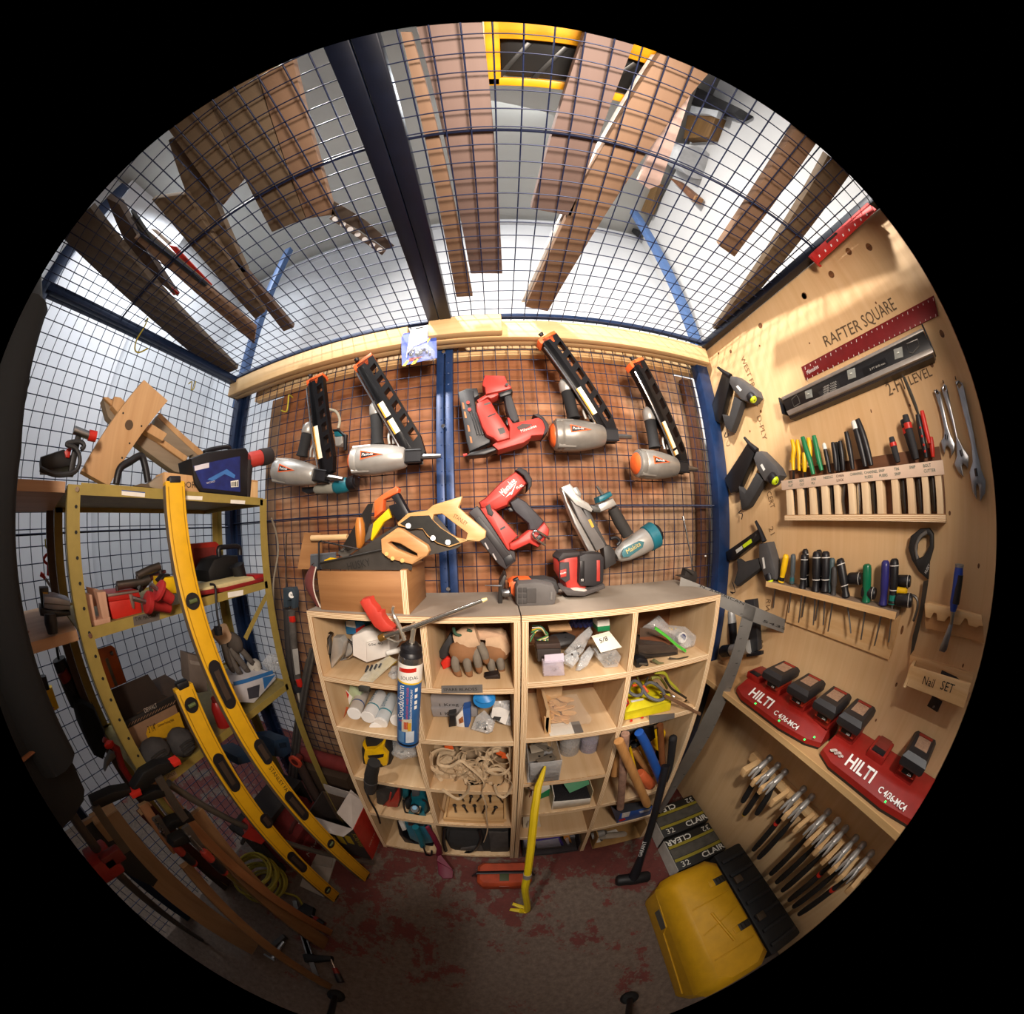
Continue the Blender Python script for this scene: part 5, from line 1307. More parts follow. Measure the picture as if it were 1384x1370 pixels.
# row four left
thing('screw_carton', 'white carton with green flaps full of black screws', 'carton')
pl = YP(.755)
pz('front', M('dcd8d0', .65), pl, zQ, [292, 535, 555, 510, 540, 575, 290, 592], .004, .001)
xa, xb = pl(*zQ(292, 560)).x, pl(*zQ(548, 545)).x
box('side', M('d4cfc6', .65), (xa, .83, R4 + .05), (.003, .15, .1)); box('side', M('c8b898', .65), (xb, .83, R4 + .05), (.003, .15, .1)); box('rear', M('c8c2b8', .65), ((xa + xb) / 2, .905, R4 + .05), (xb - xa, .003, .1))
pz('green_flap', GREEN, Plane(YP(.80)(*zQ(450, 430)), (0, -.7, .7)), zQ, [360, 395, 540, 380, 545, 410, 480, 440, 410, 470], .002)
box('contents', M('26262a', .5, .3, var=.5, scale=200, bump=.8), ((xa + xb) / 2, .83, R4 + .03), (xb - xa - .006, .14, .05), None, .006)
thing('small_green_carton', 'small green and white carton behind the yellow bar', 'carton')
pz('carton', M('dcdcd4', .6), YP(.80), zQ, [200, 430, 270, 410, 275, 440, 205, 480], .06, .002); pz('band', GREEN, YP(.799), zQ, [205, 480, 272, 455, 268, 490, 200, 515], .06, .001)
thing('bent_wires', 'tangle of thin red and black wire ends in the fourth row', 'wires')
for k in range(5): tube('wire_strand', M(('8a2a24', '2a2a2a', 'b8b4ac')[k % 3], .5), curve([YP(.79)(*zQ(110 + 6 * k, 420 + 10 * k)), YP(.80)(*zQ(140 + 5 * k, 450)), YP(.79)(*zQ(130 + 12 * k, 500 - 8 * k))], 4), .002, 6)
thing('white_card', 'white sheet of card leaning on the fifth shelf', 'card')
pz('sheet', M('d2cab8', .7, var=.04), YP(.80), zQ, [85, 640, 195, 625, 205, 735, 85, 745], .003); pz('print', M('8a8478', .7), YP(.799), zQ, [105, 690, 122, 660, 128, 668, 112, 715], .001)
# bottom row boxes on the floor
thing('open_carton', 'low black open carton of purple and green blister packs on the floor', 'carton')
xa, xb = YP(.75)(*zQ(75, 960)).x, .375
pz('front', M('1c1a1c', .6), YP(.745), zQ, [70, 930, 160, 905, 470, 880, 475, 930, 430, 950, 75, 975], .004, .001)
box('floor_panel', M('2a2426', .7), ((xa + xb) / 2, .86, .006), (xb - xa, .22, .006)); box('side', M('2a2426', .7), (xa + .002, .86, .05), (.004, .22, .1)); box('side', M('2a2426', .7), (xb - .004, .86, .05), (.004, .22, .1))
rtext('1-800-253', 170, 962, 440, 938, .018, M('d8d4d0', .5), zQ, YP(.744))
for lab, col, flat, y in (('purple blister pack in the black carton', '4a3a9a', [165, 810, 340, 785, 360, 870, 175, 890], .79), ('lilac and clear blister pack in the black carton', '8a86b0', [85, 800, 165, 790, 175, 890, 90, 900], .80), ('green blister pack in the black carton', '2a8a4a', [150, 905, 365, 880, 370, 905, 160, 930], .765), ('orange and grey pack in the black carton', 'c8843c', [370, 790, 410, 780, 420, 835, 385, 850], .80), ('grey pack at the back of the black carton', '5a5a66', [390, 770, 460, 765, 440, 820, 410, 830], .84)):
    thing('blister_pack', lab, 'package', 'packs in the black carton')
    pz('card', M(col, .45), YP(y), zQ, flat, .02, .003); pz('shell', CLEAR('e0e0e8', .3), YP(y - .012), zQ, [flat[0] + 8, flat[1] + 6, flat[2] - 8, flat[3] + 6, flat[4] - 10, flat[5] - 6, flat[6] + 8, flat[7] - 6], .01, .003)
thing('cardboard_box', 'open cardboard box of papers and tubes on the floor under the shelf', 'box')
KB = M('a8824e', .85)
pz('front', KB, YP(.745), zQ, [560, 890, 905, 830, 900, 880, 535, 965], .005, .001)
xa, xb = YP(.745)(*zQ(530, 930)).x, .705
box('side', KB, (xa + .004, .86, .07), (.005, .24, .14)); box('side', KB, (xb, .86, .07), (.005, .24, .14)); box('rear', KB, ((xa + xb) / 2, .98, .07), (xb - xa, .005, .14)); box('bottom', KB, ((xa + xb) / 2, .86, .004), (xb - xa, .24, .005))
pz('print', M('4a3018', .8), YP(.744), zQ, [615, 915, 850, 880, 850, 888, 625, 924], .001); pz('print', M('4a3018', .8), YP(.744), zQ, [605, 945, 618, 915, 626, 915, 613, 945], .001)
thing('rolled_paper', 'crumpled white paper sheet in the cardboard box', 'paper')
pz('sheet', M('dcd8d2', .7), Plane(YP(.80)(*zQ(690, 780)), (0, -.7, .7)), zQ, [590, 850, 660, 740, 730, 720, 770, 840, 700, 860], .002); pz('fold', M('cfcac2', .7), Plane(YP(.795)(*zQ(690, 780)), (.3, -.7, .7)), zQ, [660, 740, 730, 720, 770, 840, 740, 780], .002)
for lab, col, A in (('grey plastic tube in the cardboard box', '8a8884', [560, 770, 650, 745]), ('pale caulking tube in the cardboard box', 'b4aa9c', [640, 770, 750, 850]), ('white tube at the bottom of the cardboard box', 'c8c4bc', [560, 815, 620, 795])):
    thing('plastic_tube', lab, 'tube', 'tubes in the cardboard box')
    P = pts(YP(.79), zQ, A); tube('barrel', M(col, .5), P, .02, 14); tube('cap', M('55504a', .5), [P[1], P[1] + (P[1] - P[0]).normalized() * .012], [.016, .012], 12)

# everything in a cubby rests inside its cubby: nothing sinks into the boards
CELLS = []
LT, RT = (1.315, 1.108, .895, .625, .36, .035), (1.315, 1.125, .905)
for i, xc in enumerate((-.205, -.25, -.27, -.27, -.285)):
    zt, zb = (LT[i] if i == 0 else LT[i] - TH), LT[i + 1]
    CELLS += [(UL0 + TH, xc - TH / 2, zb, zt), (xc + TH / 2, UL1 - TH, zb, zt)]
for xa, xb, zs in ((UR0 + TH, .381, (1.315, 1.125, .905, .668, .45, .235, .002)), (.399, UR1 - TH, (1.315, 1.125, .905, .45, .235, .002))):
    for i in range(len(zs) - 1): CELLS.append((xa, xb, zs[i + 1], zs[i] if i == 0 else zs[i] - TH))
def kids(o): return [c for c in bpy.data.objects if c.parent == o]
for e in PARTS_LOC[N_CUBBY:]:
    if e.name.startswith('foam_gun'): continue
    for m_ in [c for k in kids(e) for c in [k] + kids(k) if c.type == 'MESH']:
        co = [v.co for v in m_.data.vertices]
        c_ = [(min(q[i] for q in co) + max(q[i] for q in co)) / 2 for i in range(3)]
        if c_[1] < YS: continue
        xa, xb, za, zb = min(CELLS, key=lambda c: max(c[0] - c_[0], c_[0] - c[1], 0) + max(c[2] - c_[2], c_[2] - c[3], 0))
        for q in co:
            if q.y < YS - .002 or q.z < za - .05 or q.z > zb + .05: continue
            q.x = min(max(q.x, xa + .001), xb - .001); q.z = min(max(q.z, za + .0008), zb - .001); q.y = min(q.y, YK - .009)
# ------------------------------------------------------------------ plywood wall tools
zN = Z(950, 480, 4.029); zP = Z(1050, 560, 5.767); zD = Z(1030, 720, 6.291); zH1 = Z(970, 880, 8.141); zH2 = Z(1090, 940, 7.284)
zHm = Z(980, 1000, 5.71); zWr = Z(1210, 480, 6.229); zCa = Z(860, 1060, 4.42); z7 = Z(940, 680, 3.117)
def loft(name, mat, rings, parent=None, bev=0.0):
    bm = bmesh.new()
    V = [[bm.verts.new(p) for p in r] for r in rings]; n = len(V[0])
    for a, b in zip(V, V[1:]):
        for i in range(n): bm.faces.new((a[i], a[(i + 1) % n], b[(i + 1) % n], b[i]))
    bm.faces.new(V[0]); bm.faces.new(V[-1][::-1])
    bmesh.ops.recalc_face_normals(bm, faces=bm.faces)
    if bev: bmesh.ops.bevel(bm, geom=list(bm.edges), offset=bev, segments=2, affect='EDGES', clamp_overlap=True, profile=0.5)
    return fin(name, bm, mat, parent, True)
DG = M('4a494a', .6)
def brad(label, mag, body, capc, capr, grip, nose, lbl=None, hook=None):
    thing('brad_nailer', label, 'nail gun', 'grey and lime brad nailers')
    pl = RW.off(.05)
    pz('magazine', M('101012', .4), pl.off(-.01), zN, mag, .03, .004)
    b = pz('body', DG, pl.off(.006), zN, body, .05, .012)
    P = pts(pl.off(.002), zN, capc)
    d = (P[1] - P[0]).normalized()
    if capr:
        lathe('rear_ring', BLACK, P[0] - d * .022, P[0] + d * .004, [(0, capr * 1.05), (.4, capr * 1.3), (1, capr * 1.15)], 18)
        c_ = lathe('end_cap', LIME, P[0], P[0] + d * .012, [(0, capr * 1.1), (.6, capr), (1, capr * .7)], 18); lathe('port', BLACK, P[0] + d * .012, P[0] + d * .0125, [(0, capr * .2), (1, capr * .2)], 8, c_)
    pz('grip', M('302f30', .8), pl.off(.0), zN, grip, .036, .010)
    tube('nose_guide', BLACK, pts(pl.off(-.012), zN, nose), [.006, .009, .012], 8)
    if lbl: pz('maker_label', M('d8d8d4', .5), pl.off(.0065), zN, lbl, .001)
    if hook: tube('hang_wire', M('3a3030', .4, .5), curve(pts(pl.off(-.02), zN, hook), 4), .0022, 6)
brad('grey brad nailer with lime cap, topmost of three on the plywood wall', [105, 90, 150, 120, 98, 345, 85, 368, 28, 340, 25, 300, 48, 270], [145, 112, 175, 115, 278, 190, 290, 225, 255, 262, 205, 245, 160, 190, 138, 150], [272, 238, 292, 262], .0165, [165, 225, 210, 250, 165, 385, 150, 420, 118, 395, 100, 320, 138, 335], [82, 68, 110, 90, 150, 115], [180, 172, 190, 165, 212, 190, 202, 198], [125, 420, 118, 445, 135, 445, 140, 425])
brad('grey brad nailer with lime cap, middle of three on the plywood wall', [240, 480, 285, 520, 190, 740, 150, 752, 125, 700, 118, 670], [285, 525, 310, 520, 400, 610, 420, 655, 375, 705, 328, 685, 290, 620, 270, 560], [390, 680, 410, 702], .018, [285, 640, 330, 680, 245, 825, 208, 845, 195, 780, 190, 712, 225, 750], [226, 450, 255, 485, 295, 520], [312, 600, 322, 592, 340, 622, 330, 632], [208, 845, 195, 860, 215, 865, 210, 895])
brad('grey brad nailer with lime label on its magazine, lowest of three', [122, 1072, 298, 948, 312, 1000, 160, 1120, 135, 1118], [300, 1030, 350, 1018, 395, 1180, 390, 1225, 335, 1228, 300, 1120], [365, 1222, 368, 1240], .013, [300, 1105, 312, 1160, 180, 1262, 165, 1240, 185, 1170, 180, 1110, 205, 1130], [288, 905, 310, 950, 335, 1015], [322, 1105, 332, 1100, 340, 1160, 330, 1165], [160, 1235, 175, 1290, 150, 1290, 165, 1300])
pz('lime_label', LIME, RW.off(.0405), zN, [215, 1035, 262, 1000, 268, 1020, 222, 1052], .001); pz('white_label', M('c8c8c0', .5), RW.off(.0405), zN, [178, 1062, 212, 1038, 218, 1055, 184, 1080], .001)
thing('coil_nailer', 'silver and black nailer hanging behind the steel framing square', 'nail gun')
pl = RW.off(.05)
tube('grip', BLACK, pts(pl, z7, [155, 500, 160, 590]), [.02, .018], 12); tube('grip_cap', LSILV, pts(pl, z7, [150, 455, 155, 505]), [.016, .021], 12)
lathe('body', LSILV, pl(*z7(150, 620)), pl(*z7(230, 605)), [(0, .022), (.1, .03), (1, .028)], 18); lathe('cap', BLACK, pl(*z7(110, 625)), pl(*z7(150, 620)), [(0, .02), (.2, .028), (1, .028)], 18)
pz('magazine', M('232326', .5), pl.off(-.005), z7, [205, 410, 245, 405, 262, 620, 225, 640], .03, .004); pz('nose', BLACK, pl, z7, [210, 630, 275, 625, 275, 640, 215, 650], .02, .003)

# rafter squares, level
thing('rafter_square', 'dark red aluminium rafter square hung above the black level', 'square', 'red squares')
DR = M('7c1a1c', .45, .3); pl = RW.off(.006)
pz('blade', DR, pl, z6, [445, 362, 1003, 60, 1022, 145, 465, 416], .003, .001)
for i in range(26):
    t = i / 25.0; u0, v0 = 460 + 540 * t, 362 - 290 * t; u1, v1 = 470 + 540 * t, 408 - 268 * t
    for (u, v) in ((u0, v0), (u1, v1)):
        pz('graduation', M('d8c8c4', .5), pl.off(.0006), z6, [u, v, u + 2.2, v - 1.2, u + 4, v + (6 if i % 5 else 11), u + 1.8, v + (7 if i % 5 else 12)], .0006)
rtext('Milwaukee', 472, 396, 520, 366, .022, M('e8e0dc', .5), z6, pl.off(.001))
thing('rafter_square', 'bright red metal square hung at the top edge of the plywood wall', 'square', 'red squares')
zk2 = Z(692, 0, 2); pl = RW.off(.056)
pz('blade', M('c02a24', .45, .2), pl, zk2, [805, 688, 960, 548, 985, 566, 826, 712], .004, .001); pz('fence', M('a82420', .45, .2), pl.off(.008), zk2, [805, 688, 830, 712, 824, 716, 800, 694], .02, .002)
for i in range(9): pz('graduation', M('e8d8d4', .5), pl.off(.0006), zk2, [828 + 16 * i, 690 - 14 * i, 831 + 16 * i, 688 - 14 * i, 834 + 16 * i, 694 - 14 * i, 831 + 16 * i, 696 - 14 * i], .0006)
pz('cutout', INK, pl.off(.0006), zk2, [848, 652, 876, 628, 880, 632, 852, 658], .0006)
thing('spirit_level', 'black and silver two foot spirit level hung on the plywood wall', 'level')
pl = RW.off(.052)
pz('web', M('161618', .35), pl, z6, [363, 493, 955, 205, 998, 285, 385, 553], .04, .002)
RAIL = M('a09a94', .4, .6)
pz('rail', RAIL, pl.off(.004), z6, [360, 490, 953, 198, 960, 210, 366, 503], .052, .002); pz('rail', RAIL, pl.off(.004), z6, [382, 548, 996, 278, 1002, 300, 392, 566], .052, .002)
pz('under_rail', M('241a16', .5), pl.off(-.01), z6, [392, 566, 1002, 300, 1000, 322, 398, 582], .04)
GL = M('8e918c', .15, .1)
for u, v, w in ((475, 476, 22), (655, 390, 26), (853, 303, 28)):
    a_ = -.43
    o = pz('vial_window', GL, pl.off(.002), z6, [u - w * .7, v - w * .55, u + w * .6, v - w * 1.0, u + w * .8, v + w * .6, u - w * .5, v + w * 1.0], .01, .002)
    ball('bubble', M('c8ccc4', .1), pl.off(.003)(*z6(u, v)), (.004, .006, .003), o, 1)
for A in ([405, 500, 425, 480, 435, 495, 440, 515, 415, 530], [890, 265, 935, 245, 942, 275, 915, 305, 900, 300]):
    tube('hand_hole_rim', M('6a6662', .4, .5), pts(pl.off(.001), z6, A), .0018, 6, closed=True)
pz('print_panel', M('202022', .4), pl.off(.0008), z6, [515, 470, 600, 420, 612, 452, 530, 490], .0006); pz('print_panel', M('0d0d0e', .3), pl.off(.0008), z6, [700, 370, 800, 322, 812, 350, 712, 400], .0006)
for i in range(4): rtext('LEVEL TOOL', 540, 452 + i * 10, 596, 425 + i * 10, .006, M('c0bcb4', .5), z6, pl.off(.0016))
rtext('2 FT 610 mm', 735, 378, 800, 350, .008, M('b0aca4', .5), z6, pl.off(.0016))
box('end_cap', BLACK, RW.off(.03)(*z6(372, 530)), (.046, .006, .06), None, .002); box('end_cap', BLACK, RW.off(.03)(*z6(984, 250)), (.046, .006, .07), None, .002)

# pliers rack
thing('pliers_rack', 'plywood slot rack holding pliers, with handwritten tape along its front', 'rack')
XF = .985
EDG = WOOD('ecd6b2', 'd2b088', 'z', 1.0)
box('base_board', PLYEDGE('z'), ((XF + XR) / 2, .36, 1.577), (XR - XF, .605, .017)); box('back_plate', WOOD('7a4e30', '5c3820', 'y', .6), (XR - .006, .36, 1.66), (.012, .6, .16))
fx = ((65, 120, 130), (150, 205, 215), (245, 300, 310), (340, 395, 410), (440, 495, 500), (550, 605, 615), (655, 710, 730), (770, 830, 840), (890, 945, 965), (1010, 1060, 1085), (1130, 1170, 1200), (1235, 1270, 1305))
fpl = XP(XF)
slots = []
for i, (u0, u1, u2) in enumerate(fx):
    ya, yb = fpl(*zP(u0 + 4, 690)).y, fpl(*zP(u2 - 3, 700)).y
    box('slot_finger', EDG, ((XF + XR - .012) / 2, (ya + yb) / 2, 1.636), (XR - .012 - XF, abs(ya - yb) * .78, .10), None, .001); slots.append((ya, yb))
lb = box('label_strip', M('d6bca6', .75, var=.04), (XF - .002, .36, 1.686), (.003, .615, .032), None, .0005)
for i, s in enumerate(('SIDE CUT', 'SIDE CUT', 'LINE PLI', 'NEEDLE', 'CHAN LOCK', 'CHANNEL', 'CHANNEL PLIERS', 'SNIP PLIERS', 'TIN SNIP', 'SNIP', 'BOLT CUTTER')):
    y_ = (slots[i][1] + slots[i + 1][0]) / 2 + .022
    w1, w2 = (s.split() + [''])[:2]
    for j, w in enumerate((w1, w2)):
        if w: text('lettering', M('1c5a54', .7) if i != 4 else M('4a3028', .7), w, (XF - .0036, y_, 1.690 - .012 * j), (0, -1, 0), (0, 0, 1), .0105, lb)
def pl_tool(label, handles, mat, jaw=None, jm=M('3a3634', .35, .7), tip=None, ring=None, r=.0085, flat=1.0, off=.045, name='pliers', cat='pliers'):
    thing(name, label, cat, 'pliers in the slot rack')
    for k, h in enumerate(handles):
        P = curve(pts(RW.off(off - .012 * k), zP, h), 4)
        n = len(P)
        o = tube('handle', mat if not isinstance(mat, list) else mat[k % len(mat)], P, [r * (.75 + .35 * math.sin(math.pi * min(1, i / n + .1))) for i in range(n)], 10)
        if tip: tube('handle_tip', tip, [P[0] + (P[0] - P[1]).normalized() * .004, P[0], P[1], P[2]], [r * .55, r * .95, r * 1.05, r * 1.08], 10, o)
        if ring: tube('ring', ring, [P[2], P[3]], [r * 1.2, r * 1.2], 10, o)
        if mat is YELLOW or mat is GREEN:
            tube('thumb_guard', mat, [P[-4] + Vector((0, .002, 0)), P[-4] + Vector((0, .013, .003))], [.006, .003], 6, o)
    if jaw:
        P = pts(RW.off(off - .004), zP, jaw); tube('jaws', jm, P, [.008, .0105, .006][:len(P)], 8, None, .6)
pl_tool('pliers with yellow grips in the rack slot next to the brad nailers', [[118, 200, 132, 270, 125, 345, 128, 435], [158, 200, 172, 300, 175, 440]], YELLOW, [130, 440, 128, 620, 138, 790])
pl_tool('pliers with slim yellow grips tucked behind the green-handled ones', [[212, 300, 215, 370, 215, 450], [245, 185, 255, 250, 262, 330]], YELLOW, [218, 450, 222, 620, 230, 790])
pl_tool('pliers with green rubber grips in the slot rack', [[200, 178, 228, 270, 260, 370, 285, 470], [288, 168, 308, 260, 328, 360, 350, 440]], GREEN, [310, 550, 322, 640, 335, 780], r=.0095)
pl_tool('slim black pliers with a white painted handle tip', [[368, 235, 388, 330, 412, 455]], BLACK, [425, 540, 430, 640, 438, 780], tip=WHITE, r=.0075)
pl_tool('black pliers with three handles bunched beside the white-tipped pair', [[435, 220, 455, 330, 462, 440], [492, 210, 508, 330, 518, 440], [468, 218, 480, 330, 485, 445]], BLACK, [525, 530, 512, 680, 530, 780], M('6a645e', .3, .8))
pl_tool('black straight pliers with pointed upright handle', [[540, 138, 565, 260, 592, 430]], BLACK, [632, 530, 640, 650, 640, 775], M('c8c4bc', .2, .9), r=.009)
pl_tool('long black pliers with a white painted handle end', [[600, 62, 640, 200, 690, 410]], BLACK, None, tip=WHITE, r=.011)
pl_tool('long black pliers crossing behind the white-ended pair', [[628, 42, 680, 190, 735, 400]], BLACK, [745, 500, 755, 640, 765, 775], r=.011)
pl_tool('worn black snips handle with red ring standing alone in the rack', [[892, 180, 918, 280, 945, 375]], M('2a2a2e', .8, bump=.5), [975, 470, 985, 640, 1000, 770], ring=RED, r=.0105)
pl_tool('tall black pliers with red ring near the rasp', [[1000, 8, 1040, 160, 1090, 350], [982, 45, 1030, 190, 1075, 350]], M('26262a', .75), [1095, 450, 1110, 620, 1125, 770], ring=RED, r=.012)
pl_tool('black and red bolt cutter handle standing in the rack', [[1098, 5, 1130, 160, 1165, 340]], BLACK, [1205, 440, 1215, 600, 1230, 760], r=.010)
for t in (.3, .5, .7, .85): ball('red_dot', RED, RW.off(.056)(*zP(1098 + 67 * t, 5 + 335 * t)), .004, None, 1)
pl_tool('red pliers at the outer end of the rack', [[1130, -25, 1160, 110, 1190, 230], [1200, 178, 1208, 250, 1216, 335]], RED, None, r=.008)
thing('wood_rasp', 'dark steel half-round rasp standing point up in the rack', 'rasp', 'pliers in the slot rack')
P = pts(RW.off(.04), z6, [870, 395, 880, 410, 905, 470, 930, 535, 940, 565]); tube('blade', M('55544e', .5, .6), P, [.002, .007, .009, .008, .005], 8, None, .5); tube('tang', M('3a3a36', .5, .6), [P[-1], P[-1] + (P[-1] - P[-2])], [.005, .003], 6)

# adjustable wrenches on nails
def wrench(label, flat, hole, nail, worm):
    thing('adjustable_wrench', label, 'wrench', 'adjustable wrenches on nails')
    pl = RW.off(.018)
    pz('body', M('a3a4a8', .28, .9, var=.1), pl, zWr, flat, .012, .003, None, [hole])
    a_, b_ = pts(pl.off(.001), zWr, worm); tube('worm_screw', M('4a4a4c', .3, .9), [a_, b_], .005, 10)
    c = pl(*zWr(*nail)); tube('nail', M('4a3a30', .5, .5), [c + Vector((.02, 0, .002)), c - Vector((.006, 0, 0))], .002, 6)
wrench('smallest chrome adjustable wrench hanging by the pliers rack', [322, 292, 350, 288, 378, 310, 425, 520, 445, 610, 470, 680, 502, 750, 498, 800, 472, 850, 462, 790, 440, 765, 425, 770, 415, 832, 395, 790, 383, 722, 408, 690, 410, 620, 370, 440], [340, 312, 355, 302, 366, 320, 352, 330], (350, 300), (430, 672, 432, 712))
wrench('middle-sized chrome adjustable wrench on a nail between two others', [385, 275, 405, 245, 430, 250, 470, 440, 525, 690, 575, 785, 620, 850, 612, 955, 590, 930, 570, 915, 560, 935, 575, 1025, 535, 990, 495, 915, 518, 850, 508, 690, 450, 480], [405, 285, 415, 258, 430, 285, 415, 298], (403, 222), (550, 800, 565, 850))
wrench('largest chrome adjustable wrench at the outer side of the trio', [505, 222, 530, 212, 570, 240, 620, 480, 680, 770, 725, 970, 762, 1060, 757, 1160, 715, 1232, 705, 1110, 690, 1080, 680, 1110, 688, 1215, 650, 1150, 625, 985, 652, 900, 640, 760, 570, 470], [515, 245, 535, 222, 560, 250, 540, 285], (507, 190), (675, 955, 685, 1020))

# screwdriver shelf
thing('screwdriver_shelf', 'narrow drilled wooden shelf carrying a row of screwdrivers', 'shelf')
box('plank', M('8c7866', .8, var=.15), (1.0125, .465, 1.341), (.065, .545, .018)); box('front_edge', PINEY, (.9785, .465, 1.341), (.004, .545, .019)); 
prism('bracket', PINEZ, [Vector((1.043, .205, 1.332)), Vector((.985, .205, 1.332)), Vector((1.043, .205, 1.22))], (0, -1, 0), -.018); box('back_strip', PINEY, (1.039, .42, 1.27), (.010, .46, .12))
WSTR = M('e4e2dc', .5, var=0)
def driver(label, top, bot, r, mat, tip=None, stripes=True, shaft=STEEL, collar=None, off=.04):
    thing('screwdriver', label, 'screwdriver', 'screwdrivers on the drilled shelf')
    pl = RW.off(off)
    a_, b_ = pl(*zD(*top)), pl(*zD(*bot))
    n = [(0, .55), (.04, .9), (.12, 1.0), (.55, 1.0), (.7, .82), (.82, .78), (.97, 1.0), (1, .85)]
    h = tube('handle', mat, [a_.lerp(b_, f) for f, k in n], [r * k for f, k in n], 12)
    if stripes:
        for f in (.14, .68): tube('stripe', WSTR, [a_.lerp(b_, f), a_.lerp(b_, f + .02)], [r * (1.04 if f < .5 else .92)] * 2, 12, h)
    if collar: tube('collar', collar, [a_.lerp(b_, .8), a_.lerp(b_, 1.0)], [r * .9, r * .95], 12, h)
    if tip: tube('shaft', shaft, [b_, pl(*zD(*tip))], [.0035, .0028], 8)
driver('thin black screwdriver beside the lowest brad nailer', (105, 150), (118, 375), .009, BLACK, (95, 640), True, STEEL, None, .012)
driver('yellow and black screwdriver with blue butt on the drilled shelf', (205, 185), (160, 425), .013, YELLOW, None, False, STEEL, BLACK)
driver('slim grey and teal screwdriver on the drilled shelf', (265, 182), (252, 430), .011, M('4a5256', .5), (225, 680), False, STEEL, M('1c5a60', .5))
driver('black screwdriver hidden behind the white-lettered one', (366, 138), (376, 460), .013, BLACK, (340, 718), True, STEEL, None, .018)
driver('black screwdriver with white lettering on the drilled shelf', (360, 182), (340, 482), .0145, BLACK, (310, 765), True, STEEL, None, .052)
driver('black screwdriver at the rear of the middle three', (482, 145), (492, 470), .013, BLACK, (455, 745), True, STEEL, None, .015)
driver('thick black screwdriver in front of the middle three', (465, 158), (452, 505), .0165, BLACK, (435, 785), True, STEEL, None, .052)
driver('thick black screwdriver with crossing white stripes', (540, 158), (533, 505), .0165, BLACK, (520, 785), True, STEEL, None, .045)
driver('grey teal screwdriver half hidden by black ones', (597, 215), (575, 505), .012, M('44565a', .5), None, False, STEEL, None, .03)
driver('narrow grey tapered tool handle standing in the shelf', (615, 290), (605, 535), .011, M('3e3c3c', .6), (560, 840), False)
driver('black screwdriver leaning toward the green one', (660, 220), (715, 555), .0155, BLACK, (755, 855))
driver('screwdriver with glossy green handle', (893, 265), (882, 595), .016, M('0f6a48', .25), (840, 910), False)
driver('screwdriver with blue-purple handle', (1050, 235), (1026, 618), .015, M('2e2c74', .35), (955, 960), False)
driver('black screwdriver with teal collar at the end of the shelf', (1125, 220), (1108, 605), .0155, BLACK, (1075, 930), True, STEEL, M('0f7a6c', .4))
def lying(label, a, b, r, off=.03):
    thing('screwdriver', label, 'screwdriver', 'screwdrivers lying on the drilled shelf')
    pl = RW.off(off); a_, b_ = pl(*zD(*a)), pl(*zD(*b)); h = tube('handle', BLACK, [a_, a_.lerp(b_, .1), a_.lerp(b_, .9), b_], [r * .8, r, r, r * .85], 12)
    tube('stripe', WSTR, [a_.lerp(b_, .8), a_.lerp(b_, .83)], r * 1.03, 12, h)
lying('black-handled screwdriver lying behind the green one', (735, 390), (850, 390), .018, .02)
lying('stubby black handle lying beside the purple screwdriver', (850, 500), (965, 520), .017, .035)
lying('black handle lying across the end of the shelf against the wall', (1150, 410), (1262, 415), .016, .02)
lying('white-speckled black handle lying at the very end of the shelf', (1140, 570), (1275, 578), .018, .045)
thing('hook_tool', 'bent steel hook hanging off the end of the screwdriver shelf', 'hook')
tube('hook', M('6a6662', .4, .7), curve(pts(RW.off(.03), zD, [1180, 560, 1275, 535, 1318, 570, 1318, 650, 1290, 740]), 4), .004, 8); ball('tip', M('4a4642', .4, .7), RW.off(.03)(*zD(1290, 742)), .005, None, 1)
thing('yellow_bit_holder', 'small yellow bit holder among the handles at the shelf end', 'bit holder')
pl = RW.off(.04); tube('barrel', YELLOW, pts(pl, zD, [1150, 490, 1215, 500]), .009, 10); ball('knob', YELLOW, pl(*zD(1215, 500)), .010, None, 1)

# flooring knife / jab saw with looped handle, chisel and chisel rack, nail set box
thing('keyhole_saw', 'flat saw with black looped handle hanging on the plywood wall', 'saw')
pl = RW.off(.02)
pz('handle', M('1b1a1a', .6), pl.off(.006), z7, [895, 190, 905, 140, 945, 108, 985, 105, 1003, 130, 1003, 190, 985, 250, 980, 325, 940, 290, 910, 240], .024, .006, None, [[930, 215, 935, 165, 965, 130, 985, 140, 985, 180, 960, 225, 940, 235]])
tube('handle_insert', M('6a6864', .6), curve(pts(pl.off(.008), z7, [935, 235, 928, 190, 945, 145, 975, 122]), 4), .005, 8)
pz('blade', M('5c5650', .35, .8), pl, z7, [960, 330, 982, 325, 955, 480, 920, 620, 905, 640, 915, 560, 945, 440], .002)
rtext('HUSKY', 972, 300, 990, 262, .012, M('d8d4d0', .5), z7, pl.off(.0068))
thing('chisel_rack', 'scalloped wooden chisel rack on the plywood wall', 'rack')
pl = RW.off(.045)
prs = [965, 425, 985, 420, 1205, 478, 1212, 520, 1195, 518, 1185, 525, 1150, 515, 1145, 490, 1135, 485, 1115, 515, 1085, 510, 1080, 480, 1065, 478, 1050, 500, 1018, 495, 1015, 465, 1003, 462, 990, 487, 968, 480]
pz('scalloped_strip', PINEY, pl, z7, prs, .018, .002); pz('back_board', WOOD('c89a68', 'b4824e', 'y', .6), RW.off(.026), z7, [965, 430, 1210, 485, 1215, 590, 968, 525], .024)
thing('wood_chisel', 'wood chisel with blue and black handle in the scalloped rack', 'chisel')
pl = RW.off(.065)
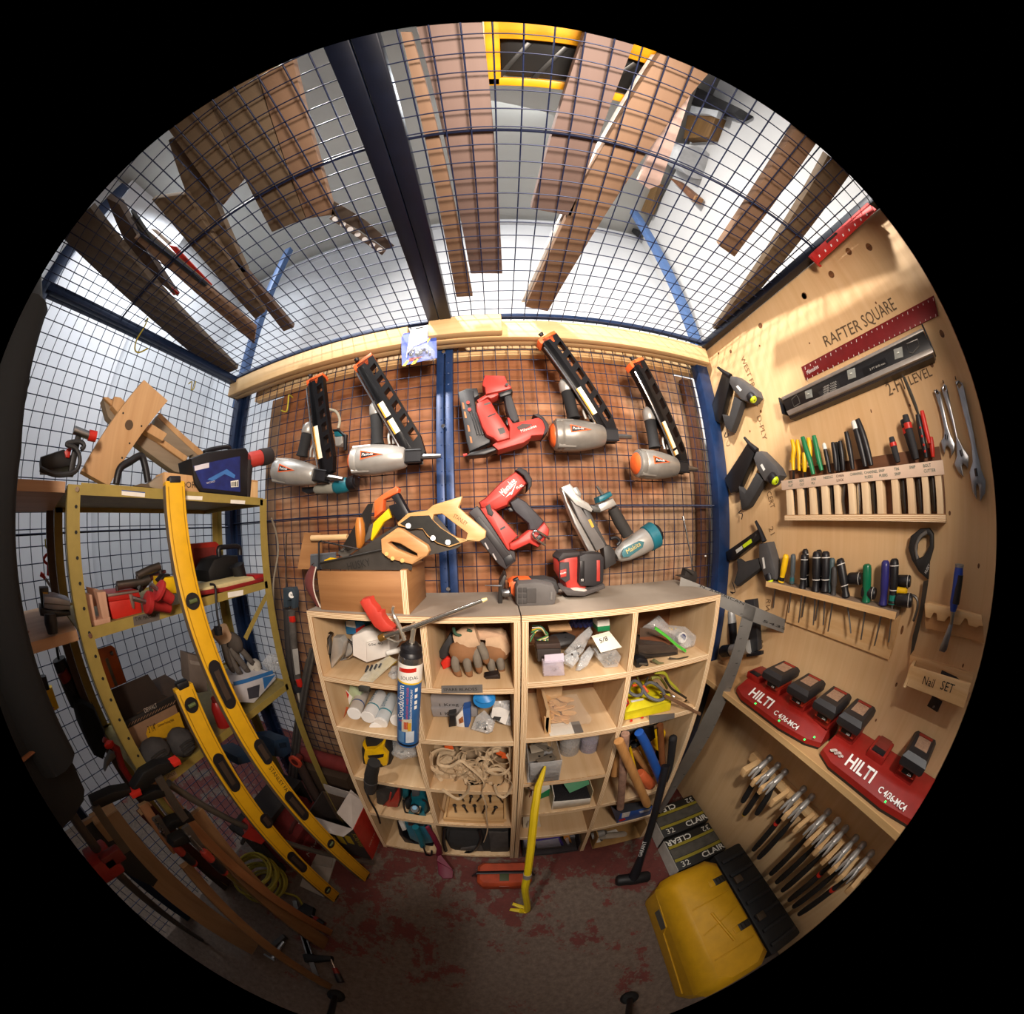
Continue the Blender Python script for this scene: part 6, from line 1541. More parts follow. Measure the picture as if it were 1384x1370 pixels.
P = pts(pl, z7, [1112, 262, 1108, 300, 1100, 360, 1090, 420, 1085, 455]); tube('handle', M('1c3fa0', .35), P, [.013, .0155, .0145, .0145, .010], 14); tube('grip_insert', BLACK, [P[1] + Vector((-.004, -.004, 0)), P[3] + Vector((-.004, -.004, 0))], [.0125, .0135], 12); tube('butt', M('8a8a90', .4, .6), [P[0] + Vector((0, 0, .002)), P[0] - Vector((0, 0, .004))], .0145, 14)
tube('shank', STEEL, pts(pl, z7, [1085, 455, 1078, 510]), [.008, .005], 10); pz('blade', STEEL, pl.off(-.003), z7, [1070, 505, 1086, 510, 1058, 620, 1048, 630, 1025, 622, 1030, 605], .004, .0008)
thing('nail_set_box', 'small open wooden box handwritten Nail SET on the plywood wall', 'box')
pl = RW.off(.07)
pz('front_board', PINEY, pl, z7, [915, 690, 1158, 765, 1130, 865, 890, 770], .010, .001); pz('back_board', PINEY, RW.off(.012), z7, [905, 640, 1170, 720, 1160, 800, 895, 710], .012, .001)
pz('base_board', PINEY, Plane(pl(*z7(1020, 800)), (0, 0, 1)), z7, [890, 740, 930, 700, 1160, 770, 1140, 830], .008)
A, B_ = RW.off(.012)(*z7(905, 660)), pl(*z7(912, 700)); box('end_board', PINEY, Vector(((A.x + B_.x) / 2, B_.y + .004, (B_.z + pl(*z7(890, 770)).z) / 2)), (.06, .010, .055))
rtext('Nail', 952, 760, 1000, 778, .030, INK, z7, pl.off(.001)); rtext('SET', 1028, 782, 1082, 802, .030, INK, z7, pl.off(.001))
thing('nail_set', 'thin dark nail set lying in the small wooden box', 'punch')
pl = RW.off(.05); P = pts(pl, z7, [1035, 712, 1100, 740]); tube('shank', M('2a2422', .5, .6), P, [.005, .004], 8); tube('point', M('2a2422', .5, .6), [P[1], P[1] + (P[1] - P[0]) * .2], [.003, .001], 8)
thing('steel_bracket', 'dark steel tab screwed under the Nail SET box', 'bracket')
pz('plate', M('38332f', .5, .5), RW.off(.006), z7, [998, 812, 1040, 838, 1018, 882, 975, 855], .004, .001); c = RW.off(.008)(*z7(1004, 856)); tube('screw', CHROME, [c, c - Vector((.003, 0, 0))], .004, 8)

# charger shelf with two chargers
thing('charger_shelf', 'pine shelf board along the plywood wall carrying battery chargers', 'shelf')
box('board', WOOD('c8a070', 'b0885a', 'y', .6), (.955, .33, .91), (.178, 1.36, .02)); box('front_edge', WOOD('d8b480', 'c49c66', 'y', .6), (.8655, .33, .91), (.004, 1.36, .021)); box('cleat', PINEY, (1.034, .33, .88), (.02, 1.3, .04))
CR = M('8e1c14', .45, var=.12)
def charger(label, y0, y1, slots_, batts, logo, model, leds, worn=False):
    """y0 > y1: runs along the wall"""
    thing('battery_charger', label, 'charger', 'red battery chargers')
    xw = 1.036; zs = .922
    def ring(z, f, e): return [Vector((xw, y0 - e * .3, z)), Vector((.90 + f, y0 - e * .4, z)), Vector((.875 + f, y0 - .06 - e, z)), Vector((.875 + f, y0 - (y0 - y1) * .62, z)), Vector((.895 + f, y1 + .05 + e, z)), Vector((.92 + f, y1 + e, z)), Vector((xw, y1 + e, z))]
    loft('base', BLACK, [ring(zs - .001, .002, .002), ring(zs + .010, 0, 0)])
    loft('housing', CR, [ring(zs + .010, -.002, -.001), ring(zs + .026, 0, 0), ring(zs + .052, .042, .012), ring(zs + .058, .055, .016)])
    n = Vector((-.026, 0, .042)).normalized()
    face = Plane(Vector((.896, 0, zs + .039)), (-.526, 0, .85))
    zt = zs + .058
    for k, yk in enumerate(slots_):
        pd = box('slot_pedestal', CR, (.99, yk, zt + .010), (.088, .074, .03), None, .006)
        if not batts[k]:
            box('slot_contacts', BLACK, (.962, yk, zt + .0255), (.03, .05, .004), None, .001, pd); box('slot_rail', M('7a2a22', .5), (1.0, yk, zt + .026), (.06, .05, .006), None, .002, pd)
    yA = y0 - .06
    f_ = face.off(.0025)
    def ft(s, y, h, dx, mat=WI, bold=False):
        p0 = f_.p + Vector((0, y, 0)) + Vector((.85, 0, .526)) * dx
        o = text('lettering', mat, s, p0, (0, -1, 0), Vector((.85, 0, .526)), h, None, 'LEFT', 0, 1.0, .022)
    ft(logo[0], logo[1], .052, -.008); ft(model[0], model[1], .024, -.012)
    for yk, dx in leds:
        p = f_.p + Vector((0, yk, 0)) + Vector((.85, 0, .526)) * dx
        box('charge_led', M('30e860', .4, emit=2.5), p, (.005, .006, .003))
    if worn:
        for q in range(8): ball('plaster_smear', M('c8b4ac', .8), f_.p + Vector((.004, y0 - .035 - .006 * q, .004 * (q % 3))), (.007, .009, .0014), None, 1)
    for k, yk in enumerate(slots_):
        if not batts[k]: continue
        thing('tool_battery', batts[k], 'battery', 'tool batteries on the chargers')
        c = Vector((.982, yk, zt + .024)); KS = 1.18
        box('red_base', M('a8301c', .45), c + Vector((0, 0, .012)), (.098, .066, .026), None, .004)
        loft('case', M('242224', .5), [[c + Vector((sx * a * KS, sy * b * KS, z * 1.1)) for sx, sy in ((-1, -1), (1, -1), (1, 1), (-1, 1))] for a, b, z in ((.052, .036, .022), (.056, .040, .030), (.056, .040, .046), (.046, .032, .058))])
        box('type_label', M('9a7a62', .7, var=.2, scale=120), c + Vector((.004, 0, .0645)), (.058, .05, .0012)); box('red_tab', M('8c2418', .5), c + Vector((.044, 0, .0635)), (.014, .056, .002))
        box('rating_plate', M('121012', .4), c + Vector((-.0497, 0, .012)), (.001, .044, .017)); text('lettering', WI, '22A', c + Vector((-.0508, -.002, .006)), (0, -1, 0), (0, 0, 1), .009)
y_ = lambda zf, u, v, z: ZP(z)(*zf(u, v)).y
s1 = [y_(zH1, 400, 300, .985), y_(zH1, 610, 330, 1.03), y_(zH1, 900, 490, 1.03), y_(zH1, 1200, 650, 1.03)]
charger('red four-bay battery charger with three batteries, next to the shelving unit', .725, .283, s1, [None, 'black and red battery next to the empty bay', 'black and red battery in the middle of the charger beside the shelf', 'black battery with pale label at the inner charger end'],
        ('HILTI', y_(zH1, 305, 480, .961)), ('C 4/36-MC4', y_(zH1, 600, 680, .961)), [(y_(zH1, 378, 600, .95), -.02), (y_(zH1, 648, 788, .95), -.02), (y_(zH1, 950, 982, .95), -.02), (y_(zH1, 1062, 966, .955), .004)])
s2 = [y_(zH2, 440, 290, 1.03), y_(zH2, 690, 590, .985), y_(zH2, 1030, 700, 1.03)]
charger('red battery charger smeared with plaster at one corner', .262, -.22, s2, ['black and red battery on the plaster-smeared charger', None, 'dusty black battery at the far end of the plaster-smeared charger'],
        ('HILTI', y_(zH2, 385, 650, .961)), ('C 4/36-MC4', y_(zH2, 715, 910, .961)), [(y_(zH2, 200, 605, .96), .006), (y_(zH2, 775, 1048, .95), -.02)], True)

# hammer comb rack
thing('hammer_rack', 'pale wooden comb rack on the plywood wall below the charger shelf', 'rack')
box('back_rail', PINEY, (1.03, .16, .628), (.028, .88, .04))
FY = (.575, .475, .43, .345, .24, .165, .09, .02, -.05, -.115, -.2)
hm = [((372, 112), (180, 295), (155, 515), 0), ((430, 190), (225, 370), (150, 590), 1), ((475, 240), (270, 450), (265, 612), 0), ((600, 395), (405, 590), (205, 870), 2), ((680, 435), (490, 620), (230, 938), 3), ((735, 640), (540, 820), (320, 1100), 0),
      ((825, 680), (590, 910), (375, 1132), 4), ((925, 680), (745, 890), (395, 1230), 0), ((1000, 740), (800, 1000), (465, 1285), 2), ((1065, 800), (880, 1020), (520, 1310), 0), ((1120, 880), (885, 1130), (560, 1345), 2)]
names = ['claw hammer with worn head at the comb rack end under the shelf unit', 'claw hammer with yellow-tipped black grip on the comb rack', 'claw hammer with yellow mark on its neck on the comb rack', 'claw hammer with red band on its long black handle', 'bright claw hammer with blue-tipped handle on the comb rack', 'claw hammer with dark handle beside the white-faced one', 'hammer with white rubber face on the comb rack', 'shiny claw hammer just past the white-faced one', 'claw hammer with red band hanging between two shiny ones', 'shiny claw hammer near the outer end of the comb rack', 'long claw hammer at the outer end of the comb rack']
hy = []
for (f, c, b, kind), lab in zip(hm, names):
    a_, b_ = XP(1.015)(*zHm(*f)), XP(.925)(*zHm(*c)); yy = (a_.y + b_.y) / 2; a_.y = b_.y = yy; zc_ = .69
    a_.z = .70; b_.z = .648; hy.append(yy)
    thing('claw_hammer', lab, 'hammer', 'hammers on the comb rack')
    HS = M('b4b0aa', .38, .6, var=.2)
    face_m = WHITE if kind == 4 else HS
    tube('face', face_m, [a_ + Vector((.004, 0, .002)), a_, a_.lerp(b_, .12), a_.lerp(b_, .2)], [.010, .0155, .0155, .010], 12)
    md = a_.lerp(b_, .42)
    tube('poll', HS, [a_.lerp(b_, .18), md, a_.lerp(b_, .62)], [.011, .0155, .014], 10)
    for s in (-1, 1):
        tube('claw', HS, [a_.lerp(b_, .58) + Vector((0, s * .004, 0)), a_.lerp(b_, .8) + Vector((0, s * .008, .002)), b_ + Vector((0, s * .010, -.012))], [.011, .009, .004], 8, None, .7)
    hb = XP(.965)(*zHm(*b)); L = max(.18, min(.34, md.z - hb.z)); h0 = md + Vector((0, 0, .012)); h1 = Vector((md.x - .004, yy + (hb.y - yy) * .25, md.z - L))
    hm_ = tube('handle', M('171618', .7), [h0, h0.lerp(h1, .35), h0.lerp(h1, .5), h0.lerp(h1, .9), h1], [.008, .009, .0135, .0145, .012], 10)
    if kind == 1: tube('grip_tip', YELLOW, [h1, h1 - Vector((0, 0, .008))], [.0125, .010], 10, hm_)
    if kind == 2: tube('grip_band', RED, [h0.lerp(h1, .44), h0.lerp(h1, .48)], .0128, 10, hm_)
    if kind == 3: tube('grip_tip', M('1c3f70', .5), [h1, h1 - Vector((0, 0, .006))], [.0125, .010], 10, hm_)
rack = [o for o in bpy.data.objects if o.name == 'hammer_rack'][0]
ys = sorted(hy, reverse=True)
edges_ = [ys[0] + .045] + [(p + q) / 2 for p, q in zip(ys, ys[1:])] + [ys[-1] - .04]
for i, ye in enumerate(edges_):
    box('comb_finger', PINE, (.972, ye, .628), (.095, .020 if i else .03, .036), None, .001, rack)

# floor by the plywood wall
def film_box(label, y0, y1, ztop):
    thing('film_carton', label, 'box', 'black and yellow cartons by the plywood wall')
    xa, xb = .765, 1.03
    box('carton', M('1c1a17', .55), ((xa + xb) / 2, (y0 + y1) / 2, ztop / 2), (xb - xa, y1 - y0, ztop), None, .002)
    box('white_end', M('b4aea4', .7), (xa - .001, (y0 + y1) / 2, ztop / 2), (.002, y1 - y0 - .004, ztop - .01))
    YB_ = M('8a7c20', .55)
    for f in (.30, .72): box('yellow_band', YB_, ((xa + xb) / 2, y0 + (y1 - y0) * f, ztop + .0005), (xb - xa - .004, .018, .001))
    box('grey_band', M('4a463e', .6, var=.3), ((xa + xb) / 2, y0 + (y1 - y0) * .51, ztop + .0006), (xb - xa - .004, .06, .001))
    W = M('d0ccc0', .6, var=.05)
    text('lettering', W, 'CLAIR', (.90, y0 + .012, ztop + .0008), (1, 0, 0), (0, 1, 0), .05, None, 'LEFT', 0, .95, .02); text('lettering', W, '32', (.785, y0 + .012, ztop + .0008), (1, 0, 0), (0, 1, 0), .048)
    text('lettering', W, 'CLEAR', (.905, y1 - .012, ztop + .0008), (-1, 0, 0), (0, -1, 0), .05, None, 'LEFT', 0, .95, .02); text('lettering', W, '32', (1.02, y1 - .012, ztop + .0008), (-1, 0, 0), (0, -1, 0), .048)
film_box('black carton with yellow bands lettered CLEAR beside the yellow case', .42, .625, .105)
film_box('black carton with yellow bands behind the first, beside the sledgehammer handle', .635, .84, .12)
thing('tool_case', 'large yellow plastic tool case with two dark latches on the floor', 'case')
CYE = M('c4920e', .5, var=.08)
def cr(x0, x1, y0, y1, z, c): return [Vector((x0 + c, y0, z)), Vector((x1 - c, y0, z)), Vector((x1, y0 + c, z)), Vector((x1, y1 - c, z)), Vector((x1 - c, y1, z)), Vector((x0 + c, y1, z)), Vector((x0, y1 - c, z)), Vector((x0, y0 + c, z))]
loft('shell', CYE, [cr(.605, .835, -.24, .36, .002, .03), cr(.592, .845, -.25, .372, .06, .035), cr(.592, .845, -.25, .372, .19, .035)])
loft('lid', CYE, [cr(.588, .85, -.254, .376, .19, .035), cr(.59, .848, -.252, .374, .21, .035), cr(.60, .838, -.24, .366, .27, .04), cr(.63, .81, -.21, .33, .306, .04)])
for yy in (.235, -.02):
    lt = box('latch', M('2a2620', .5), (.79, yy, .303), (.05, .036, .014), None, .003); box('latch_pad', CYE, (.755, yy, .304), (.024, .032, .010), None, .002, lt)
    for k in (-1, 0, 1): box('latch_rib', M('16140f', .5), (.79 + .014 * k, yy, .3105), (.003, .028, .003), None, 0, lt)
for ya_, yb_, xx_ in ((.16, .14, .72), (.03, .05, .70), (-.1, -.12, .74)): bar('moulded_rib', CYE, (.64, ya_, .306), (.80, yb_ + .03, .306), .006, .008, (0, 0, 1), .002)
bar('moulded_rib', CYE, (.70, .11, .306), (.73, -.06, .306), .010, .014, (0, 0, 1), .004)
box('side_label', M('55524a', .5), (.5905, .20, .135), (.002, .10, .05)); tube('side_bead', CYE, [(.5915, .33, .19), (.5915, .15, .165), (.5915, .13, .12), (.5915, -.2, .10)], .004, 6)
thing('black_case', 'black ribbed tool case standing between the yellow case and the plywood wall', 'case')
box('shell', M('111112', .6), (.94, .07, .12), (.15, .62, .24), None, .014)
for k in range(7): box('rib', M('1a1a1c', .6), (.94, .32 - .085 * k, .243), (.12, .02, .012), None, .003)
for yy in (.2, -.03): box('latch', M('4a3c2c', .5), (.90, yy, .25), (.035, .04, .012), None, .003)
# ------------------------------------------------------------------ yellow steel rack along the left mesh
zLs = Z(40, 640, 6.227); zK = Z(200, 640, 3.804); zM = Z(60, 840, 5.71); zFl = Z(220, 980, 5.27); zX = Z(320, 1080, 4.725); zWd = Z(80, 980, 3.295)
XF_, XB_, YN, YQ = -.83, -1.27, .105, .838
RKY = M('a08c48', .5, .15, var=.1)
thing('steel_rack', 'olive-yellow slotted steel rack along the side mesh wall', 'rack')
def angle_post(x, y, sx, sy, ztop=1.70):
    p = box('post', RKY, (x + sx * .0175, y, ztop / 2), (.035, .003, ztop)); box('flange', RKY, (x, y + sy * .0175, ztop / 2), (.003, .035, ztop), None, 0, p)
    return p
pn_ = angle_post(XF_, YN, -1, 1); angle_post(XF_, YQ, -1, -1); angle_post(XB_, YN, 1, 1); angle_post(XB_, YQ + .08, 1, -1)
for k in range(26):
    zz = 1.655 - .052 * k
    tube('post_hole', INK, [(XF_ + .0012, YN + .024, zz), (XF_ + .0022, YN + .024, zz)], .0042, 8, pn_)
for zz in (1.69, 1.39, .98): tube('post_bolt', CHROME, [(XF_ + .001, YN + .024, zz), (XF_ + .006, YN + .024, zz)], .006, 6, pn_)
for zt in (1.702, 1.402, .985):
    s_ = box('shelf', M('8c7c48', .6, .1, var=.15), ((XF_ + XB_) / 2, (YN + YQ) / 2, zt - .006), (XF_ - XB_ - .004, YQ - YN, .004))
    box('front_lip', RKY, (XF_, (YN + .035 + YQ - .02) / 2, zt - .010), (.003, YQ - YN - .055, .026), None, 0, s_)
    box('rear_lip', RKY, (XB_, (YN + YQ) / 2, zt - .010), (.003, YQ - YN, .026), None, 0, s_)
    box('end_lip', RKY, ((XF_ + XB_) / 2, YQ, zt - .010), (XF_ - XB_, .003, .026), None, 0, s_)
bar('brace', RKY, XP(-.84, 1)(*zK(500, 850)), XP(-.84, 1)(*zK(628, 595)), .003, .018)
LPL = XP(XF_ + .002, 1)
for flat in ([775, 138, 972, 158, 970, 200, 775, 182],):
    pz('price_tag', PAPER, LPL, zLs, flat, .0006); pz('tag_stripe', M('3a5a98', .5), LPL.off(.0005), zLs, [775, 138, 972, 158, 972, 166, 775, 146], .0006)
pz('price_tag', PAPER, LPL, z3, [860, 925, 938, 928, 936, 946, 858, 942], .0006); pz('price_tag', PAPER, LPL, zK, [425, 135, 500, 140, 498, 158, 424, 154], .0006); pz('price_tag', PAPER, LPL, zK, [410, 612, 490, 598, 490, 625, 412, 640], .0006)
tp = pz('label_tape', M('5f5852', .6), LPL, zLs, [870, 1205, 1095, 1150, 1095, 1235, 880, 1285], .0008); rtext('T.W. MASONRY', 890, 1245, 1085, 1200, .013, INK, zLs, LPL.off(.0008), parent=tp)
tp = pz('label_tape', M('a89070', .6), LPL, zM, [930, 1195, 1010, 1150, 1030, 1190, 950, 1228], .0008); rtext('GRINDER', 945, 1212, 1018, 1175, .016, INK, zM, LPL.off(.0008), parent=tp)
# neighbouring wooden shelves that run on past the rack
thing('side_shelving', 'rough wooden shelf boards continuing past the end of the yellow rack', 'shelf')
SB = WOOD('c49a74', 'a87e5a', 'y', .6)
for zt in (1.705, 1.41):
    box('shelf_board', SB, (-1.05, -.2, zt - .012), (.45, .59, .022))
for y_ in (.085, -.48):
    box('upright', WOOD('4a3626', '33241a', 'z', .8), (-1.25, y_, .855), (.04, .03, 1.71))
    box('upright', WOOD('4a3626', '33241a', 'z', .8), (-.86, -.48, .855), (.04, .03, 1.71)) if y_ < 0 else None
# --- top shelf
T1 = 1.704
TIM = WOOD('d2a878', 'bd9060', 'z', .7); TIMG = WOOD('9a8a76', '84745f', 'y', .7)
thing('timber_offcut', 'offcut timber frame of crossed two-by-fours leaning on the rack top', 'lumber')
pl = XP(-.93, 1)
pz('plank', TIM, pl, z3, [668, 388, 778, 485, 505, 880, 378, 810], .038, .002)
c_ = pl(*z3(597, 598)); tube('bored_hole', M('5a4632', .8), [c_ + Vector((.0005, 0, 0)), c_ + Vector((.0012, 0, 0))], .0145, 16)
for u, v in ((570, 543), (655, 603), (600, 683), (565, 750)): tube('nail_head', INK, [pl(*z3(u, v)), pl(*z3(u, v)) + Vector((.001, 0, 0))], .003, 8)
pz('cross_plank', TIMG, XP(-1.0, 1), z3, [478, 475, 510, 480, 865, 750, 905, 828, 810, 815, 640, 690, 500, 560], .04, .002)
pz('cross_edge', TIM, XP(-.985, 1), z3, [478, 470, 500, 468, 600, 545, 870, 745, 858, 768, 560, 545], .012, .001)
pz('stub', TIM, XP(-.97, 1), z3, [530, 465, 560, 470, 580, 490, 545, 540, 520, 510], .03, .002)
pz('spacer_block', TIM, XP(-.96, 1), z3, [700, 590, 775, 638, 752, 672, 668, 622], .038, .002)
thing('timber_offcut', 'grey weathered two-by-four offcut resting behind the timber frame', 'lumber')
pl = XP(-1.08, 1); pz('plank', TIMG, pl, z3, [740, 545, 955, 742, 915, 830, 895, 735, 870, 742, 830, 800, 690, 690, 720, 570], .038, .002); pz('edge', TIM, pl.off(.002), z3, [740, 540, 960, 738, 930, 748, 730, 560], .01, .001)
thing('scrap_box', 'wood scrap block handwritten FLOOR on the rack top', 'wood')
pl = XP(-.86, 1); pz('front', TIM, pl, z3, [762, 815, 938, 838, 936, 918, 765, 905], .07, .002); pz('rear', TIMG, XP(-.875, 1), z3, [690, 868, 765, 818, 768, 905, 695, 885], .06, .002); rtext('FLOOR', 802, 890, 905, 888, .026, INK, z3, pl.off(.001))
thing('hand_truck_handle', 'black bent tube handle standing on the rack top', 'handle')
tube('bent_tube', BLACK, curve(pts(XP(-.90, 1), z3, [538, 872, 555, 800, 600, 768, 652, 742, 672, 790, 685, 862]), 5), .011, 10); pz('foot_plate', M('5a4a3a', .6), XP(-.88, 1), z3, [615, 880, 655, 868, 755, 878, 720, 892], .05, .002)
thing('tool_case', 'black blow-moulded tool case with blue printed sticker on the rack top', 'case')
pl = XP(-.85, 1)
pz('shell', BLACK, pl, z3, [885, 752, 960, 722, 1140, 702, 1152, 722, 1148, 925, 1130, 935, 930, 908, 905, 870], .09, .008)
st = pz('sticker', M('1f2c6c', .4, var=.3, scale=30), pl.off(.001), z3, [895, 788, 1112, 742, 1112, 908, 940, 890], .001); pz('sticker_art', M('3f74b8', .4), pl.off(.0018), z3, [960, 850, 1050, 802, 1090, 830, 1085, 845, 1040, 825, 985, 858], .001, 0, st)
pz('barcode', PAPER, pl.off(.0018), z3, [1068, 858, 1104, 852, 1104, 884, 1070, 886], .001, 0, st); pz('brand_block', M('d8d4dc', .5), pl.off(.0018), z3, [900, 788, 968, 772, 968, 795, 902, 810], .001, 0, st)
for k in range(4): pz('barcode_bar', INK, pl.off(.0026), z3, [1073 + 8 * k, 862 - k, 1077 + 8 * k, 861 - k, 1077 + 8 * k, 882, 1073 + 8 * k, 882], .0006, 0, st)
tube('carry_handle', BLACK, curve(pts(pl.off(-.03), z3, [945, 725, 975, 712, 1050, 700, 1065, 712]), 4), .008, 8)
rtext('VICHO', 955, 872, 995, 862, .008, M('d8d4dc', .5), z3, pl.off(.0026))
thing('red_drill', 'red power tool with black rubber end sticking out behind the tool case', 'power tool')
a_, b_ = XP(-.87, 1)(*z3(1150, 762)), XP(-.84, 1)(*z3(1258, 738)); lathe('housing', NRED, a_, a_.lerp(b_, .6), [(0, .026), (.2, .03), (1, .03)], 18); tube('grip', M('231c1c', .8), [a_, Vector((a_.x - .01, a_.y, 1.706))], .02, 12); lathe('end_cap', M('231c1c', .8), a_.lerp(b_, .5), b_, [(0, .033), (.3, .034), (.9, .031), (1, .022)], 18)
thing('wood_block', 'pine block standing at the end of the rack top', 'wood'); pz('block', PINEZ, XP(-.87, 1), z3, [1150, 850, 1195, 855, 1195, 940, 1152, 932], .05, .002); pz('end_grain', M('c89a68', .7), XP(-.869, 1), z3, [1152, 850, 1193, 855, 1193, 862, 1152, 858], .05)
thing('angle_polisher', 'black power tool with cable loop and red-tipped post at the rack end', 'power tool')
pl = XP(-.88, 1)
pz('body', BLACK, pl, z3, [188, 742, 298, 706, 330, 735, 338, 785, 250, 805, 190, 802], .07, .008); pz('post', M('1c1a1a', .5), pl.off(.01), z3, [362, 615, 388, 612, 342, 832, 315, 830], .025, .003)
tube('side_handle', STEEL, pts(pl.off(.012), z3, [342, 620, 415, 648]), .010, 10); tube('handle_tip', RED, pts(pl.off(.012), z3, [410, 645, 445, 652]), [.013, .013], 12); pz('trigger', RED, pl.off(.006), z3, [298, 720, 325, 695, 332, 705, 322, 750, 305, 748], .02, .003)
tube('cable', M('2a2a2c', .6), curve(pts(pl.off(.025), z3, [185, 800, 260, 828, 345, 815, 370, 760, 350, 705, 310, 690, 320, 680, 370, 675, 390, 695, 375, 712]), 5), .006, 8)
# --- second shelf
thing('wooden_bracket', 'small U-shaped wooden bracket on the middle rack shelf', 'bracket')
pl = XP(-.86, 1); PK = WOOD('d2a68c', 'b98c70', 'z', .8)
pz('side', PK, pl, zLs, [465, 1015, 525, 1022, 562, 1238, 522, 1280], .05, .001); pz('side', PK, pl, zLs, [568, 1002, 640, 995, 678, 1228, 620, 1238], .05, .001); pz('base', PK, pl.off(.002), zLs, [520, 1242, 680, 1212, 682, 1252, 530, 1290], .055, .001); pz('back', PK, XP(-.92, 1), zLs, [480, 955, 575, 975, 600, 1100, 520, 1130], .012, .001)
thing('metal_toolbox', 'small red metal toolbox with worn latch on the middle rack shelf', 'toolbox')
pl = XP(-.88, 1); pz('body', RED, pl, zLs, [660, 1080, 935, 1040, 955, 1195, 725, 1232, 700, 1225], .12, .006); pz('lid', M('b02018', .4), pl.off(.002), zLs, [652, 1020, 920, 985, 940, 1045, 662, 1088], .125, .006); pz('latch', M('a89a90', .35, .8), pl.off(.008), zLs, [838, 1020, 865, 1015, 885, 1100, 882, 1142, 868, 1135], .008, .001); pz('worn_rim', M('8a7a70', .5, .5), pl.off(.006), zLs, [655, 1018, 920, 982, 922, 1000, 658, 1040], .01, .002)
for k, (lab, a, b) in enumerate((('red rubber suction cup lying on the rack tape label', (975, 1080), (1178, 1130)), ('red rubber suction cup leaning above another one', (1075, 975), (1195, 1060)))):
    thing('suction_cup', lab, 'suction cup', 'red suction cups'); p_ = XP(-.80 + .03 * k, 1); A, B_ = p_(*zLs(*a)), p_(*zLs(*b)); lathe('cup', M('9c1f20', .5), A, B_, [(0, .022), (.05, .028), (.2, .028), (.35, .017), (1, .014)], 16); lathe('face', M('84181a', .5), B_, B_ + (B_ - A).normalized() * .002, [(0, .0145), (1, .013)], 16)
    tube('stem', STEEL, [A, A - (B_ - A) * .5], .006, 8)
for lab, flat in (('steel pull handle lying on the middle rack shelf', [735, 945, 940, 915, 1010, 895]), ('steel pull handle tilted up behind the suction cups', [905, 862, 1000, 815, 1095, 780])):
    thing('pull_handle', lab, 'handle', 'steel pull handles'); P = pts(XP(-.93, 1), zLs, flat); tube('grip', M('6a625c', .35, .8), P, .012, 10); tube('leg', M('3a3230', .5, .5), [P[0], P[0] - Vector((0, 0, .03))], .006, 8); tube('leg', M('3a3230', .5, .5), [P[-1], P[-1] - Vector((0, 0, .045))], .006, 8)
thing('brown_clamp', 'dark red-brown clamp body behind the steel handles', 'clamp'); pz('body', M('4a1e20', .6), XP(-.95, 1), zLs, [860, 955, 950, 880, 1150, 812, 1155, 835, 1040, 900, 960, 990, 870, 980], .04, .006); ball('knob', BLACK, XP(-.93, 1)(*zLs(925, 960)), .014, None, 1)
thing('cordless_tool', 'yellow and black tool body behind the long level', 'power tool'); pz('body', YELLOW, XP(-.88, 1), zLs, [1112, 872, 1235, 866, 1245, 1015, 1135, 1012], .08, .008); pz('strap', BLACK, XP(-.878, 1), zLs, [1085, 900, 1130, 850, 1180, 845, 1190, 862, 1140, 872, 1112, 925], .03, .004)
thing('red_document_case', 'red flat plastic case standing at the back of the middle shelf', 'case'); pz('shell', M('a3231c', .5), XP(-1.12, 1), zK, [216, 362, 350, 350, 376, 374, 362, 520, 240, 540], .03, .004); pz('dull_panel', M('7c2a26', .6), XP(-1.119, 1), zK, [232, 385, 345, 378, 350, 480, 250, 500], .002)
thing('black_router', 'black corded router with loop handle on the middle rack shelf', 'router')
pl = XP(-.98, 1); tube('loop_handle', BLACK, curve(pts(pl, zK, [365, 425, 365, 385, 400, 378, 465, 378, 472, 420]), 4), .010, 10); pz('body', M('0f0f10', .6), pl, zK, [310, 500, 340, 440, 400, 420, 470, 420, 475, 520, 400, 555, 320, 560], .10, .015); tube('motor', BLACK, pts(XP(-.94, 1), zK, [455, 470, 480, 545]), [.03, .025], 14)
tube('cord', BLACK, curve(pts(XP(-.815, 1), zK, [320, 570, 345, 580, 350, 660, 358, 740, 370, 800]), 4), .004, 8); pz('plug', BLACK, XP(-.815, 1), zK, [355, 790, 382, 788, 386, 832, 362, 836], .02, .004)
thing('foam_float', 'cream foam float with red base on the middle rack shelf', 'float')
pz('pad', M('cdbd8a', .8, bump=.3), XP(-.86, 1), zK, [265, 595, 400, 562, 540, 530, 555, 548, 400, 590, 275, 612], .10, .004); pz('base', M('8c1f20', .5), XP(-.855, 1), zK, [245, 608, 400, 585, 610, 535, 615, 550, 400, 608, 250, 632], .11, .003); pz('red_end', M('a02224', .5), XP(-.88, 1), zK, [540, 522, 608, 515, 618, 545, 560, 556], .08, .004)
thing('grey_case', 'small grey metal case on the rough wooden shelf end', 'case'); pz('shell', M('9a98a0', .4, .4), XP(-.87, 1), zLs, [118, 1030, 225, 1038, 345, 1070, 345, 1150, 225, 1160, 122, 1140], .10, .006); pz('seam', M('55545a', .4), XP(-.868, 1), zLs, [120, 1090, 230, 1098, 345, 1110, 345, 1116, 230, 1106, 120, 1098], .002); pz('base', BLACK, XP(-.865, 1), zLs, [85, 1140, 345, 1165, 350, 1195, 215, 1215, 90, 1200], .10, .004)
thing('red_scissors', 'red-handled scissors hanging on the mesh behind the rack', 'scissors')
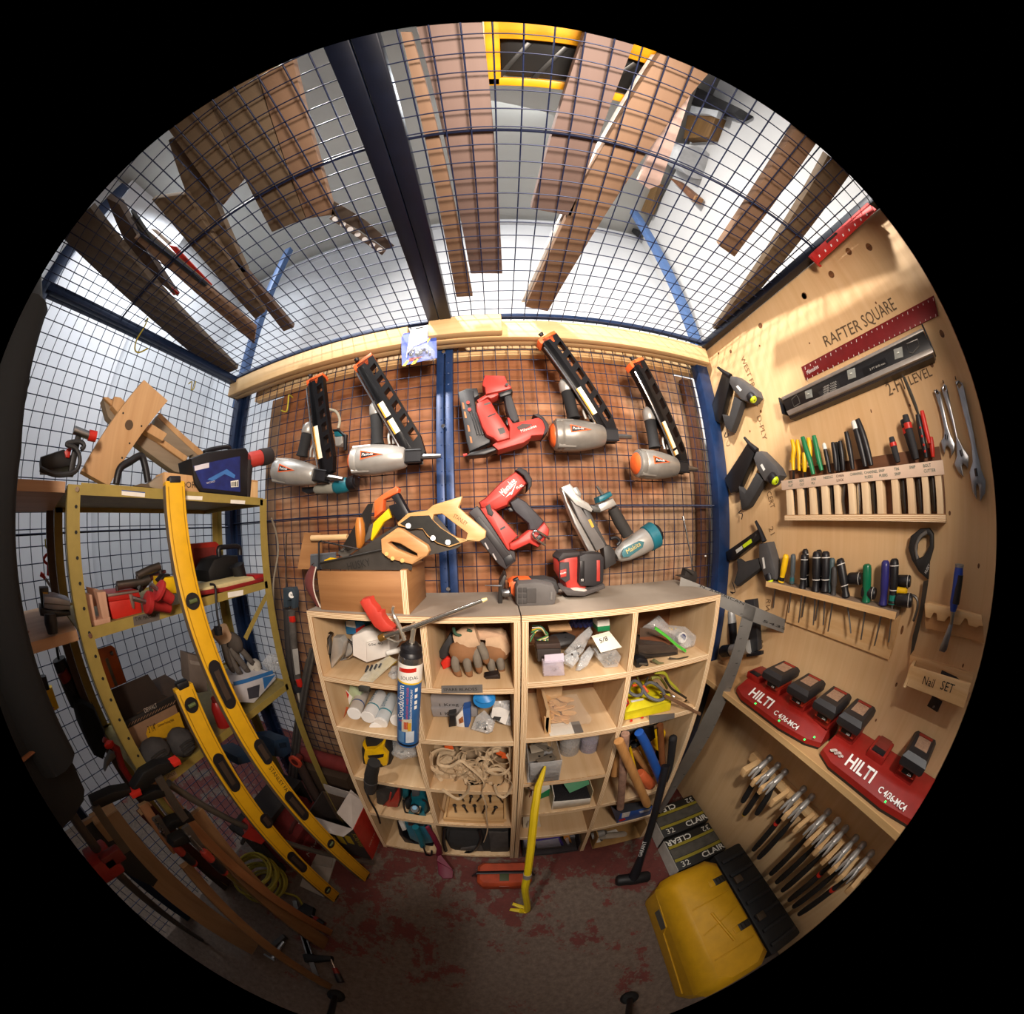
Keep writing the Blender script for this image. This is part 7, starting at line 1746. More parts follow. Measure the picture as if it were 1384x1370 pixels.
pl = LW.off(.02); tube('finger_loop', RED, curve(pts(pl, zLs, [120, 720, 148, 682, 178, 700, 172, 745, 140, 755]), 4, True), .005, 8, closed=True); tube('handle', RED, pts(pl, zLs, [152, 755, 160, 800, 158, 860]), [.005, .007, .007], 8); tube('handle', RED, pts(pl, zLs, [90, 845, 115, 860, 130, 885]), [.008, .008, .006], 8); tube('blade', STEEL, pts(pl, zLs, [135, 885, 175, 950, 220, 1020]), [.007, .006, .002], 6, None, .4)
thing('dark_tool', 'dark square tool with amber mark standing on the wooden shelf end', 'tool'); pz('body', BLACK, XP(-.92, 1), zLs, [82, 965, 160, 962, 168, 1100, 100, 1110], .05, .005); pz('amber_mark', M('c8962c', .5), XP(-.918, 1), zLs, [112, 1000, 155, 1002, 155, 1020, 112, 1018], .001); tube('hanging_grip', BLACK, pts(XP(-.82, 1), zLs, [170, 1180, 180, 1260, 195, 1345]), [.016, .018, .014], 10)
# --- third shelf
thing('orange_guard', 'orange plastic plate with metal slot standing on the low rack shelf', 'plate'); pl = XP(-1.12, 1); pz('plate', M('b4561c', .5), pl, zM, [392, 222, 515, 185, 545, 205, 635, 470, 480, 528, 400, 300], .006, .001); pz('slot', M('8a8478', .4, .6), pl.off(.001), zM, [468, 290, 490, 280, 568, 490, 545, 500], .002); ball('stud', STEEL, pl.off(.004)(*zM(520, 245)), .008, None, 1)
thing('carton', 'brown carton with black striped rim and yellow label on the low rack shelf', 'box')
pl = XP(-.90, 1); KC = M('8a6a50', .8)
pz('front', KC, pl, zM, [632, 800, 1010, 640, 1085, 850, 960, 930, 700, 985], .005, .001); pz('rim', M('1b1817', .6), pl.off(.001), zM, [625, 775, 1000, 570, 1015, 640, 640, 830], .006, .001)
for k in range(16): pz('rim_stripe', KC, pl.off(.0018), zM, [645 + 23 * k, 812 - 11.5 * k, 652 + 23 * k, 808 - 11.5 * k, 668 + 23 * k, 780 - 11.5 * k, 661 + 23 * k, 784 - 11.5 * k], .0006)
pz('yellow_label', M('cf9c1c', .5), pl.off(.0015), zM, [800, 815, 870, 790, 1040, 700, 1085, 830, 820, 945, 785, 870], .001); rtext('3 1/4"', 808, 860, 868, 835, .03, INK, zM, pl.off(.003)); rtext('Common Framing Nails', 875, 815, 1000, 765, .012, INK, zM, pl.off(.003)); pz('barcode', M('e8e0d0', .6), pl.off(.002), zM, [815, 915, 850, 898, 858, 925, 826, 940], .001)
rtext('DEWALT', 775, 705, 872, 660, .018, M('b0a498', .6), zM, pl.off(.002)); pz('open_flap', M('2c2019', .8), XP(-.98, 1), zM, [480, 545, 800, 410, 905, 560, 985, 590, 620, 780], .005); box('rear_body', M('4a3626', .8), (-1.05, .33, 1.05), (.2, .22, .12))
for k, (lab, c, r) in enumerate((('dusty black knee pad at the edge of the low rack shelf', (850, 1010), (.04, .055, .04)), ('dusty black knee pad with moulded ridges on the low rack shelf', (1060, 945), (.04, .048, .045)))):
    thing('knee_pad', lab, 'knee pad', 'knee pads'); p = XP(-.852, 1)(*zM(*c)); p.z = max(p.z, .986 + r[2]); ball('shell', M('3a3737', .85, var=.3, bump=.5), p, r, None, 3, None, .03)
    for q in range(3): tube('ridge', M('24211f', .8), curve([p + Vector((r[0] * .96, -r[1] * .5, .012 * (q - 1))), p + Vector((r[0] * 1.04, 0, .014 * (q - 1) + .003)), p + Vector((r[0] * .96, r[1] * .5, .012 * (q - 1)))], 4), .004, 6)
glove('grey fabric work glove lying on the low rack shelf', XP(-.95, 1), zK, (440, 870), [((420, 900), (470, 960), (530, 1040)), ((400, 900), (440, 980), (490, 1050)), ((390, 880), (410, 960), (440, 1020)), ((450, 880), (500, 930), (560, 1000))], None, [400, 860, 360, 800], '5c554f', '4a423c')
thing('product_carton', 'white and blue printed carton on the low rack shelf', 'box'); pl = XP(-.86, 1); pz('front', M('c2c0c4', .55), pl, zK, [440, 1085, 500, 1065, 640, 1022, 660, 1055, 545, 1180, 455, 1175], .16, .002); pz('blue_band', M('2d6aa8', .5), pl.off(.001), zK, [440, 1072, 500, 1058, 640, 1012, 645, 1030, 500, 1078, 442, 1092], .002); pz('picture', M('3a3a44', .5), pl.off(.001), zK, [510, 1105, 575, 1085, 570, 1150, 520, 1160], .001); pz('blue_corner', M('2d6aa8', .5), pl.off(.0008), zK, [590, 1050, 655, 1035, 600, 1110], .001)
bag('screw_pouch', 'clear pouch of screws lying in the printed carton', 'bag', XP(-.88, 1), zK, [610, 980, 650, 930, 700, 935, 705, 1000, 650, 1025], .03, None, lambda c: bits(6, c, .01, .02, .01, .004), None, (660, 985))
thing('paper_wad', 'crumpled white paper behind the printed carton', 'paper'); ball('wad', M('b8b2a8', .8), XP(-.95, 1)(*zK(545, 985)), (.035, .03, .03), None, 2, None, .15); ball('corner', M('a8a298', .8), XP(-.93, 1)(*zK(560, 1010)), (.02, .02, .02), None, 1, None, .2)
thing('grey_carton', 'grey-brown carton standing behind the short level', 'box'); pz('front', M('6c6058', .7), XP(-.98, 1), zK, [205, 925, 290, 945, 310, 1120, 260, 1130, 215, 1060], .06, .003); pz('print', M('8a8078', .7), XP(-.979, 1), zK, [215, 960, 280, 972, 285, 990, 220, 980], .001)
thing('red_bottle', 'red plastic bottle beside the long level on the low rack shelf', 'bottle'); P = pts(XP(-.87, 1), zK, [345, 1170, 362, 1200, 395, 1290]); tube('body', M('8f1a18', .35), P, [.014, .028, .03], 14); tube('cap', M('5a1210', .4), [P[0], P[0] - (P[1] - P[0]) * .6], [.012, .010], 12)

# ------------------------------------------------------------------ the two long yellow levels
def level(label, top, bot, w, t, caps, vials, slots_, textat=None):
    thing('box_level', label, 'level', 'yellow box levels')
    top, bot = Vector(top), Vector(bot); ax = (bot - top).normalized()
    n = Vector((1, -.12, 0)); n = (n - ax * n.dot(ax)).normalized(); y = n.cross(ax)
    pl = Plane(top + n * (t / 2), n)
    LY = M('d9a414', .4, var=.06)
    R_ = Matrix((ax, y, n)).transposed()
    box('body', LY, (top + bot) / 2, ((bot - top).length, w, t), R_, .002)
    for s in (-1, 1): box('rail_groove', M('a87c10', .4), (top + bot) / 2 + y * s * w * .36 + n * (t / 2), ((bot - top).length - .03, .003, .0012), R_)
    box('side_web', M('6c5c48', .6), (top + bot) / 2 - y * (w / 2 + .0006) * (1 if y.y > 0 else -1), ((bot - top).length - .02, .001, t * .9), R_)
    for p in (top, bot):
        d = ax if p == bot else -ax
        box('end_cap', BLACK, p + d * .004, (.02, w * .62, t * 1.1), R_, .004)
    for zf, u, v in vials:
        c = pl.off(.001)(*zf(u, v)); s = (c - top).dot(ax); c = top + ax * s + n * (t / 2)
        o = tube('vial_ring', BLACK, [c - n * .002, c + n * .003], w * .36, 20); tube('vial', M('55603a', .15), [c + y * w * .2 + n * .003, c - y * w * .2 + n * .003], .006, 10, o)
    for zf, u, v, L_, narrow in slots_:
        c = pl.off(.001)(*zf(u, v)); s = (c - top).dot(ax); c = top + ax * s + n * (t / 2) + y * narrow
        ring = []
        hw, hl = (w * .34, L_ / 2)
        for a in range(20):
            th = 2 * math.pi * a / 20; ring.append(c + ax * (hl - hw) * (1 if math.cos(th) > 0 else -1) + ax * hw * math.cos(th) + y * hw * math.sin(th) + n * .002)
        prism('hand_hole', BLACK, ring, n, .004)
        bar('hole_lining', M('3a2c24', .6), c - ax * hl * .6 + n * .0025, c + ax * hl * .6 + n * .0025, hw * .9, .002, n)
    if textat:
        zf, u, v, s = textat; c = pl.off(.001)(*zf(u, v)); sd = (c - top).dot(ax); c = top + ax * sd + n * (t / 2 + .0012)
        text('lettering', INK, s, c, ax, y if n.dot(ax.cross(y)) > 0 else -y, .022)
level('long yellow box level leaning on the rack lip from the top shelf to the floor', (-.808, .417, 1.722), (-.622, .526, .005), .062, .026, None, [(zK, 235, 655), (zX, 608, 275)], [(zK, 388, 1085, .15, 0), (zFl, 725, 185, .10, .018), (zFl, 965, 570, .16, 0)], (zFl, 760, 300, 'STANLEY FATMAX'))
level('short yellow box level leaning beside the long one against the low shelf', (-.795, .347, 1.205), (-.722, .352, .005), .062, .026, None, [(zK, 215, 1195), (zX, 577, 588)], [(zFl, 450, 350, .15, 0), (zFl, 685, 740, .07, .02), (zFl, 955, 985, .15, 0)])

# ------------------------------------------------------------------ caulking gun, poles and odd items between rack and shelf unit
thing('caulking_gun', 'grey and red caulking gun hanging on the back mesh beside the sanding belt', 'caulk gun')
pl = BW.off(.10)
tube('push_rod', CHROME, pts(pl, zK, [712, 305, 712, 590]), .0035, 8); pz('frame_head', M('3a4650', .5), pl.off(.012), zK, [692, 590, 745, 588, 755, 615, 752, 695, 735, 695, 735, 650, 715, 655, 715, 690, 695, 690], .03, .004); tube('tag', WHITE, [pl.off(.014)(*zK(738, 625)), pl.off(.016)(*zK(738, 625))], .013, 14); rtext('90', 730, 630, 748, 630, .012, INK, zK, pl.off(.018))
tube('cradle', M('34302f', .6), pts(pl, zK, [715, 695, 725, 900, 742, 1110]), [.017, .018, .018], 12); tube('cartridge', M('55504c', .5, var=.4), pts(pl.off(.012), zK, [738, 705, 752, 900, 772, 1060]), .017, 12)
for u, v in ((742, 748), (778, 1075)): box('red_collar', RED, pl.off(.02)(*zK(u, v)), (.022, .02, .026 if v < 900 else .04), None, .003)
pz('label', M('b0aca6', .6), pl.off(.0305), zK, [742, 905, 770, 900, 782, 1030, 758, 1036], .001); tube('nozzle', M('b4ab9c', .5), pts(pl, zK, [770, 1120, 782, 1180, 795, 1235]), [.008, .005, .003], 8); pz('tip_block', DKGREY, pl.off(.012), zK, [730, 1095, 790, 1085, 805, 1125, 740, 1135], .03, .005)
ALP = M('7a7570', .4, .7, var=.2)
for k, (lab, flat) in enumerate((('aluminium track leaning upright beside the shelving unit', (848, 905, 790, 1370)), ('second aluminium track leaning next to the caulking gun', (830, 960, 765, 1370)))):
    thing('aluminium_track', lab, 'track', 'aluminium tracks')
    a_ = YP(.93 + .045 * k)(*zK(flat[0], flat[1])); b_ = YP(.84 + .05 * k)(*zWd(1045 - 25 * k, 480)); d = (b_ - a_).normalized(); e_ = b_ + d * ((b_.z - .0) / max(.2, -d.z)); e_.z = .002
    bar('channel', ALP, a_, e_, .030, .012, (0, -1, 0)); bar('groove', M('3a3634', .5), a_ + Vector((0, -.0065, 0)), e_ + Vector((0, -.0065, 0)), .010, .002, (0, -1, 0))
thing('flexible_conduit', 'grey flexible wire loop hanging from the rack corner post', 'wire'); tube('wire_run', M('8a8070', .5, .3), curve(pts(XP(-.86, 1), zK, [635, 230, 662, 320, 668, 420, 645, 560, 650, 720, 680, 880, 720, 1040]), 4), .004, 8); ball('end_clip', STEEL, XP(-.86, 1)(*zK(720, 1042)), .006, None, 1)
# open box with white flaps
thing('flap_carton', 'open dark carton with red edge and white flaps beside the shelving unit', 'box')
xa, xb, ya, yb = -.86, -.622, .64, .81; hz_ = .33
box('front_panel', M('3a3230', .7), ((xa + xb) / 2, ya, hz_ / 2), (xb - xa, .006, hz_)); box('red_side', M('b02a1c', .55), (xb, (ya + yb) / 2, hz_ / 2), (.006, yb - ya, hz_)); box('left_side', M('3a3230', .7), (xa, (ya + yb) / 2, hz_ / 2), (.006, yb - ya, hz_)); box('rear_panel', M('5a4636', .8), ((xa + xb) / 2, yb, hz_ / 2), (xb - xa, .006, hz_)); box('bottom', M('5a4636', .8), ((xa + xb) / 2, (ya + yb) / 2, .004), (xb - xa, yb - ya, .006))
WF = M('cdc4be', .7, var=.05)
prism('flap', WF, [Vector((xa, ya, hz_)), Vector((xb, ya, hz_)), Vector((xb - .01, ya - .07, hz_ + .03)), Vector((xa + .0, ya - .08, hz_ + .02))], (0, .3, 1), .003); prism('flap', WF, [Vector((xb, ya, hz_)), Vector((xb, yb, hz_)), Vector((xb - .05, yb, hz_ + .09)), Vector((xb - .06, ya + .02, hz_ + .08))], (1, 0, .4), .003); prism('flap', WF, [Vector((xa + .02, yb, hz_)), Vector((xb, yb, hz_)), Vector((xb - .02, yb - .02, hz_ + .09)), Vector((xa + .05, yb - .02, hz_ + .1))], (0, -1, .2), .003)
for k in range(3): box('yellow_print', M('b89a20', .6), (xb - .06 - .05 * k, ya - .004, .2 - .03 * k), (.035, .001, .08)); 
text('lettering', M('b89a20', .6), 'SCREWS', (xb - .02, ya - .0045, .29), (0, 0, -1), (1, 0, 0), .035)
rtxt = text('lettering', M('d8c0b0', .6), 'DECK 3 IN', (xb + .004, ya + .03, .10), (0, 1, 0), (0, 0, 1), .02)
thing('red_roll', 'dark red rolled mat lying along the foot of the back mesh', 'roll'); a_, b_ = YP(.99)(*zWd(1100, 130)), YP(.99)(*zWd(1290, 170)); b_.z = a_.z; lathe('roll', M('7a2824', .7), a_ - Vector((.06, 0, 0)), b_, [(0, .04), (.02, .045), (1, .045)], 18); lathe('core', M('4a1614', .7), b_, b_ + Vector((.002, 0, 0)), [(0, .02), (1, .02)], 12)
box('support_crate', M('4a382a', .8), ((a_.x + b_.x) / 2 - .03, .97, (a_.z - .045) / 2), ((b_ - a_).length + .05, .10, a_.z - .045))
thing('orange_spool', 'orange-red plastic spool hanging near the aluminium tracks', 'spool'); c_ = YP(.80)(*zFl(940, 265)); lathe('flange', M('b8432c', .5), c_, c_ + Vector((0, .012, 0)), [(0, .036), (1, .036)], 20); lathe('hub', M('5a1a12', .5), c_ - Vector((0, .001, 0)), c_ + Vector((0, .05, 0)), [(0, .02), (1, .02)], 16); lathe('base_stand', M('3a2a24', .7), (c_.x, c_.y + .03, .002), (c_.x, c_.y + .03, c_.z - .02), [(0, .05), (.05, .03), (1, .02)], 12)
thing('blue_case', 'blue plastic case on the lowest rack level', 'case'); pz('shell', M('27405c', .5), XP(-1.0, 1), zFl, [800, 110, 900, 90, 925, 190, 870, 235, 800, 225], .14, .010); pz('latch', M('16283c', .5), XP(-.995, 1), zFl, [830, 130, 880, 125, 885, 160, 840, 165], .01, .002); pz('second_tier', M('203650', .5), XP(-1.02, 1), zFl, [530, 230, 640, 195, 660, 260, 545, 290], .14, .010)
box('stand', M('2a2320', .8), (-1.08, .59, .325), (.16, .47, .03)); box('stand_leg', M('2a2320', .8), (-1.08, .386, .155), (.14, .02, .31)); box('stand_leg', M('2a2320', .8), (-1.08, .82, .155), (.14, .03, .31))
thing('red_tool_bag', 'large dark red fabric tool bag under the rack behind the levels', 'bag')
MB = M('6c1816', .85, bump=.4, scale=40)
loft('body', MB, [cr(-1.22, -.90, .42, .78, .004, .05), cr(-1.24, -.88, .40, .80, .08, .06), cr(-1.22, -.90, .42, .78, .25, .07), cr(-1.16, -.96, .46, .74, .275, .06)])
box('front_pocket', MB, (-.89, .60, .12), (.02, .26, .13), None, .006); tube('handle_strap', M('4a1412', .8), curve([(-.93, .52, .25), (-.91, .55, .30), (-.91, .65, .30), (-.93, .68, .25)], 5), .010, 8, None, .4); text('lettering', M('a89a94', .7), 'Milwaukee', (-.878, .49, .10), (0, 1, 0), (0, 0, 1), .055)
bar('flap', MB, (-.91, .43, .225), (-.91, .77, .225), .04, .07, (.2, 0, 1), .006)
# long steel pipe with red clamp head, extension cord, clamps and lumber
thing('pipe_clamp', 'steel pipe clamp with red head lying low across the levels', 'clamp')
P = [XP(-.80, 1)(*zFl(40, 415)), XP(-.845, 1)(*zFl(600, 730))]; e_ = FL(*zX(880, 395)) + Vector((0, -.02, 0)); e_.z = .013
tube('pipe', M('77726c', .45, .7), [P[0], P[1], e_], .0125, 10); c_ = P[0].lerp(P[1], .0) * 0 + P[1]
hb_ = box('head', M('a82a22', .5), c_ + (e_ - P[1]).normalized() * .03, (.07, .05, .06), basis(e_ - P[1], (0, 0, 1)), .008); tube('screw', M('4a4644', .4, .7), [c_ + Vector((0, -.02, -.02)), c_ + Vector((-.05, -.05, -.09))], .008, 8, hb_)
thing('extension_cord', 'coil of yellow extension cord on the floor under the rack', 'cord')
random.seed(4)
CC = FL(*zFl(800, 1080)) + Vector((.0, -.075, 0)); CC.z = 0
for k in range(12):
    r_ = .085 + .007 * (k % 5); zz = .012 + .016 * k; off = Vector((random.uniform(-.015, .015), random.uniform(-.015, .015), 0))
    tube('cord_loop', M('9a8a28', .6), [CC + off + Vector((r_ * math.cos(t), r_ * math.sin(t) * 1.1, zz + .006 * math.sin(2 * t + k))) for t in [2 * math.pi * i / 28 for i in range(28)]], .0065, 8, closed=True)
tube('cord_tail', M('9a8a28', .6), curve([CC + Vector((.09, 0, .03)), CC + Vector((.16, .02, .01)), CC + Vector((.22, -.03, .008))], 5), .0065, 8)
thing('paper_sack', 'pale folded paper sheet on the floor beside the short level', 'paper')
A = [FL(*zX(480, 350)), FL(*zX(640, 380)), FL(*zX(560, 630)), FL(*zX(410, 560))]; prism('sheet', M('a89c90', .8, var=.06), [p + Vector((0, 0, .012)) for p in A], (0, 0, 1), .008); prism('fold', M('988c80', .8, var=.06), [A[0] + Vector((0, 0, .02)), A[1] + Vector((0, 0, .05)), A[1].lerp(A[2], .3) + Vector((0, 0, .03)), A[0].lerp(A[3], .3) + Vector((0, 0, .016))], (0, 0, 1), .004)
def board(label, top, bot, w, t, mat, up=(1, 0, 0), name='lumber_board', grp='boards and bars leaning on the rack'):
    thing(name, label, 'lumber', grp)
    bar('plank', mat, top, bot, w, t, up, .002)
    top, bot = Vector(top), Vector(bot); d = (bot - top).normalized(); bar('end_face', M('b08a60', .8), top - d * .0008, top + d * .0002, w * .96, t * .96, up)
LB = WOOD('8c6844', '6c4c30', 'z', .6); LP = WOOD('a88868', '8a6c50', 'z', .6)
def fl(zf, u, v, z=.0): p = FL(*zf(u, v)); p.z = z; return p
board('knotty two-by-four leaning low toward the black panel', XP(-.86, 1)(*zWd(195, 390)), fl(zWd, 865, 985, .01), .09, .038, LP)
board('narrow brown stick leaning in front of the knotty two-by-four', XP(-.74, 1)(*zWd(560, 620)), fl(zWd, 1205, 1165, .008), .035, .020, LB)
board('brown board leaning between the clamps and the short level', XP(-.82, 1)(*zWd(600, 390)), fl(zWd, 1185, 975, .008), .07, .02, LB)
board('slim orange-brown bar standing behind the clamp handles', XP(-.80, 1)(*zWd(430, 240)), fl(zWd, 1210, 925, .008), .035, .018, WOOD('9c6a42', '7c4e2c', 'z', .6))
board('dark red board edge under the clamps', XP(-.79, 1)(*zWd(380, 370)), fl(zWd, 760, 700, .01), .05, .018, M('4a1612', .7))
board('second slim wooden bar beside the clamp jaws', XP(-.78, 1)(*zWd(370, 350)), XP(-.74, 1)(*zWd(520, 560)), .03, .018, WOOD('a8764c', '885836', 'z', .6))
thing('plywood_offcut', 'black sheet panel with pale edge leaning at the rack end', 'panel')
pl = Plane(XP(-.84, 1)(*zWd(250, 560)), (1, .1, .25)); pz('sheet', M('0d0c0c', .7), pl, zWd, [95, 455, 185, 385, 440, 690, 420, 720, 260, 640], .012, .001); pz('pale_edge', LP, pl.off(.001), zWd, [85, 445, 180, 388, 190, 400, 100, 462], .014)
def fclamp(label, jaw, j2, handle, barp, red, pl=None):
    thing('bar_clamp', label, 'clamp', 'bar clamps')
    pl = pl or XP(-.72, 1)
    for k, J in enumerate((jaw, j2)):
        if J: pz('jaw', M('121213', .5, .3), pl.off(.006 * k), zWd, J, .03, .005)
    P = pts(pl, zWd, barp); bar('bar', M('6a6460', .4, .8), P[0], P[1], .010, .024, (0, 0, 1))
    if handle:
        H = pts(pl.off(.012), zWd, handle); tube('spindle', CHROME, [H[0] + (H[0] - H[1]).normalized() * .06, H[0]], .004, 8); tube('handle', M('8a2418', .5), [H[0], H[0].lerp(H[1], .1), H[1]], [.010, .014, .013], 10); tube('grip', BLACK, [H[0].lerp(H[1], .35), H[0].lerp(H[1], .9)], [.0145, .014], 10)
    for r in red: pz('red_pad', RED, pl.off(.010), zWd, r, .03, .003)
fclamp('bar clamp with large black jaw and red pads at the rack foot', [330, 290, 375, 215, 440, 175, 530, 160, 540, 185, 450, 240, 370, 300], [345, 330, 430, 290, 470, 290, 480, 320, 400, 345], None, [440, 230, 560, 420], [[505, 175, 540, 155, 548, 175, 515, 190], [320, 315, 365, 290, 372, 312, 330, 332]])
fclamp('bar clamp with dark blue padded jaw lying toward the wall', [145, 345, 240, 300, 320, 285, 330, 310, 250, 345, 160, 385], None, None, [160, 360, 300, 560], [])
fclamp('bar clamp with red-gripped handle hanging among the boards', [465, 470, 500, 430, 590, 395, 610, 425, 540, 455, 480, 485], None, [515, 540, 600, 615], [430, 410, 500, 520], [])
fclamp('second bar clamp with red-gripped handle beside the brown board', [510, 520, 560, 490, 600, 490, 610, 515, 540, 545, 510, 550], None, [640, 560, 735, 655], [560, 450, 640, 560], [], XP(-.66, 1))
for k in range(4): tube('chrome_bead', CHROME, [XP(-.71, 1)(*zWd(420 + 12 * k, 415 + 18 * k)), XP(-.71, 1)(*zWd(425 + 12 * k, 424 + 18 * k))], .006, 8)
def flclamp(label, jaw, handle, barp):
    thing('floor_clamp', label, 'clamp', 'clamps lying on the floor'); pl = ZP(.035)
    pz('jaw', M('131214', .5, .3), pl, zX, jaw, .03, .005); P = pts(ZP(.02), zX, barp); bar('bar', M('8a8682', .35, .9), P[0], P[1], .022, .008, (0, 0, 1))
    H = pts(ZP(.03), zX, handle); tube('spindle', CHROME, [H[0] + (H[0] - H[1]).normalized() * .05, H[0]], .004, 8); tube('handle', M('8a2418', .5), [H[0], H[1]], [.011, .014], 10); tube('grip', BLACK, [H[0].lerp(H[1], .4), H[1]], [.0145, .0148], 10)
flclamp('bar clamp with red and black handle lying flat by the tripod foot', [415, 990, 440, 985, 600, 1000, 605, 1025, 530, 1035, 430, 1040], [625, 1080, 665, 1170], [420, 860, 510, 1130])
flclamp('bar clamp with red handle lying near the level ends', [385, 700, 430, 660, 490, 690, 480, 740, 420, 780, 380, 830], [495, 755, 560, 800], [370, 650, 470, 990])
thing('spring_clamp', 'small grey steel clamp on the floor among the boards', 'clamp'); pz('body', M('4a4846', .4, .6), ZP(.04), zX, [205, 930, 290, 860, 310, 880, 230, 955], .03, .004); tube('screw', STEEL, pts(ZP(.03), zX, [300, 910, 225, 1020]), [.008, .010], 8); tube('cross_bar', STEEL, pts(ZP(.045), zX, [175, 990, 240, 1030]), .005, 8)
thing('pipe_clamp', 'long dark pipe clamp with red jaw leaning at the open rack end', 'clamp')
P = [XP(-.66, 1)(*zWd(15, 330)), XP(-.66, 1)(*zWd(240, 640))]; e_ = fl(zWd, 640, 960, .014); tube('pipe', M('4a4644', .5, .6), [P[0], P[1], e_], .013, 10); c_ = XP(-.655, 1)(*zWd(195, 605)); box('jaw', M('7a1c18', .5), c_, (.05, .06, .07), basis(P[1] - P[0], (1, 0, 0)), .008); box('jaw_face', M('5a1412', .5), c_ + Vector((.02, .03, .01)), (.03, .02, .06), basis(P[1] - P[0], (1, 0, 0)), .004)
thing('red_clamp', 'red sliding clamp standing behind the rack post', 'clamp'); P = pts(XP(-.88, 1), zM, [455, 910, 560, 985, 600, 1120, 690, 1260]); tube('bar', M('8a1c1a', .5), P, [.008, .012, .012, .010], 8); pz('jaw', M('6a6662', .4, .6), XP(-.875, 1), zM, [480, 1090, 520, 1010, 560, 1040, 500, 1110, 470, 1165], .02, .003); ball('pad', RED, XP(-.87, 1)(*zM(500, 950)), (.01, .02, .012), None, 1)
# things hung on the left mesh near the camera
thing('caulking_gun', 'black caulking gun with red grip hanging on the side mesh behind the rack post', 'caulk gun'); pl = LW.off(.05)
tube('cradle', M('141313', .6), pts(pl, zM, [110, 290, 190, 480, 250, 640]), [.03, .035, .03], 12); tube('grip', M('7a1c16', .5), pts(pl.off(.02), zM, [135, 380, 175, 450]), .026, 12); tube('rod', M('2a2826', .4, .6), pts(pl, zM, [70, 100, 95, 200, 110, 290]), .006, 8)
thing('foil_knife', 'yellow and black long knife hanging on the side mesh', 'knife'); pl = LW.off(.04); pz('grip', YELLOW, pl, zM, [0, 525, 60, 508, 115, 670, 75, 695], .025, .004); tube('black_neck', BLACK, pts(pl, zM, [-15, 420, 10, 520]), [.016, .018], 10)
thing('steel_bar', 'thin steel bar with dark grip hanging on the side mesh', 'bar'); tube('rod', M('6a5a4c', .4, .7), pts(LW.off(.04), zM, [85, 890, 255, 1190]), .005, 8); tube('grip', M('2c1c18', .6), pts(LW.off(.04), zM, [10, 740, 90, 900]), [.014, .016], 10)
thing('black_duffel', 'black soft bag hanging behind the rack post', 'bag'); pz('body', M('0c0b0c', .9, bump=.4), LW.off(.14), zM, [240, 640, 300, 620, 400, 680, 480, 860, 500, 1000, 470, 1090, 400, 1060, 300, 860], .12, .03); tube('strap', BLACK, curve(pts(LW.off(.08), zM, [150, 480, 220, 560, 290, 640]), 4), .012, 8, None, .4)
thing('pale_board', 'pale worn board lying on the floor outside the side mesh', 'board'); A = [ZP(.02)(*zM(90, 1190)), ZP(.02)(*zM(420, 1020)), ZP(.02)(*zM(640, 1220)), ZP(.02)(*zM(330, 1480))]; prism('sheet', M('b4aaa0', .8, var=.1), A, (0, 0, 1), .02); prism('edge', M('8c8278', .8), [A[0], A[1], A[1] - Vector((0, 0, .018)), A[0] - Vector((0, 0, .018))], (0, -1, 0), .002)
thing('work_coat', 'black work coat with orange stripes hanging beside the rough wooden shelves', 'coat')
CK = M('050506', .95, bump=.4, scale=30)
def coat_ring(z, w, d):
    return [Vector((-.62 + d * math.cos(t) * (1 + .12 * math.sin(5 * t + z * 3)), -.22 + w * math.sin(t) * (1 + .05 * math.sin(7 * t)), z)) for t in [2 * math.pi * i / 24 for i in range(24)]]
loft('body', CK, [coat_ring(z, w, d) for z, w, d in ((1.22, .17, .08), (1.26, .18, .09), (1.4, .185, .095), (1.5, .19, .10), (1.8, .18, .10), (1.93, .13, .08), (2.02, .05, .05))])
for s in (-1, 1): tube('sleeve', CK, [(-.60, -.22 + s * .11, 1.90), (-.58, -.22 + s * .145, 1.7), (-.57, -.22 + s * .15, 1.3)], [.045, .05, .045], 12)
for zz in (1.34, 1.46): tube('orange_stripe', M('6a3812', .8), coat_ring(zz, .192, .101), .006, 6, None, .4, (0, 0, 1), True)
tube('hanger_hook', STEEL, [(-.62, -.22, 2.02), (-.62, -.22, 2.385)], .004, 8)
# ------------------------------------------------------------------ boards and clutter lying on the mesh ceiling
zc1 = Z(0, 0, 2); zc2 = Z(692, 0, 2); zq = Z(300, 60, 3.606); zr1 = Z(30, 270, 4.567); zy = Z(640, 20, 6.227); zg = Z(800, 80, 3.806)
CU = CE.off(-.012)
def plank(label, zf, flat, t=.02, mat=None, lift=0.0, grp='boards lying on the mesh ceiling'):
    thing('wood_plank', label, 'board', grp)
    p = CE.off(-.012 - lift)
    o = pz('board', mat, p, zf, flat, t, .001)
    P = pts(p, zf, flat); e = min(range(4), key=lambda i: -(P[i].y + P[(i + 1) % 4].y)); a, b = P[e], P[(e + 1) % 4]
    bar('end_grain', M('8a6a50', .8), a.lerp(b, .03) + Vector((0, .0006, t * .5)), a.lerp(b, .97) + Vector((0, .0006, t * .5)), .001, t * .9)
BR1 = WOOD('705c55', '66534c', 'y', .4, .75); BR2 = WOOD('7e634e', '725844', 'y', .4, .75); BR3 = WOOD('64533f', '594938', 'y', .4, .75); BRG = WOOD('6a5f53', '5d5349', 'y', .4, .75)
plank('narrow tan board lying right beside the dark centre rail', zq, [870, -60, 920, -60, 1222, 1228, 1142, 1232], .02, BR2)
plank('wide mauve-brown board ending square over the centre of the mesh ceiling', ID, [558, 20, 648, 8, 679, 370, 636, 370], .022, BR1)
plank('mauve-brown board crossing under the yellow tote', zc2, [215, 40, 350, 70, 160, 585, 52, 565], .022, BR1)
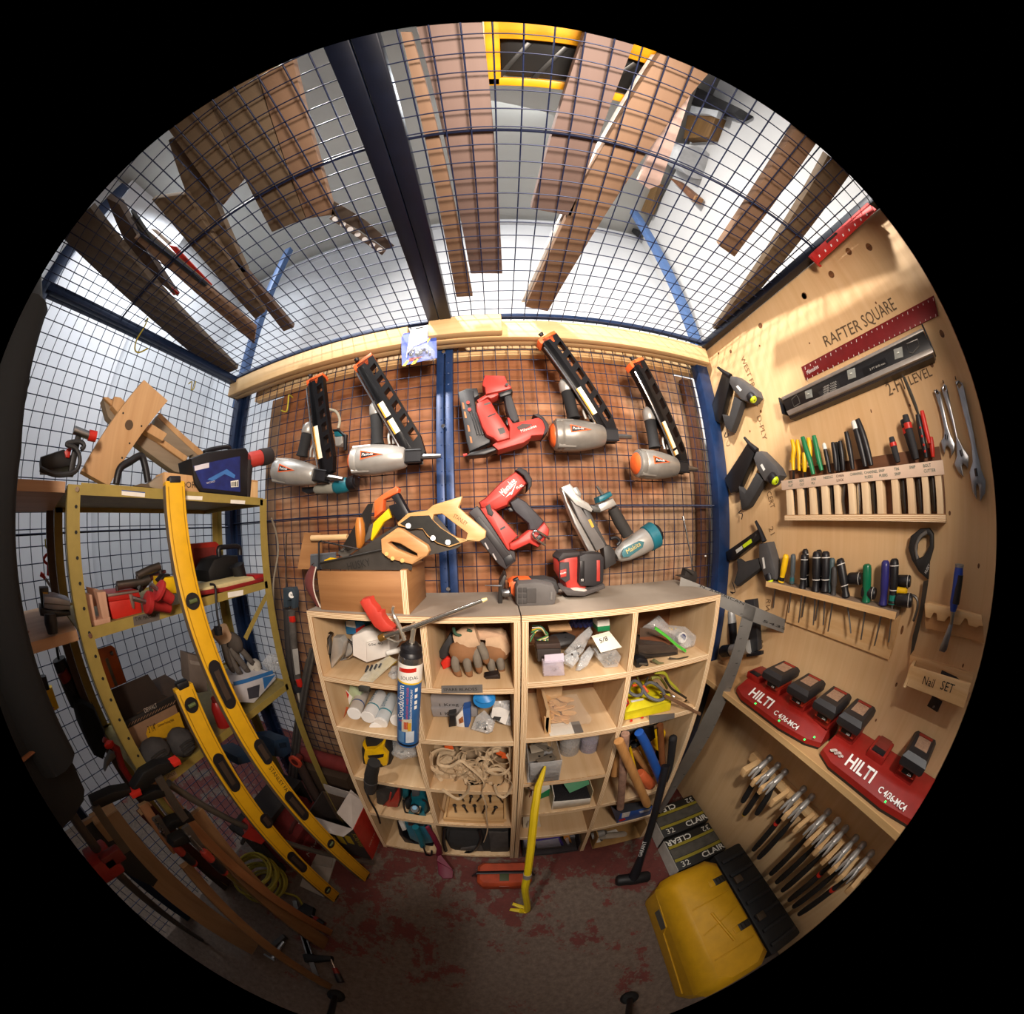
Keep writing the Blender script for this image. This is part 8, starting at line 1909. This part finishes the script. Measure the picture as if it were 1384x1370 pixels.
plank('tan board with white strip along one edge', zc2, [420, 120, 540, 190, 97, 842, 36, 830], .022, BR2)
plank('white strip standing in for the lit gap along the tan board', zc2, [385, 150, 410, 150, 300, 330, 45, 818, 25, 818, 215, 430], .018, M('e8e6e2', .6, var=.03), .026)  # white strip paints the gap where the lit outer wall shows through
plank('pale pink board with rounded end among the tan boards', zc2, [465, 265, 490, 235, 400, 500, 370, 512, 340, 490, 400, 360], .012, M('b8a098', .7), .028)
plank('brown board lying free with its end short of the wall, beside the plywood wall', zc2, [770, 345, 825, 385, 602, 695, 560, 665], .022, BR2)
plank('long brown board right along the plywood wall on the mesh ceiling', zc2, [855, 420, 915, 470, 580, 890, 545, 890], .022, BR3)
plank('wide brown board with angled end near the perforated steel strip', zc1, [545, 230, 680, 150, 825, 592, 735, 628], .022, BR3)
plank('brown board alongside the perforated steel strip', zc1, [684, 150, 780, 110, 905, 580, 828, 592], .022, BR2, .0)
plank('short dark brown board ending in a slant over the rack', zc1, [440, 330, 560, 260, 658, 486, 602, 556], .022, BR3)
plank('dark board with pale side lying over the yellow rack', zc1, [455, 380, 520, 380, 668, 735, 606, 752], .022, BR3, .024)
plank('long grey-brown board reaching the corner over the side mesh', zr1, [240, 228, 420, 50, 1330, 1045, 1225, 1095], .022, BRG)
plank('dark stained board edge beside the long grey-brown board', zr1, [520, -10, 600, 30, 960, 600, 700, 400], .022, WOOD('5a4a40', '453830', 'y', .4), .026)
plank('brown board running to the beam over the white-capped nailer', zr1, [690, 240, 765, 225, 1440, 800, 1430, 890], .022, BR2)
plank('brown narrow board between the red sign pieces and the rack boards', zr1, [800, 0, 1010, -30, 1500, 690, 1440, 740], .02, BR3)
plank('short dark stick lying near the blue upright over the rack', zq, [0, 1010, 60, 1040, 350, 1380, 300, 1400], .02, WOOD('5c4638', '48362a', 'y', .4), .024)
thing('steel_strip', 'perforated steel angle strip lying on the mesh beside brown boards', 'steel strip')
p = CU; pz('web', M('5a5048', .5, .6), p, zq, [545, 765, 700, 860, 840, 985, 800, 1000, 660, 900, 530, 850], .003, .0005); pz('flange', M('7a7068', .5, .6), p.off(.006), zq, [520, 850, 540, 835, 800, 1005, 780, 1030], .003, .0005)
for i in range(7): c = p.off(.0068)(*zq(553 + 36 * i, 852 + 25 * i)); tube('punched_hole', M('d8dade', .7), [c, c - Vector((0, 0, .0008))], .009, 12)
thing('metal_channel', 'dark glossy metal channel lying along the centre rail', 'channel'); pz('web', M('2a2a2c', .3, .6), CU, zq, [560, -20, 640, -20, 790, 460, 740, 380], .02, .002); pz('lip', M('c8c8cc', .3, .6), CU.off(.002), zq, [552, -20, 566, -20, 792, 462, 782, 462], .012, .001)
thing('sign_panel', 'red and white plastic sign lying on the mesh over the rack', 'sign'); p = CE.off(-.04); pz('red_field', M('c0281c', .5), p, zr1, [905, 285, 950, 295, 1172, 528, 1130, 535], .004); pz('white_field', M('e8e6e6', .5), p, zr1, [792, 180, 830, 190, 925, 275, 905, 285], .004)
thing('sign_panel', 'small red sign corner between two boards over the rack', 'sign'); pz('red_field', M('b8281e', .5), CE.off(-.04), zr1, [855, 500, 905, 535, 968, 582, 935, 592], .004); pz('rim', M('8a1c16', .5), CE.off(-.039), zr1, [855, 500, 862, 498, 970, 580, 964, 584], .004)
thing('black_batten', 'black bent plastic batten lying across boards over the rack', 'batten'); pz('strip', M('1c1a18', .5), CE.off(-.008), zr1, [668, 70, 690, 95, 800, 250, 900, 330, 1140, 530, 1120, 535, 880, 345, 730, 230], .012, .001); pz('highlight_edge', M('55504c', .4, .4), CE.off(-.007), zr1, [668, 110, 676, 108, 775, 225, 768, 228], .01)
# storage tote on top of the mesh
thing('storage_tote', 'black storage tote with bright yellow lid lying upside down over the mesh', 'tote')
lift = .062; p = CE.off(-.012 - lift)
YT = M('d8960c', .45)
A = pts(p, ID, [648, 5, 900, 20, 860, 150, 660, 118]); x0_, x1_, y1_ = -.0, .36, A[3].y
y1_ = p(*zy(300, 600)).y; xl, xr = p(*zy(115, 590)).x, p(905, 80).x; y0_ = y1_ - .55
bz = ZC + .012 + lift
for nm, a, b, w in (('lid_rim', (xl, y1_ - .012, bz + .02), (xr, y1_ - .012, bz + .02), .024), ('lid_rim', (xl, y0_, bz + .02), (xr, y0_, bz + .02), .03)): bar(nm, YT, a, b, w, .04, (0, 0, 1), .004)
for nm, a, b, w in (('lid_rim', (xl + .014, y0_, bz + .02), (xl + .014, y1_, bz + .02), .028), ('lid_rim', (xr - .014, y0_, bz + .02), (xr - .014, y1_, bz + .02), .028)): bar(nm, YT, a, b, w, .04, (0, 0, 1), .004)
ym = p(*zy(300, 205)).y; bar('lid_cross', YT, (xl, ym - .06, bz + .012), (xr, ym - .06, bz + .012), .12, .02, (0, 0, 1), .003)
box('tub', M('141414', .5), ((xl + xr) / 2, (y0_ + y1_) / 2, bz + .17), (xr - xl - .05, y1_ - y0_ - .05, .30), None, .02)
for k in range(5): box('tub_rib', M('242424', .4), (xl + .05 + k * .07, (ym + y1_) / 2, bz + .018), (.012, .14, .006), Matrix.Rotation(.5, 3, 'Z'), .002)
# things stored at the top of the outer right wall
thing('white_bucket', 'white plaster bucket with black bottom stored above the plywood wall', 'bucket')
pp_ = XP(1.30, -1); c_ = pp_(*zg(560, 540)); q_ = pp_(*zg(440, 500)); d_ = (c_ - q_).normalized()
lathe('pail', M('c4c6c8', .5), q_, q_ + d_ * .25, [(0, .10), (.02, .115), (1, .13), (1.02, .125)], 24); lathe('black_base', M('1a1a1a', .6), q_ - d_ * .07, q_ + d_ * .01, [(0, .09), (.5, .108), (1, .112)], 24)
thing('ledge_crate', 'small wooden crate with black lid wedged above the plywood wall', 'crate')
pz('side', WOOD('8a6636', '6a4a24', 'y', .6), pp_, zg, [490, 290, 640, 290, 600, 400, 470, 410], .08, .003); pz('lid', BLACK, pp_.off(.02), zg, [540, 145, 600, 180, 765, 255, 725, 280, 640, 262, 510, 232], .10, .004); pz('white_strap', M('c8ccd0', .5), pp_.off(.03), zg, [510, 240, 650, 265, 640, 300, 590, 282, 500, 280], .03, .003)
thing('ledge_offcut', 'wooden offcut wedged beside the tall blue upright', 'wood'); pz('block', WOOD('8a6a40', '6a4e2c', 'y', .6), pp_, zg, [290, 670, 345, 640, 290, 795, 250, 790], .05, .003); pz('end', BLACK, pp_, zg, [200, 865, 235, 880, 232, 915, 195, 880], .04, .002)
thing('bucket_support', 'brown slanted board under the white bucket above the plywood wall', 'board'); pz('board', WOOD('7a5034', '5c3a24', 'y', .6), pp_.off(.005), zg, [395, 610, 430, 620, 530, 700, 515, 730], .06, .003); pz('edge', M('9a7048', .7), pp_.off(.007), zg, [515, 730, 530, 700, 536, 706, 522, 735], .06, .001)
# ------------------------------------------------------------------ things on the floor in front of the shelf
thing('wrecking_bar', 'yellow wrecking bar standing against the shelf with silver band at its foot', 'pry bar')
pl = YP(.70)
foot = FL(*zQ(115, 1285)); foot.z = .012
P = [YP(foot.y + (.733 - foot.y) * f)(*zQ(u, v)) for u, v, f in ((240, 285, 1), (225, 330, .94), (190, 430, .82), (165, 600, .62), (140, 850, .36), (118, 1030, .17), (100, 1140, .08))]
WBY = M('d8bc14', .5, var=.06)
bend = P[6]
tube('shaft', WBY, P[:2] + P[2:6] + [bend], [.004, .008, .013, .014, .014, .0135, .0135], 8)
tube('band', M('b4b0a8', .4, .6), [P[5] - (P[5] - bend).normalized() * .0, P[5].lerp(bend, .22)], .0152, 10)
tube('foot_neck', WBY, curve([P[5].lerp(bend, .2), bend, foot + Vector((0, 0, .008)), foot + Vector((-.03, -.002, .004))], 5), .0135, 8)
cl = FL(*zQ(5, 1260)); cl.z = .012
d = (cl - foot).normalized(); s = d.cross(Vector((0, 0, 1)))
for sg in (-1, 1): prism('claw_tine', WBY, [foot + s * sg * .004 + d * .0, foot + s * sg * .018, cl + s * sg * .024, cl + s * sg * .010, foot.lerp(cl, .55) + s * sg * .002], (0, 0, 1), .010, .002)
thing('sledge_hammer', 'sledgehammer with black fibreglass handle lettered GARANT standing on its head', 'hammer')
b_ = FL(*zQ(830, 1090)); b_.z = .035; t_ = YP(.72)(*zQ(1075, 280))
tube('handle', BLACK, [t_, t_.lerp(b_, .3), t_.lerp(b_, .75), t_.lerp(b_, .9), b_], [.018, .016, .0165, .023, .027], 14)
a = FL(*zQ(720, 1095)); a.z = .035; c = FL(*zQ(945, 1065)); c.z = .035
lathe('head', M('1d1b1c', .55, .3), a, c, [(0, .024), (.06, .031), (.3, .031), (.4, .034), (.6, .034), (.7, .031), (.94, .031), (1, .024)], 12)
m_ = t_.lerp(b_, .62); n_ = Vector((-.5, -.86, .1)).normalized()
text('lettering', M('e0dcd8', .5), 'GARANT', t_.lerp(b_, .72) + n_ * .0185, t_ - b_, Vector((-.8, .5, 0)), .024)
thing('equipment_case', 'orange hard case with black strap on the floor before the shelf', 'case')
c0, c1 = FL(*zF(1000, 1120)), FL(*zF(1400, 1140)); w_ = .235; cx_ = FL(*zF(1185, 1160)).x; cy_ = FL(*zF(1185, 1160)).y + .045
OC = M('a43e1c', .6, var=.2)
loft('base', OC, [cr(cx_ - .105, cx_ + .115, cy_ + .01, cy_ + .13, .003, .02), cr(cx_ - .11, cx_ + .12, cy_ + .005, cy_ + .135, .03, .022), cr(cx_ - .11, cx_ + .12, cy_ + .005, cy_ + .135, .055, .022)])
loft('lid', OC, [cr(cx_ - .112, cx_ + .122, cy_ + .003, cy_ + .137, .055, .022), cr(cx_ - .112, cx_ + .122, cy_ + .003, cy_ + .137, .075, .022), cr(cx_ - .10, cx_ + .11, cy_ + .015, cy_ + .125, .09, .02)])
box('latch', M('8a3418', .5), (cx_ + .005, cy_ + .003, .058), (.045, .008, .03), None, .003); box('badge', M('3c4428', .6), (cx_ + .005, cy_ + .05, .091), (.04, .05, .002), None, .001)
tube('strap', BLACK, [(cx_ - .13, cy_ + .075, .04), (cx_ - .112, cy_ + .07, .092), (cx_, cy_ + .072, .099), (cx_ + .12, cy_ + .07, .092), (cx_ + .135, cy_ + .075, .04)], .012, 8, None, .5)
thing('dust_scoop', 'dark pink plastic scoop leaning on the shelf foot', 'scoop')
SP = M('701832', .55, var=.1)
P = pts(YP(.71), zF, [680, 680, 720, 740, 760, 820]); e = FL(*zF(770, 890)); e.z = .06; tube('handle', SP, [P[0], P[1], P[2], e], [.010, .012, .014, .020], 10, None, .6)
A = [FL(*zF(u, v)) for u, v in ((770, 890), (855, 985), (850, 1025), (790, 1030), (755, 1000), (752, 930))]
for k, q in enumerate(A): q.z = (.05, .02, .012, .010, .012, .03)[k]
prism('bowl', SP, A, (0, 0, 1), .006, .002); prism('rim', SP, [A[5], A[0], A[1], A[1] + Vector((0, 0, .02)), A[0] + Vector((0, 0, .02)), A[5] + Vector((0, 0, .02))], (.3, -1, .3), .004)
# tripod of the photographer, its feet just in view
thing('camera_tripod', 'black camera tripod with round rubber feet on the bare concrete floor', 'tripod')
ap = Vector((-.05, -.62, 1.32))
for f in ((.443, -.135, .012), (-.559, -.172, .012), (-.05, -1.15, .012)):
    f = Vector(f); tube('leg', BLACK, [f, f.lerp(ap, .5), ap], [.011, .014, .016], 10)
    q = tube('foot', M('0c0c0d', .8), [f + Vector((0, 0, -.011)), f + Vector((0, 0, .008)), f + Vector((0, 0, .02))], [.034, .03, .014], 12)
lathe('column', BLACK, ap + Vector((0, 0, -.1)), ap + Vector((0, 0, .15)), [(0, .018), (.4, .03), (.6, .03), (1, .018)], 14)
# nothing sinks below the floor surface
for o in bpy.data.objects:
    if o.type != 'MESH': continue
    t = o
    while t.parent: t = t.parent
    if t.get('kind') == 'structure': continue
    for v in o.data.vertices:
        if v.co.z < .001: v.co.z = .001
# ------------------------------------------------------------------ every Empty goes to the base of its thing
bpy.context.view_layer.update()
KIDS = {}
for o in bpy.data.objects:
    if o.parent: KIDS.setdefault(o.parent.name, []).append(o)
for e in PARTS_LOC:
    co = []
    for c in KIDS.get(e.name, []):
        if c.type == 'MESH':
            mb = c.matrix_basis
            co += [mb @ Vector(b) for b in c.bound_box]
    if not co: continue
    mn = [min(p[i] for p in co) for i in range(3)]; mx = [max(p[i] for p in co) for i in range(3)]
    q = Vector(((mn[0] + mx[0]) / 2, (mn[1] + mx[1]) / 2, mn[2]))
    e.matrix_basis = e.matrix_basis @ Matrix.Translation(q)
    for c in KIDS.get(e.name, []):
        c.matrix_parent_inverse = Matrix.Translation(-q)
